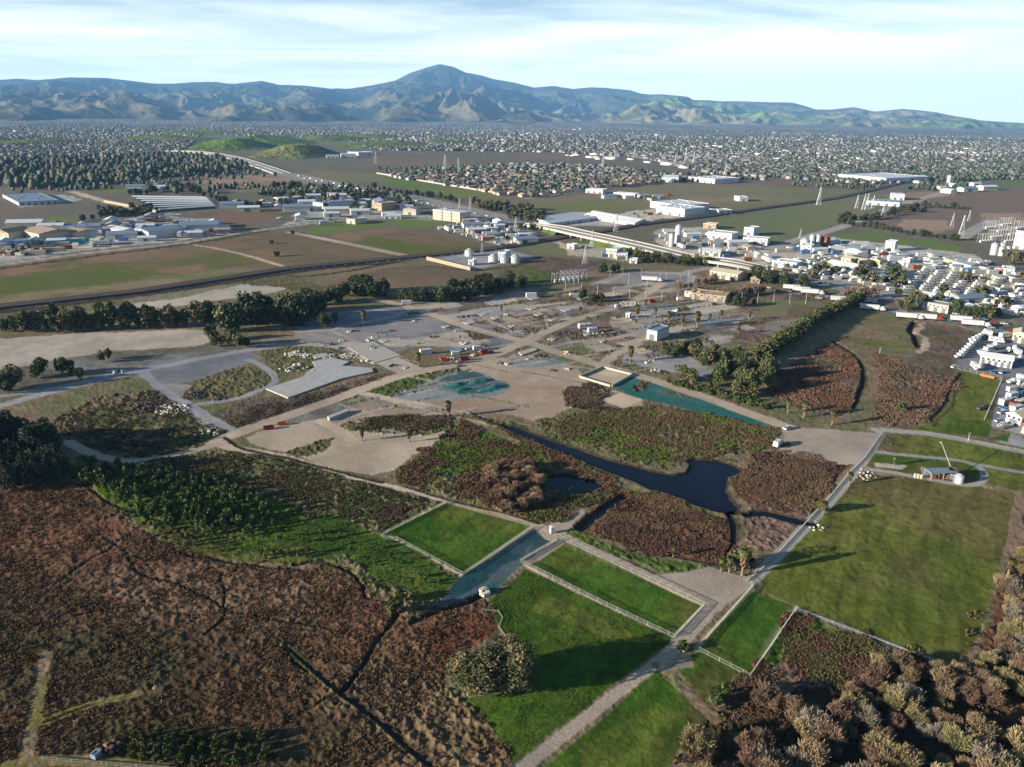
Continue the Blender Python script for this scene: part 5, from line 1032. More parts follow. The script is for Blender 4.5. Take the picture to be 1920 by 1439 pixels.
# dark teal covered spoil berms on the seeded patch
for x, y, r, lab in [(900, 716, 6, 'upper teal covered spoil heap'), (858, 722, 6, 'left teal covered spoil heap'), (924, 728, 6.5, 'right teal covered spoil heap'), (866, 732, 4, 'small teal covered spoil heap')]:
    rs = np.random.default_rng(int(x)); n = 20; gx, gy = np.meshgrid(np.linspace(-1, 1, n), np.linspace(-1, 1, n)); c_ = G(x, y); d = np.sqrt(gx**2+gy**2); xx = gx*r*1.4; yy = gy*r*.42
    zz_ = 1.3*np.clip(1-d, 0, 1)**.8*(.6+.8*fbm(xx+x, yy+y, 2.5, 3, 3))-.1; i = (np.arange(n-1)[:, None]*n+np.arange(n-1)[None]).ravel(); ca, sa = math.cos(.6), math.sin(.6)
    me = np_mesh('spoil_heap', np.stack([(xx*ca-yy*sa).ravel(), (xx*sa+yy*ca).ravel(), zz_.ravel()], 1), np.stack([i, i+1, i+1+n, i+n], 1), colv=np.tile(lin((50, 104, 100)), (n*n, 1))*(.8+.4*rs.random((n*n, 1))), mt=M['terrain'], smooth=True)
    o = link(bpy.data.objects.new('spoil_heap', me)); o.location = [float(t) for t in c_]; tag(o, lab, 'spoil heap')
# ================================================================ FENCES
def fence(label, s_, h=1.0, m_='fence_slat', gap=0, maxp=60, group=None, posts=True, th=.05):
    P = PX(s_); root = empty('fence', (*P[0], 0), 0, label, 'fence', group); P = P-P[0]; q = MB(); cur = []
    open_ = th < .1
    for i in range(len(P)-1):
        a, b = P[i], P[i+1]; d = b-a; L0 = np.linalg.norm(d); d = d/L0; n_ = np.array([-d[1], d[0]])*th/2; a2 = a+d*.06; b2 = b-d*.06
        def slat(a2, b2, z0, z1, k=1.0):
            V = [(*(a2-n_*k), z0), (*(b2-n_*k), z0), (*(b2+n_*k), z0), (*(a2+n_*k), z0)]; V += [(v[0], v[1], z1) for v in V]
            q.add(V, [(0, 3, 2, 1), (4, 5, 6, 7), (0, 1, 5, 4), (1, 2, 6, 5), (2, 3, 7, 6), (3, 0, 4, 7)])
        if open_:                                        # rails and thin pickets, mostly see-through
            for z0 in (.14, h): slat(a2, b2, z0, z0+.06, 1)
            for t in np.arange(.4, L0-.2, .32): slat(a+d*t-d*.018, a+d*t+d*.018, .02, h+.1, 1.5)
        else: slat(a2, b2, .1, h); slat(a2, b2, h+.004, h+.08, 1.15)
        cur += [a+d*t for t in np.arange(0, L0, 3.0)]
    q.build('panel', m_, root)
    if posts:
        pm = MB(); pm.box(-.055, .055, -.055, .055, -.4, h+.15); me = pm.mesh('post', 'galvanised'); cur.append(P[-1])
        st = max(1, math.ceil(len(cur)/maxp))
        for p in cur[::st]: o = bpy.data.objects.new('post', me); o.location = (float(p[0]), float(p[1]), 0); link(o, root)
    return root
fence('pale slatted fence on the left side of the upper left paddock', '836,944 720,1002 718,1008'); fence('pale slatted fence along the lower edge of the upper left paddock', '718,1008 726,1012 744,1012 868,1079'); fence('pale slatted fence between the upper left paddock and the blue seeded strip', '868,1079 998,990')
fence('pale slatted fence at the end of the blue seeded strip', '1044,1014 975,1054'); fence('long pale slatted fence along the lower edge of the middle paddock', '975,1054 1120,1128 1264,1196'); fence('pale slatted fence at the right end of the middle paddock', '1264,1196 1320,1136'); fence('pale slatted fence along the dirt road above the middle paddock', '1040,1005 1150,1056 1320,1136')
fence('pale slatted fence on the left side of the small right paddock', '1394,1086 1412,1100 1306,1218'); fence('pale slatted fence along the lower edge of the small right paddock', '1306,1218 1406,1270'); fence('pale slatted fence on the right side of the small right paddock', '1406,1270 1494,1142')
fence('long low pale barrier along the lower edge of the great field', '1494,1142 1640,1198 1790,1256', h=.4, maxp=40); fence('pale low fence along the concrete road by the pond', '1654,812 1622,858 1596,884 1556,932 1440,1058 1400,1090', h=.5, maxp=60)
fence('wall along the upper road to the right edge', '1658,806 1730,810 1800,822 1870,836 1930,848', h=.4, maxp=30); fence('yard fence between the olive slope and the lower right yard', '1878,714 1845,790', h=1.8, maxp=20); fence('yard fence in front of the right boat yard', '1784,690 1876,712', h=1.8, maxp=20)
fence('orange plastic barrier outside the boat yard', '1838,705 1864,711', h=1.1, m_='orange_paint', posts=False, th=.3); fence('pale wall at the front of the pumping compound', '800,488 882,508', h=3, m_='tan', posts=False, th=.4)
fence('thin wire fence curving round the brown thicket in the lower paddock', '905,1145 935,1148 942,1160 935,1178 960,1210', h=.5, m_='fence_slat', maxp=20); fence('grey fence at the bottom left corner behind the verge', '80,1424 200,1434 330,1444', h=.6, maxp=20)
fence('long teal screened fence of the left works', '84,463 168,455', h=4.5, m_='teal_paint', posts=False, th=.6); fence('pale boundary wall of the tract houses', '706,326 800,342 935,364', h=2.4, m_='concrete_pale', posts=False, th=.5)
fence('pale earth bank wall before the storage rows', '196,380 262,392 296,400', h=3, m_='tan', posts=False, th=1); fence('low dark fence of the works yard beside the metal shed', '1090,700 1130,696', h=.8, m_='wood', maxp=8)
# ================================================================ FREEWAY STRUCTURES
def rib(name, pts, w_, parent, m_, thick=1.2, dz=0, off=0):
    """ribbon through points (x,y,z) with thickness"""
    P = np.array(pts, float); n = len(P); T = np.gradient(P[:, :2], axis=0); T /= np.linalg.norm(T, axis=1)[:, None]; Nn = np.stack([-T[:, 1], T[:, 0]], 1)
    l = P[:, :2]+Nn*(off+w_/2); r = P[:, :2]+Nn*(off-w_/2); z = P[:, 2]+dz; V = []
    for i in range(n): V += [(*l[i], z[i]), (*r[i], z[i]), (*r[i], (z[i]-thick if thick > 0 else -.2)), (*l[i], (z[i]-thick if thick > 0 else -.2))]
    Fs = []
    for i in range(n-1):
        a = i*4; b = a+4
        for k in range(4): Fs.append((a+k, a+(k+1) % 4, b+(k+1) % 4, b+k))
    Fs += [(0, 3, 2, 1), (4*n-4, 4*n-3, 4*n-2, 4*n-1)]
    q = MB(); q.add(V, Fs); return q.build(name, m_, parent)
def viaduct(label, pts, w_, piers, solid=(), name='overpass'):
    """pts: photo x, photo y, height"""
    W = []
    for i in range(len(pts)-1):
        for t in np.linspace(0, 1, 8, endpoint=False): W.append([pts[i][k]*(1-t)+pts[i+1][k]*t for k in range(3)])
    W.append(list(pts[-1])); P = np.array([[*G(x, y, z)[:2], z] for x, y, z in W]); k = np.ones(7)/7
    for c in (0, 1, 2): P[3:-3, c] = np.convolve(P[:, c], k, 'valid')
    o = P[0].copy(); o[2] = 0; root = empty(name, o, 0, label, 'overpass'); P = P-o
    rib('deck', P, w_, root, 'concrete', 1.3)
    for s in (-1, 1): rib('parapet', P, .35, root, 'concrete_pale', .9, .95, s*(w_/2-.25))
    rib('median_barrier', P, .4, root, 'concrete_pale', .8, .85, 0); rib('road_surface', P, w_-1.6, root, 'grey_roof', .06, .07)
    n = len(P)
    for i in range(piers):
        j = int((i+.5)/piers*n*(piers and 1)); p = P[min(j, n-1)]
        if p[2] < 2: continue
        t = P[min(j+1, n-1)]-P[max(j-1, 0)]; a = math.atan2(t[1], t[0]); q = MB()
        for s in (-.32, 0, .32): q.cyl(p[0]-math.sin(a)*w_*s, p[1]+math.cos(a)*w_*s, -.5, p[2]-1.31, .7, 8)
        q.build('pier', 'concrete', root)
    for a_, b_ in solid:
        i0_, i1_ = int(a_*n), min(n, int(b_*n)+1); S = P[i0_:i1_].copy(); T = np.gradient(S[:, :2], axis=0); T /= np.linalg.norm(T, axis=1)[:, None]; Nn = np.stack([-T[:, 1], T[:, 0]], 1); V = []
        for i in range(len(S)):
            h_ = max(.05, S[i, 2]-1.35); e = w_/2-.8
            V += [(*(S[i, :2]+Nn[i]*(e+h_*1.6)), -.3), (*(S[i, :2]+Nn[i]*e), h_), (*(S[i, :2]-Nn[i]*e), h_), (*(S[i, :2]-Nn[i]*(e+h_*1.6)), -.3)]
        Fs = [(i*4+k_, i*4+k_+1, i*4+5+k_, i*4+4+k_) for i in range(len(S)-1) for k_ in range(3)]; q = MB(); q.add(V, Fs, tuple(lin((78, 92, 40)))); q.build('embankment', M['town'], root)
viaduct('long freeway overpass crossing the railway in the middle of the plain', [(985, 420, .3), (1040, 426, 4), (1090, 438, 5.5), (1140, 448, 5.5), (1220, 466, 3.5), (1300, 486, .5)], 26, 12, [(0, .3), (.56, 1)])
viaduct('short freeway bridge over the side road at right', [(1290, 482, .5), (1330, 486, 4.5), (1380, 493, 4.5), (1440, 506, .5)], 24, 5, [(0, .22), (.78, 1)])
viaduct('curving freeway viaduct below the green knolls', [(225, 289, 3), (300, 283, 9), (360, 284, 10), (410, 290, 9), (450, 299, 7), (500, 315, 4), (530, 326, .5)], 34, 24)
# railway: raised ballast bed with two pairs of rails
Pr = PX(rl); Pr = np.array([Pr[i]*(1-t)+Pr[i+1]*t for i in range(len(Pr)-1) for t in np.linspace(0, 1, 12, endpoint=False)]); o0 = Pr[0]
Pz = np.column_stack([Pr-o0, np.full(len(Pr), 1.5)]); rr_ = empty('railway', (*o0, 0), 0); tag(rr_, kind='structure')
rib('ballast', Pz, 11, rr_, mat('ballast', (92, 84, 78), 0.95, .25, .4), 0)
for off in (-3.2, -1.7, 1.7, 3.2): rib('rail', Pz, .16, rr_, 'rust', .18, .19, off)
# ================================================================ PYLONS AND POLES
def pylon_proto(h=30, s=1.0):
    root = empty('pylon', (0, 0, 0)); q = MB(); b = 3.2; lv = [0, .18, .34, .48, .6, .7, .8, .9, 1]; f = lambda t: b*(1-t)**1.15+.35; r_ = .16
    for i in range(8):
        t0, t1 = lv[i], lv[i+1]; z0, z1 = h*t0, h*t1; w0, w1 = f(t0), f(t1); c0 = [(-w0, -w0, z0), (w0, -w0, z0), (w0, w0, z0), (-w0, w0, z0)]; c1 = [(-w1, -w1, z1), (w1, -w1, z1), (w1, w1, z1), (-w1, w1, z1)]
        for k in range(4): q.bar(c0[k], c1[k], r_, 3); q.bar(c0[k], c1[(k+1) % 4], r_*.6, 3); q.bar(c0[(k+1) % 4], c1[k], r_*.6, 3)
    q.build('tower_frame', 'galvanised', root)
    for z, w_ in ((.66, 5.5), (.78, 6.5), (.9, 5.0)):
        q = MB(); q.bar((-w_, 0, h*z), (w_, 0, h*z), .14, 3); q.bar((-w_, 0, h*z), (0, 0, h*z+1.6), .1, 3); q.bar((w_, 0, h*z), (0, 0, h*z+1.6), .1, 3); ca_ = q.build('crossarm', 'galvanised', root)
        for x in (-w_, w_): i_ = MB(); i_.cyl(x, 0, h*z-1.6, h*z-.15, .16, 6); i_.build('insulator', 'blue_grey', ca_)
    return root
pyl = kind(pylon_proto())
for x, y, hp, lab in [(1097, 495, 34, 'lattice pylon beside the motel building below the freeway'), (1110, 466, 32, 'lattice pylon on the green bank of the freeway'), (967, 440, 32, 'lattice pylon left of the overpass'), (1155, 435, 32, 'lattice pylon on the brown patch beyond the overpass'), (1535, 385, 32, 'lone lattice pylon in the olive field by the railway'),
  (1606, 391, 24, 'leftmost pylon of the cluster beyond the olive field'), (1619, 394, 28, 'middle pylon of the cluster beyond the olive field'), (1625, 393, 28, 'right middle pylon of the cluster beyond the olive field'), (1636, 392, 24, 'rightmost pylon of the cluster beyond the olive field'), (1654, 410, 24, 'pylon before the dark windbreak'),
  (1785, 424, 23, 'left pylon of the three above the substation'), (1802, 442, 36, 'tallest middle pylon above the substation'), (1816, 415, 20, 'right pylon of the three above the substation'), (882, 395, 24, 'pylon beside the freeway before the tract houses'), (862, 391, 19, 'smaller pylon beside the freeway'), (904, 475, 16, 'pylon at the pumping compound'),
  (835, 322, 30, 'far pylon left of the tract houses'), (860, 322, 24, 'far pylon beside the tract houses'), (705, 307, 22, 'far pylon on the grey plain'), (1131, 315, 26, 'far pylon beyond the tract houses'), (1190, 296, 18, 'far pylon at the edge of the town'), (1285, 312, 30, 'tall far pylon among white towers'), (1266, 312, 20, 'smaller far pylon among white towers'), (1300, 310, 22, 'right far pylon among white towers'), (1360, 330, 22, 'far pylon over the tract house roofs'), (1500, 448, 18, 'pylon at the junction road')]:
    s = hscale(x, y, hp, 30); pyl.put(0, G(x, y), 1.0, (s, s, s), lab, 'power pylons', 'pylon')
def pole_proto(name, h, head='lamp'):
    root = empty(name, (0, 0, 0)); q = MB(); q.cyl(0, 0, -.3, h, .16, 8, r2=.1); q.build('pole', 'steel_white', root)
    if head == 'lamp': q = MB(); q.box(-1.1, 1.1, -.08, .08, h+.003, h+.12); q.box(-1.3, -.6, -.25, .25, h-.12, h-.003); q.box(.6, 1.3, -.25, .25, h-.12, h-.003); q.build('lamp_head', 'galvanised', root)
    else:
        q = MB(); q.box(-1.2, 1.2, -.08, .08, h-1, h-.8); q.build('crossarm', 'wood', root)
    return root
lamp = kind(pole_proto('street_lamp', 12)); post = kind(pole_proto('utility_pole', 9, 'x'))
for i, (x, y, hp, lab) in enumerate([(1144, 520, 13, 'white lamp mast at the left corner of the asphalt lot'), (1167, 514, 11, 'white lamp mast at the back of the asphalt lot'), (1178, 536, 23, 'tallest white lamp mast at the front of the asphalt lot'), (1202, 518, 13, 'white lamp mast behind the white trailer'), (1237, 522, 12, 'white lamp mast right of the white trailer'), (1249, 525, 13, 'white lamp mast at the right of the asphalt lot'), (1213, 537, 17, 'white lamp mast at the front right of the asphalt lot'), (1290, 522, 13, 'white lamp mast above the bare trees'), (1275, 526, 10, 'white lamp mast beside the side road'), (1300, 530, 10, 'white lamp mast among the bare trees'), (1084, 532, 11, 'white mast by the small substation'), (1076, 535, 9, 'short white mast by the small substation'), (1649, 664, 10, 'white marker mast standing alone in the red brush'), (1815, 828, 6, 'short lamp by the upper right road')]):
    s = hscale(x, y, hp, 12); lamp.put(0, G(x, y), i, (max(s, .7), max(s, .7), s), lab, 'white lamp masts', 'street lamp')
for i in range(16):
    x = 1060+i*30; y = 552-abs(i-5)*1.5+i*2.2; s = .8; post.put(0, G(x, y), 1.2, s, 'wooden utility pole in the line across the old works', 'utility poles of the works', 'utility pole')
# white pipes lying beside the railway
def pipe_proto():
    q = MB(); q.bar((-1.6, 0, .5), (1.6, 0, .5), .5, 10); o = q.build('pipe_section', 'pipe_white'); return tag(o, 'x', 'pipe')
pip = kind(pipe_proto())
for i in range(32):
    x = 368+i*20; y = np.interp(x, [0, 260, 540, 760, 900, 960, 1050], [577, 548, 505, 484, 471, 462, 447])+2.6; pip.put(0, G(x, y), .25, .55, 'white concrete block in the line along the railway ditch', 'blocks along the railway ditch', 'block')
# small substation frames
def gantry(label, px, py, n=4, w_=4, h=7):
    root = empty('substation_frame', G(px, py), .4, label, 'substation')
    for i in range(n+1): q = MB(); q.bar((i*w_, 0, -.2), (i*w_, 0, h), .16, 4); q.bar((i*w_, 5, -.2), (i*w_, 5, h), .16, 4); q.bar((i*w_, 0, h-.3), (i*w_, 5, h-.3), .12, 4); q.build('post', 'galvanised', root)
    q = MB(); q.bar((0, 0, h), (n*w_, 0, h), .15, 4); q.bar((0, 5, h), (n*w_, 5, h), .15, 4); q.build('beam', 'galvanised', root)
    for i in range(n): q = MB(); q.box(i*w_+1, i*w_+2.6, 1.5, 3.4, 0, 2.4); q.build('transformer', 'steel_white', root)
gantry('small substation with white transformers in the works', 1040, 532, 5); gantry('small substation second bay beside the first', 1056, 527, 5)
for i, (x, y) in enumerate([(1850, 430), (1872, 436), (1894, 442), (1860, 448), (1886, 456), (1840, 456), (1908, 430), (1880, 424)]): gantry(['leftmost', 'second', 'third', 'fourth', 'fifth', 'sixth', 'seventh', 'rearmost'][i]+' tall frame of the big substation at the right edge', x, y, 5, 4, 9)
# ================================================================ VEHICLES
def veh(name, cat):
    root = empty(name, (0, 0, 0)); root['category'] = cat; return root
def wheels(root, xs, w_, r=.36):
    for x in xs:
        for s in (-1, 1): q = MB(); q.bar((x, s*(w_/2-.18), r), (x, s*(w_/2+.02), r), r, 10); q.build('wheel', 'rubber', root)
def car_proto(m_):
    r = veh('parked_car', 'car'); q = MB(); q.add([(-2.2, -.88, .35), (2.2, -.88, .35), (2.2, .88, .35), (-2.2, .88, .35), (-2.15, -.85, .95), (2.1, -.85, .85), (2.1, .85, .85), (-2.15, .85, .95)], [(0, 3, 2, 1), (4, 5, 6, 7), (0, 1, 5, 4), (1, 2, 6, 5), (2, 3, 7, 6), (3, 0, 4, 7)])
    q.build('body', m_, r); q = MB(); q.add([(-1.7, -.8, .93), (1.1, -.8, .9), (1.1, .8, .9), (-1.7, .8, .93), (-1.3, -.68, 1.4), (.4, -.68, 1.4), (.4, .68, 1.4), (-1.3, .68, 1.4)], [(0, 3, 2, 1), (0, 1, 5, 4), (1, 2, 6, 5), (2, 3, 7, 6), (3, 0, 4, 7)]); q.build('window', 'window_glass', r)
    q = MB(); q.box(-1.32, .42, -.7, .7, 1.402, 1.47); q.build('roof', m_, r); wheels(r, (-1.4, 1.35), 1.76); return r
def rv_proto(m_='white_metal', L0=8.2):
    r = veh('motorhome', 'motorhome'); q = MB(); q.box(-L0/2, L0/2-1.4, -1.2, 1.2, .6, 3.1); q.box(L0/2-1.4, L0/2-.9, -1.15, 1.15, 2.2, 3.0); q.build('body', m_, r)
    q = MB(); q.add([(L0/2-1.395, -1.1, .6), (L0/2, -1.05, .6), (L0/2, 1.05, .6), (L0/2-1.395, 1.1, .6), (L0/2-1.395, -1.1, 2.15), (L0/2-.7, -1.0, 2.1), (L0/2-.7, 1.0, 2.1), (L0/2-1.395, 1.1, 2.15)], [(0, 3, 2, 1), (4, 5, 6, 7), (0, 1, 5, 4), (1, 2, 6, 5), (2, 3, 7, 6), (3, 0, 4, 7)]); q.build('cab', m_, r)
    for s in (-1, 1):
        for x in (-L0*.3, 0, L0*.2): q = MB(); q.box(x-.45, x+.45, s*1.203-.02, s*1.203+.02, 1.7, 2.3); q.build('window', 'window_glass', r)
    q = MB(); q.box(-1, 0, -.4, .4, 3.103, 3.35); q.build('roof_vent', 'galvanised', r); wheels(r, (-L0*.28, L0*.33), 2.3, .42); return r
def boat_proto():
    r = veh('boat_on_trailer', 'boat'); q = MB(); n = 9; V = []
    for i in range(n):
        t = i/(n-1); x = -3.4+6.8*t; w_ = 1.2*(1-max(0, t-.45)**2*3.0); w_ = max(w_, .05); zk = .7+.9*max(0, t-.6)**2*3; V += [(x, -w_, 1.7+.35*t), (x, -w_*.6, zk+.25), (x, 0, zk), (x, w_*.6, zk+.25), (x, w_, 1.7+.35*t)]
    Fs = [(i*5+k, i*5+5+k, i*5+6+k, i*5+k+1) for i in range(n-1) for k in range(4)]+[(0, 1, 2, 3, 4)]+[(i*5+4, i*5+9, i*5+5, i*5) for i in range(n-1)]; q.add(V, Fs); q.build('hull', 'white_metal', r)
    q = MB(); q.box(-.8, 1.3, -.75, .75, 1.85, 2.7); q.build('cabin', 'white_metal', r); q = MB(); q.box(1.303, 1.36, -.7, .7, 2.1, 2.6); q.build('window', 'window_glass', r)
    q = MB(); q.box(-3.4, 4.4, -.1, .1, .5, .62); q.box(-2.5, 2, -.8, -.65, .5, .65); q.box(-2.5, 2, .65, .8, .5, .65); q.build('trailer_frame', 'galvanised', r); wheels(r, (-1.1, -.2), 2.1, .32); return r
def van_proto(m_='white_metal'):
    r = veh('white_van', 'van'); q = MB(); q.add([(-2.7, -1, .45), (1.4, -1, .45), (1.4, 1, .45), (-2.7, 1, .45), (-2.7, -.95, 2.5), (1.2, -.95, 2.5), (1.2, .95, 2.5), (-2.7, .95, 2.5)], [(0, 3, 2, 1), (4, 5, 6, 7), (0, 1, 5, 4), (1, 2, 6, 5), (2, 3, 7, 6), (3, 0, 4, 7)]); q.build('body', m_, r)
    q = MB(); q.add([(1.403, -.98, .45), (2.7, -.95, .45), (2.7, .95, .45), (1.403, .98, .45), (1.403, -.93, 2.2), (1.9, -.9, 1.5), (1.9, .9, 1.5), (1.403, .93, 2.2), (2.65, -.9, 1.2), (2.65, .9, 1.2)], [(0, 3, 2, 1), (0, 1, 8, 5, 4), (1, 2, 9, 8), (2, 3, 7, 6, 9), (8, 9, 6, 5), (3, 0, 4, 7)]); q.build('hood', m_, r)
    q = MB(); q.add([(1.43, -.86, 2.18), (1.93, -.84, 1.53), (1.93, .84, 1.53), (1.43, .86, 2.18)], [(0, 1, 2, 3)]); q.build('windscreen', 'window_glass', r); wheels(r, (-1.7, 1.8), 2.0); return r
def truck_proto(m_, cab):
    r = veh('lorry', 'lorry'); q = MB(); q.box(-7.5, 4.4, -1.25, 1.25, 1.1, 3.8); q.build('trailer', m_, r); q = MB(); q.box(5.0, 7.2, -1.2, 1.2, .7, 3.1); q.box(7.203, 8.2, -1.0, 1.0, .7, 1.9); q.build('cab', cab, r)
    q = MB(); q.box(7.203, 7.26, -1.0, 1.0, 2.0, 2.8); q.build('windscreen', 'window_glass', r); q = MB(); q.box(-7.3, 7, -.5, .5, .8, 1.09); q.build('chassis', 'galvanised', r); wheels(r, (-6.4, -5.2, 3.4, 4.6, 7.4), 2.4, .5); return r
def cont_proto(m_, name='container', L0=6.0):
    r = veh(name, 'container'); q = MB(); q.box(-L0/2, L0/2, -1.2, 1.2, .15, 2.7)
    for i in range(int(L0/.5)): x = -L0/2+.25+i*.5; q.box(x-.1, x+.1, -1.26, -1.203, .3, 2.55); q.box(x-.1, x+.1, 1.203, 1.26, .3, 2.55)
    q.build('body', m_, r); q = MB(); q.box(L0/2+.003, L0/2+.06, -1.1, -.03, .3, 2.55); q.box(L0/2+.003, L0/2+.06, .03, 1.1, .3, 2.55); q.build('door', m_, r); return r
cars = kind(*[car_proto(m_) for m_ in ('white_metal', 'dark_roof', 'galvanised', 'blue_paint', 'red_paint')]); rvs = kind(rv_proto(), rv_proto('cream', 9.4), rv_proto('white_metal', 6.5)); boats = kind(boat_proto()); vans = kind(van_proto())
trucks = kind(truck_proto('white_metal', 'red_paint'), truck_proto('white_metal', 'white_metal')); conts = kind(cont_proto('white_metal'), cont_proto('blue_paint'), cont_proto('rust'), cont_proto('concrete_pale', L0=12))
def vput(k, i, px, py, rz, label, group=None, cat=None, s=1.0): return k.put(i, G(px, py), rz, s, label, group, cat)
vput(vans, 0, 1458, 836, .9, 'white van parked at the left edge of the gravel lot'); vput(cars, 0, 1477, 805, .6, 'white car beside the scrub at the top of the gravel lot')
vput(vans, 0, 1850, 630, 1.3, 'large white van at the top of the boat yard', s=1.6); vput(boats, 0, 1848, 666, .5, 'largest white cruiser in the middle of the boat yard', s=1.7); vput(boats, 0, 1866, 655, .4, 'second large white cruiser in the boat yard', s=1.5); vput(rvs, 0, 1868, 642, -.6, 'white motorhome above the cruisers', s=1)
for i in range(8): vput(boats, 0, 1800+i*4.6, 672-i*4.6, .35, 'white boat in the slanting rank along the left of the boat yard', 'rank of boats in the boat yard')
for i in range(5): vput(boats, 0, 1826+i*6, 640-i*3, .35, 'white boat at the upper left corner of the boat yard', 'boats at the yard corner')
for i, (x, y, k_, lab) in enumerate([(1790, 690, cars, 'white car at the tip of the boat yard'), (1800, 692, cars, 'dark car at the tip of the boat yard'), (1826, 690, rvs, 'motorhome left of the long yard building'), (1884, 633, rvs, 'motorhome beside the cream workshop'), (1890, 660, boats, 'boat right of the two cruisers'), (1906, 664, rvs, 'motorhome right of the two cruisers'), (1912, 676, boats, 'boat at the right end of the long yard building'), (1876, 700, cars, 'dark car below the long yard building'), (1860, 700, cars, 'grey car below the long yard building'), (1836, 695, boats, 'boat at the left end of the long yard building'), (1902, 655, vans, 'van near the cream workshop'), (1843, 636, cars, 'dark car below the large white van')]):
    vput(k_, i, x, y, .4+(i % 3)*.5, lab)
def yard(s_, n, sp, picks, group, ang, lab, near=False, sc=1.0):
    for i, p in enumerate(fill(s_, n, sp)):
        k_, idx, nm = picks[int(rng.integers(0, len(picks)))]; k_.put(idx, (p[0], p[1], 0), ang+random.choice([0, 0, math.pi, 1.57])+random.uniform(-.12, .12), sc*random.uniform(.9, 1.1), nm+' '+lab, group)
VP = [(cars, 0, 'white car'), (cars, 1, 'dark car'), (cars, 2, 'silver car'), (cars, 3, 'blue car'), (rvs, 0, 'white motorhome'), (rvs, 2, 'short white motorhome'), (vans, 0, 'white van'), (conts, 0, 'white container'), (conts, 2, 'rusty container'), (boats, 0, 'white boat on a trailer')]
yard('1890,716 1928,712 1928,818 1862,800', 90, 3.6, VP, 'vehicles of the lower right yard', .4, 'in the crowded yard at the lower right'); yard('1836,760 1850,764 1846,774 1834,770', 6, 3, VP[:3], 'vehicles outside the lower right yard', .4, 'outside the fence of the lower right yard')
RP = [(rvs, 0, 'white motorhome'), (rvs, 1, 'cream motorhome'), (rvs, 2, 'short white motorhome'), (conts, 0, 'white container'), (conts, 3, 'long pale container')]
for r_ in range(6):
    for i in range(9):
        x = 1700+r_*28+i*4.4; y = 549-i*4.8+r_*3; vput(rvs, r_+i, x, y, .25, 'white motorhome in the slanting ranks of the big storage park', 'ranks of motorhomes', s=1.05)
yard('1450,500 1540,480 1700,510 1700,552 1560,530 1460,516', 190, 6.5, RP, 'vehicles of the mobile home park', .2, 'in the mobile home park between the trees')
yard('1720,556 1920,560 1925,596 1780,578', 80, 7, RP, 'vehicles behind the truck road', .3, 'parked behind the truck road'); yard('1820,520 1920,520 1925,560 1850,556', 60, 7, RP, 'vehicles at the right edge', .3, 'parked in the storage park by the right edge')
CP = [(conts, 0, 'white container'), (conts, 3, 'long pale container'), (conts, 2, 'rusty container'), (vans, 0, 'white van'), (rvs, 0, 'white motorhome'), (conts, 0, 'white container'), (cars, 0, 'white car'), (cars, 0, 'white car'), (conts, 3, 'long pale container'), (vans, 0, 'white van'), (conts, 1, 'blue container'), (trucks, 1, 'white lorry')]
yard('1560,452 1720,480 1880,498 1910,520 1700,505 1560,480 1450,474', 260, 7, CP, 'yard stock of the concrete works', .15, 'in the works yard right of the junction', sc=1.25); yard('1250,432 1320,440 1440,474 1440,496 1330,480 1240,462', 110, 9, CP, 'yard stock by the silo', .15, 'in the works yard around the tall silo', sc=1.15)
yard('1090,462 1170,480 1180,488 1090,478', 16, 12, CP, 'yard stock below the overpass', .2, 'in the yard below the overpass'); yard('820,430 900,414 1010,438 985,458 950,462', 170, 8, CP, 'scrap yard stock left of the overpass', .3, 'in the crowded scrap yard left of the overpass', sc=1.2)
yard('200,424 300,406 430,432 340,448 240,432', 210, 9, CP, 'yard stock of the left works', .3, 'in the crowded yards of the left works', sc=1.35); yard('0,470 60,452 250,452 180,464 0,488', 110, 10, CP, 'yard stock at the foot of the left works', .2, 'at the foot of the left works', sc=1.3)
yard('520,412 600,402 700,412 600,424 540,424', 40, 18, VP, 'cars of the left village lot', .3, 'in the car park of the left village', sc=1.3); yard('1150,404 1230,398 1240,404 1180,410', 26, 17, VP, 'cars beside the white warehouse', .2, 'in the car park beside the white warehouse', sc=1.2)
yard('1200,372 1260,366 1250,374 1210,378', 10, 20, CP, 'lorries in the olive field', .2, 'beside the sheds of the olive field', sc=1.3); yard('520,368 640,360 700,380 650,388 560,380', 30, 22, CP, 'stock of the left village', .2, 'among the trees of the left village', sc=1.3)
# small sheds and workshops crowding the yards
def shed_proto(wc, rc, L0, D, h):
    r = veh('small_shed', 'shed'); q = MB(); q.box(-L0/2, L0/2, -D/2, D/2, 0, h)
    for x in (-L0/2, L0/2): q.add([(x, -D/2, h), (x, D/2, h), (x, 0, h+D*.16)], [(0, 1, 2) if x > 0 else (0, 2, 1)])
    q.build('wall', wc, r); q = MB(); q.gable(-L0/2, L0/2, -D/2, D/2, h+.03, D*.16, over=.4, t=.15); q.build('roof', rc, r)
    q = MB(); q.box(-L0*.2, L0*.05, -D/2-.07, -D/2+.02, 0, h*.75); q.build('door', 'door_paint', r); return r
sheds = kind(shed_proto('white_metal', 'white_roof', 16, 9, 3.6), shed_proto('cream', 'white_roof', 22, 11, 4.2), shed_proto('white_metal', 'blue_grey', 26, 13, 5), shed_proto('white_metal', 'white_roof', 12, 7, 3), shed_proto('tan', 'grey_roof', 14, 9, 3.4))
SN = ['small white shed', 'long cream shed with white roof', 'pale shed with blue grey roof', 'tiny white shed', 'tan shed with grey roof']
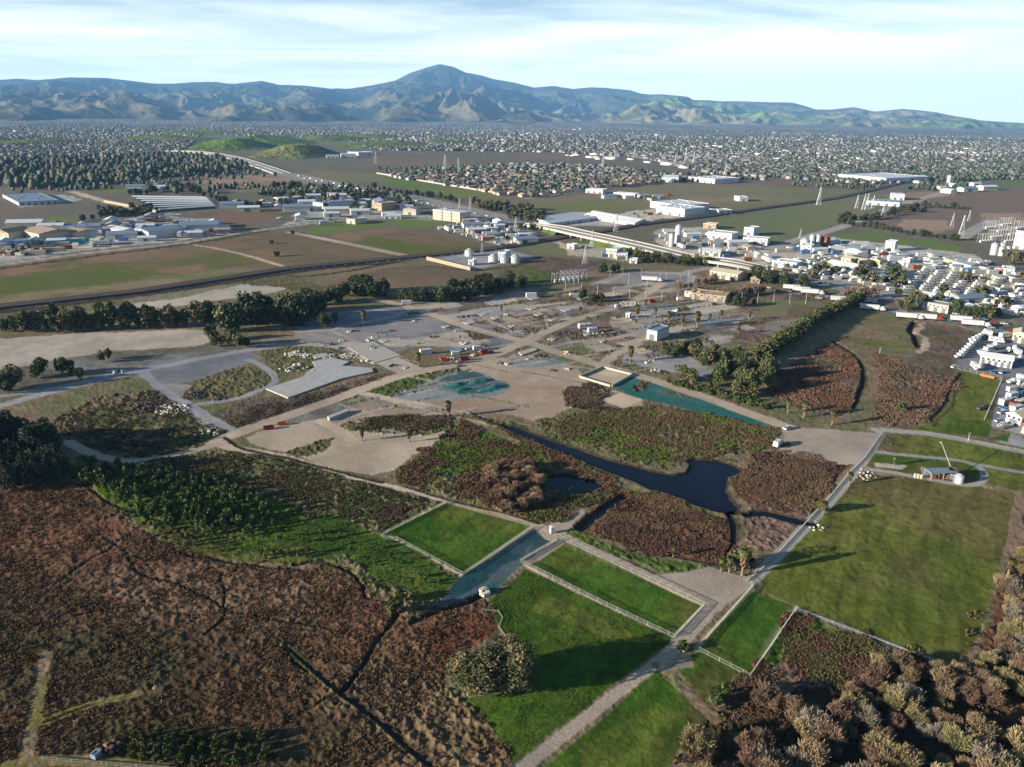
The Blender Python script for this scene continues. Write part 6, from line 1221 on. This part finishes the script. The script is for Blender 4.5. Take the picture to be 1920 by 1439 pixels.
for s_, n_, sp_, ang, grp, lab, sc_ in [('0,436 60,424 180,420 300,402 430,424 440,434 340,452 180,462 0,474', 70, 24, .3, 'sheds of the left works', 'in the left works', 1.2), ('520,372 640,366 760,392 830,410 740,406 620,410 540,420', 36, 30, .3, 'sheds of the left village', 'in the left village', 1.2),
    ('400,384 500,376 540,388 470,398', 14, 26, .3, 'sheds beside the storage rows', 'beside the storage rows', 1.1), ('240,352 330,344 350,352 300,362 240,364', 16, 30, .3, 'sheds by the small green strip', 'by the small green strip', 1.2), ('830,428 900,412 1005,438 985,456 950,460', 24, 20, .3, 'sheds of the scrap yard', 'in the scrap yard', 1.0),
    ('1250,432 1320,434 1440,476 1440,492 1330,478', 24, 20, .2, 'sheds around the tall silo', 'around the tall silo', .8), ('1450,470 1560,456 1720,482 1900,504 1900,518 1700,500 1560,486', 46, 20, .2, 'sheds of the concrete works', 'in the works right of the junction', .75), ('1460,502 1560,500 1700,516 1700,545 1560,526', 40, 14, .2, 'cabins of the mobile home park', 'among the mobile homes', .5),
    ('1740,350 1840,344 1860,356 1780,366', 14, 40, .3, 'sheds by the white tower', 'by the white tower', 1.3), ('1130,366 1210,370 1200,378 1130,372', 12, 24, .3, 'sheds of the olive field', 'in the row across the olive field', 1.0), ('1730,566 1925,566 1925,592 1800,580', 18, 16, .3, 'cabins behind the truck road', 'behind the truck road', .8)]:
    for p in fill(s_, n_, sp_):
        i_ = int(rng.choice([0, 0, 1, 2, 3, 3, 4])); sheds.put(i_, (p[0], p[1], 0), ang+random.choice([0, 1.57, 3.14]), sc_*random.uniform(.8, 1.25), SN[i_]+' '+lab, grp)
# trucks along the roads
for x, y, lab, i, rz in [(1488, 544, 'white lorry at the left of the three on the truck road', 1, -.28), (1506, 548, 'middle white lorry of the three on the truck road', 1, -.28), (1522, 552, 'right white lorry of the three on the truck road', 1, -.28), (1579, 566, 'white lorry above the top of the hedge', 1, -.2), (1620, 568, 'white lorry just right of the hedge top', 1, -.3), (1634, 582, 'white lorry at the roadside below the hedge top', 1, -.3),
                         (1806, 604, 'long white lorry with a red cab on the truck road', 0, -.32), (1828, 612, 'white flatbed lorry behind the red cab', 1, -.32), (1221, 528, 'white trailer lorry alone on the asphalt lot', 1, -.2), (1704, 598, 'white lorry on the verge of the truck road', 1, -.3), (1740, 600, 'red cabbed lorry on the verge of the truck road', 0, -.3)]: vput(trucks, i, x, y, rz, lab, None, 'lorry')
for i in range(26): vput(cars, i, 1440+i*19, 541+i*3.4+(i % 2)*2.4, -.3, ['white', 'dark', 'silver', 'blue', 'red'][i % 5]+' car on the truck road', 'traffic on the truck road')
for i in range(40):
    t = i/39; x = 560+t*430; y = 332+t*91+(i % 2)*2.5-1; vput(cars, i, x, y, -.5, ['white', 'dark', 'silver', 'blue', 'red'][i % 5]+' car on the freeway left of the overpass', 'traffic on the freeway')
for i in range(26):
    x = 1450+i*18; y = 511+i*4.1+(i % 2)*2-1; vput(cars, i+1, x, y, -.4, ['white', 'dark', 'silver', 'blue', 'red'][(i+1) % 5]+' car on the freeway right of the bridge', 'traffic on the freeway')
# skips, toilets, box trucks in the works
def skip_proto(m_):
    r = veh('skip', 'skip'); q = MB(); L0, w_ = 2.6, 1.1
    q.add([(-L0*.8, -w_, .15), (L0*.8, -w_, .15), (L0*.8, w_, .15), (-L0*.8, w_, .15), (-L0, -w_, 1.7), (L0, -w_, 1.7), (L0, w_, 1.7), (-L0, w_, 1.7), (-L0*.76, -w_*.9, .3), (L0*.76, -w_*.9, .3), (L0*.76, w_*.9, .3), (-L0*.76, w_*.9, .3), (-L0*.94, -w_*.9, 1.7), (L0*.94, -w_*.9, 1.7), (L0*.94, w_*.9, 1.7), (-L0*.94, w_*.9, 1.7)],
          [(0, 3, 2, 1), (0, 1, 5, 4), (1, 2, 6, 5), (2, 3, 7, 6), (3, 0, 4, 7), (8, 9, 10, 11), (8, 12, 13, 9), (9, 13, 14, 10), (10, 14, 15, 11), (11, 15, 12, 8), (4, 5, 13, 12), (5, 6, 14, 13), (6, 7, 15, 14), (7, 4, 12, 15)]); q.build('body', m_, r)
    for x in (-1.6, -.6, .6, 1.6): q = MB(); q.box(x-.08, x+.08, -w_-.08, -w_-.003, .3, 1.6); q.build('rib', m_, r)
    return r
skips = kind(skip_proto('red_paint'), skip_proto('orange_paint'))
for x, y, i, s, lab in [(871, 676, 0, 1, 'left red skip on the main dirt road'), (909, 664, 0, 1, 'right red skip on the main dirt road'), (504, 805, 0, .8, 'left red skip on the pale dirt lot'), (530, 797, 1, .7, 'orange skip right of the red one on the pale dirt lot'), (832, 676, 1, .8, 'orange skip beside the brown strip'), (1222, 567, 0, 1, 'red skip at the top of the works road')]: vput(skips, i, x, y, .4, lab, None, 'skip', s)
vput(rvs, 0, 1098, 617, .3, 'white tank lorry in the middle of the works yard', None, 'motorhome', 1.1); vput(rvs, 2, 1112, 624, .3, 'second white box vehicle in the works yard', None, 'motorhome'); vput(conts, 0, 798, 664, .4, 'white container on the pale lot by the brown strip'); vput(conts, 0, 854, 666, .3, 'blue white cabin beside the red skips', None, 'cabin', .7)
vput(cars, 0, 880, 656, .4, 'white pickup behind the red skips'); vput(vans, 0, 896, 657, .4, 'white van between the red skips'); vput(cars, 3, 918, 662, .3, 'blue car right of the red skips'); vput(conts, 0, 996, 558, .2, 'white container at the top of the pinkish plots', None, None, 1.2); vput(conts, 0, 1076, 557, .2, 'white container by the upper dark trees'); vput(vans, 0, 1160, 578, .2, 'white van at the upper crossroads'); vput(cars, 2, 712, 624, .2, 'grey car on the asphalt pad left of the works')
vput(cars, 0, 1316, 562, .2, 'white car before the flat roofed building'); vput(vans, 0, 1276, 564, .2, 'white van before the flat roofed building'); vput(cars, 1, 1340, 572, .2, 'dark car before the flat roofed building'); vput(cars, 0, 860, 622, .2, 'white car on the pale flat plot'); vput(conts, 0, 762, 571, .2, 'white container at the head of the crossing road')
q = MB(); q.box(-.6, .6, -.6, .6, 0.1, 2.2); root = empty('portable_toilet', G(1035, 1000), .3, 'white portable toilet at the corner of the dirt road by the middle paddock', 'portable toilet'); q.build('cabin', 'white_metal', root); q = MB(); q.box(-.45, .45, -.66, -.603, .2, 2.0); q.build('door', 'galvanised', root); q = MB(); q.add([(-.65, -.65, 2.203), (.65, -.65, 2.203), (.65, .65, 2.203), (-.65, .65, 2.203), (-.35, -.35, 2.45), (.35, -.35, 2.45), (.35, .35, 2.45), (-.35, .35, 2.45)], [(0, 3, 2, 1), (4, 5, 6, 7), (0, 1, 5, 4), (1, 2, 6, 5), (2, 3, 7, 6), (3, 0, 4, 7)]); q.build('roof', 'white_metal', root)
# yard by the loop drive: open canopy, tanks and the tall leaning mast
root = empty('pump_station', G(1762, 896), .12, 'open sided pump station with grey roof inside the loop drive', 'pump station')
q = MB(); q.box(-5, 5, -2, 2, 2.6, 2.9); q.build('roof', 'blue_grey', root)
for x in (-4.8, 0, 4.8):
    for y in (-1.8, 1.8): q = MB(); q.bar((x, y, 0), (x, y, 2.597), .1, 4); q.build('post', 'galvanised', root)
for x in (-3.5, -1, 2): q = MB(); q.box(x, x+1.6, -.8, .8, 0, 1.4); q.build('pump', 'brown_metal', root)
silo('round white tank beside the pump station', 1797, 905, 1.5, 2.6); B_('tan machine cabin between the pump station and the tank', (1776, 898), (1793, 901), 3.5, 2.8, wall='brown_metal', roof='dark_roof', doors=1, wins=1, name='shed', cat='shed')
a = G(1790, 896); top = G(1765, 829, 7.5); root = empty('leaning_mast', a, 0, 'thin pale mast rising over the loop drive from beside the white tank', 'mast'); q = MB(); tp = top-a; q.bar((0, 0, 0), tuple(tp), .18, 6, r2=.1); q.build('mast', 'concrete_pale', root); q = MB(); q.box(-.6, .6, -.6, .6, -.1, .5); q.build('base', 'galvanised', root); q = MB(); q.bar(tuple(tp), (tp[0]-.6, tp[1]-.2, tp[2]-.4), .16, 5); q.build('tip', 'steel_white', root)
for i in range(3): q = MB(); q.box(-.3, .3, -.2, .2, 0, 1.6); o = q.build('marker_stone', 'rock_pale'); o.location = [float(t) for t in G(1715+i*6, 896+i)]; tag(o, 'pale upright stone in the row left of the pump station', 'stone', 'pale stones left of the pump station')
for i in range(9): q = MB(); q.cyl(0, 0, -.9, .12, .17, 7); o = q.build('float', 'steel_white'); o.location = [float(t) for t in G(1066+i*5, 918-i*3.0, -.75)]; tag(o, 'small white float in the line across the small dark patch', 'float', 'line of floats')
# wreck and cabin at the bottom left
B_('small blue grey cabin in the shade at the bottom left', (172, 1424), (180, 1427), 1.3, .9, wall='door_paint', roof='blue_grey', doors=1, wins=1, name='cabin', cat='cabin')
heap('brown planks lying beside the shaded cabin', 205, 1402, 2.5, .5, [(120, 90, 80), (90, 70, 60)], 'timber_pile', 'timber pile', 16, .5); heap('pale post stump at the end of the marsh wheel track', 292, 1290, .8, .5, PALE, n=6, sz=.25)
# ================================================================ HOUSES AND TOWN TREES
def house_proto(wc, rc, L0=13, D=10):
    r = veh('house', 'house'); q = MB(); q.box(-L0/2, L0/2, -D/2, D/2, 0, 3.4, tuple(lin(wc)))
    for x in (-L0/2, L0/2): q.add([(x, -D/2, 3.4), (x, D/2, 3.4), (x, 0, 5.6)], [(0, 1, 2) if x > 0 else (0, 2, 1)], tuple(lin(wc)))
    q.build('wall', M['town'], r); q = MB(); q.gable(-L0/2, L0/2, -D/2, D/2, 3.43, 2.3, tuple(lin(rc)), .6, .2); q.build('roof', M['town'], r); return r
HW = [(176, 166, 150), (186, 180, 168), (160, 146, 128), (150, 148, 144), (168, 152, 134)]; HR = [(128, 110, 96), (112, 104, 100), (142, 116, 98), (96, 94, 96), (150, 130, 112)]
houses = kind(*[house_proto(HW[i], HR[i]) for i in range(5)])
TR1 = '708,328 800,322 900,312 1010,308 1130,312 1240,326 1330,330 1440,338 1240,344 1130,356 1000,372 960,370 850,352'
P1 = PX(TR1); lo = P1.min(0); hi = P1.max(0); HP = []
ca, sa = math.cos(.5), math.sin(.5)
for i in range(-140, 140):
    for j in range(-70, 70):
        if j % 3 == 2: continue                                     # the street between two rows of plots
        u = i*17.; v = j*19.; x = u*ca-v*sa+200+random.uniform(-3, 3); y = u*sa+v*ca+1600+random.uniform(-3, 3)
        if lo[0] < x < hi[0] and lo[1] < y < hi[1]: HP.append((x, y))
HP = np.array(HP); HP = HP[inpoly(HP[:, 0], HP[:, 1], P1)]; HP = HP[rng.random(len(HP)) < .86]; HP = HP[np.argsort(np.hypot(HP[:, 0], HP[:, 1]))]
for i, p in enumerate(HP[:300]): houses.put(int(rng.integers(0, 5)), (p[0], p[1], 0), .5+random.choice([0, 1.57]), 1.0, 'small cream tract house in the dense rows beyond the pale boundary wall', 'tract houses')
def crowd(name, label, PT, proto, cols, s0, s1, ang=None, zscale=1.0, jit=.25):
    """many copies of one small shape joined into one mesh"""
    V0, F0, kind0 = proto; n = len(PT); a = (rng.random(n)*6.28) if ang is None else ang+rng.choice([0, 1.5708], n); s = rng.uniform(s0, s1, n)
    ca_, sa_ = np.cos(a)*s, np.sin(a)*s; V = np.empty((n, len(V0), 3)); J = 1+jit*(rng.random((n, len(V0)))-.5) if jit else 1
    V[:, :, 0] = (V0[None, :, 0]*ca_[:, None]-V0[None, :, 1]*sa_[:, None])*J+PT[:, 0:1]; V[:, :, 1] = (V0[None, :, 0]*sa_[:, None]+V0[None, :, 1]*ca_[:, None])*J+PT[:, 1:2]; V[:, :, 2] = V0[None, :, 2]*s[:, None]*zscale
    if PT.shape[1] > 2: V[:, :, 2] += PT[:, 2:3]
    Fq = (F0[None]+np.arange(n)[:, None, None]*len(V0)).reshape(-1, F0.shape[1]); cl = [np.array([lin(c) for c in cc]) for cc in cols]; pick = rng.integers(0, len(cl[0]), n); cf = np.empty((n, len(F0), 3))
    for f in range(len(F0)): cf[:, f] = cl[kind0[f]][pick % len(cl[kind0[f]])]
    cf *= (.8+.4*rng.random((n, 1, 1))); return tag(link(bpy.data.objects.new(name, np_mesh(name, V.reshape(-1, 3), Fq, colf=cf.reshape(-1, 3), mt=M['town']))), label, None, None, 'stuff')
HV = np.array([(-6.5, -5, 0), (6.5, -5, 0), (6.5, 5, 0), (-6.5, 5, 0), (-6.5, -5, 3.4), (6.5, -5, 3.4), (6.5, 5, 3.4), (-6.5, 5, 3.4), (-6.5, 0, 5.8), (6.5, 0, 5.8)], float)
HF = np.array([(0, 1, 5, 4), (1, 2, 6, 5), (2, 3, 7, 6), (3, 0, 4, 7), (4, 5, 9, 8), (6, 7, 8, 9), (5, 6, 9, 9), (7, 4, 8, 8)]); HK = [0, 0, 0, 0, 1, 1, 0, 0]
def fix_tri(F): return F
BV = HV.copy(); BV[:, 0] *= 2.2; BV[:, 1] *= 2.4; BV[8:, 2] = 3.6; BV[4:8, 2] = 3.4
def pxfill(s_, n, thr=.46, seed=71):
    """scatter over a region, denser with distance so it thins evenly to the horizon"""
    a = np.array([[float(v) for v in p.split(',')] for p in s_.split()]); lo = a.min(0); hi = a.max(0); x = rng.uniform(lo[0], hi[0], n*3); y = rng.uniform(lo[1], hi[1], n*3); k = inpoly(x, y, a); x, y = x[k][:n], y[k][:n]; P = GA(x, y)
    k = .5*fbm(P[:, 0], P[:, 1], 420, seed, 3)+.5*fbm(P[:, 0]*.35, P[:, 1], 1500, seed+2, 3)+.3*(rng.random(len(P))-.5) > thr; return P[k]
TOWN = '-20,300 0,262 0,240 150,222 330,216 500,214 640,212 760,214 900,224 1040,234 1200,240 1400,240 1560,246 1940,256 1940,336 1800,340 1640,346 1480,336 1330,326 1200,296 1040,286 880,284 700,282 640,262 380,252 350,282 200,292'
rows_ = HP[300:]; far_h = np.vstack([pxfill(TOWN, 19000), pxfill('-10,352 -10,298 200,298 330,290 440,300 470,320 330,334 200,346 60,358', 260)])
crowd('distant_houses', 'countless pale houses of the town across the far plain', np.vstack([rows_, far_h]), (HV, HF, HK), [[(132, 130, 126), (146, 142, 136), (118, 112, 106), (108, 110, 112)], [(118, 110, 102), (108, 106, 106), (128, 116, 106), (96, 98, 102), (150, 150, 150)]], .65, 1.15, .5, 1.1, 0)
crowd('distant_sheds', 'white sheds and shops scattered through the far town', np.vstack([pxfill('900,226 1400,240 1940,262 1940,345 1640,346 1330,322 1040,290 900,280', 420), pxfill(TOWN, 160)]), (BV, HF, HK), [[(196, 194, 190), (184, 178, 168)], [(200, 198, 194), (176, 174, 170)]], .45, 1.2, .5, 1.3, 0)
# far trees
def ball(n=7, m_=4):
    V = []; 
    for j in range(m_+1):
        t = j/m_; r = math.sin(math.pi*(.12+.86*t))*1.0; z = 1-math.cos(math.pi*t)
        for i in range(n): a = 6.283*i/n+j*.4; k = 1+.25*math.sin(i*2.7+j*1.9); V.append((r*k*math.cos(a)*3.4, r*k*math.sin(a)*3.4, z*3.6*(.9+.1*k)+.3))
    Fq = [(j*n+i, j*n+(i+1) % n, (j+1)*n+(i+1) % n, (j+1)*n+i) for j in range(m_) for i in range(n)]; return np.array(V), np.array(Fq), [0]*len(Fq)
TC = [(60, 72, 58), (74, 80, 66), (50, 62, 52), (84, 84, 74), (66, 74, 56)]
ft = np.vstack([pxfill(TOWN, 34000, .44, 171), pxfill('-10,352 -10,298 200,298 330,290 440,300 470,320 330,334 200,346 60,358', 1100), P1[:0]])
tt_ = fill(TR1, 1100); ft = np.vstack([ft, tt_])
crowd('left_woodland', 'dark trees crowding the houses left of the viaduct', pxfill('-10,350 -10,302 200,300 330,292 440,302 470,318 330,332 200,344 60,356', 3200, .5), ball(), [[(48, 60, 46), (62, 70, 52), (86, 80, 66)]], .45, 1.75, None, 1.25, .3)
vill = [fill('500,352 640,344 760,368 780,392 640,396 520,388', 170), fill('0,345 160,338 480,322 520,332 380,340 200,356 0,366', 160), fill('700,316 880,312 900,322 740,330', 60), fill('980,330 1240,344 1100,358 960,366', 120), fill('1500,338 1660,346 1640,358 1480,350', 60), fill('1740,340 1840,346 1780,364 1700,356', 50), fill('1450,500 1700,512 1700,548 1500,524', 22), fill('1880,480 1930,484 1930,500 1890,498', 14), fill('300,340 520,350 520,370 330,366', 60), fill('960,398 1020,404 1020,424 940,410', 40), fill('180,396 280,392 300,404 200,410', 50), fill('880,380 1000,394 990,404 900,396', 60), fill('1560,500 1920,520 1920,590 1700,570', 18)]
V_ = np.vstack(vill); V_ = V_[np.argsort(np.hypot(V_[:, 0], V_[:, 1]))]
for i, p in enumerate(V_[:300]): fart.put(int(rng.integers(0, 4)), (p[0], p[1], 0), random.random()*6, random.uniform(.6, 1.25), 'small round tree among the houses, sheds and yards of the plain', 'trees among the houses and yards of the plain', 'tree')
crowd('distant_trees', 'countless dark trees between the far houses', np.vstack([ft, V_[300:]]), ball(), [TC], .5, 1.2, None, 1.0, .3)
# more small debris over the cleared works, each heap its own thing
rd_ = random.Random(11)
for i in range(56):
    px_ = rd_.uniform(560, 1240); py_ = rd_.uniform(575, 700) if px_ > 760 else rd_.uniform(620, 700)
    heap(['small pale rubble heap on the cleared works', 'small dark debris heap on the cleared works'][i % 2], px_, py_, rd_.uniform(1.2, 3.4), rd_.uniform(.3, .8), PALE if i % 2 == 0 else DRK, n=16, sz=.45)['group'] = 'small heaps on the cleared works'

# ================================================================ HAZE
hm = bpy.data.materials.new('haze'); hm.use_nodes = True; t = hm.node_tree; t.nodes.clear()
ho = t.nodes.new('ShaderNodeOutputMaterial'); pv = t.nodes.new('ShaderNodeVolumePrincipled')
pv.inputs['Color'].default_value = (0.27, 0.58, 1.0, 1); pv.inputs['Density'].default_value = 0.000029; pv.inputs['Anisotropy'].default_value = 0.0
t.links.new(pv.outputs[0], ho.inputs['Volume'])
mb = MB(); mb.box(-27500, 27500, -27500, 28600, -60, 1450); ho_ = mb.build('haze', hm); tag(ho_, 'pale blue haze that fades the far town and mountain', None, None, 'stuff')
for k in KINDS: k.finish()

# every copy of a small group gets a label of its own, counted along the row as it is seen
from bpy_extras.object_utils import world_to_camera_view as w2c
bpy.context.view_layer.update()
ORD = ['first', 'second', 'third', 'fourth', 'fifth', 'sixth', 'seventh', 'eighth', 'ninth', 'tenth', 'eleventh', 'twelfth', 'thirteenth', 'fourteenth', 'fifteenth', 'sixteenth', 'seventeenth', 'eighteenth', 'nineteenth', 'twentieth',
       'twenty-first', 'twenty-second', 'twenty-third', 'twenty-fourth', 'twenty-fifth', 'twenty-sixth', 'twenty-seventh', 'twenty-eighth', 'twenty-ninth', 'thirtieth', 'thirty-first', 'thirty-second', 'thirty-third', 'thirty-fourth', 'thirty-fifth', 'thirty-sixth', 'thirty-seventh', 'thirty-eighth', 'thirty-ninth', 'fortieth']
seen = {}
for o in SC.objects:
    if o.parent is None and o.get('label') and o.get('kind') is None: seen.setdefault(o['label'], []).append(o)
for lb, os_ in seen.items():
    if 2 <= len(os_) <= 40:
        os_.sort(key=lambda o: w2c(SC, cam, o.matrix_world.translation).x); n = len(os_)
        for i, o in enumerate(os_):
            wd_ = 'leftmost' if i == 0 else 'rightmost' if i == n-1 else ORD[i]+' from the left'
            w_ = lb.split(); extra = wd_.split(); o['label'] = (wd_+' '+lb if len(extra) == 1 else ORD[i]+' from the left, '+lb) if len(w_)+len(extra) <= 16 else ' '.join(extra[:1]+w_[:15])
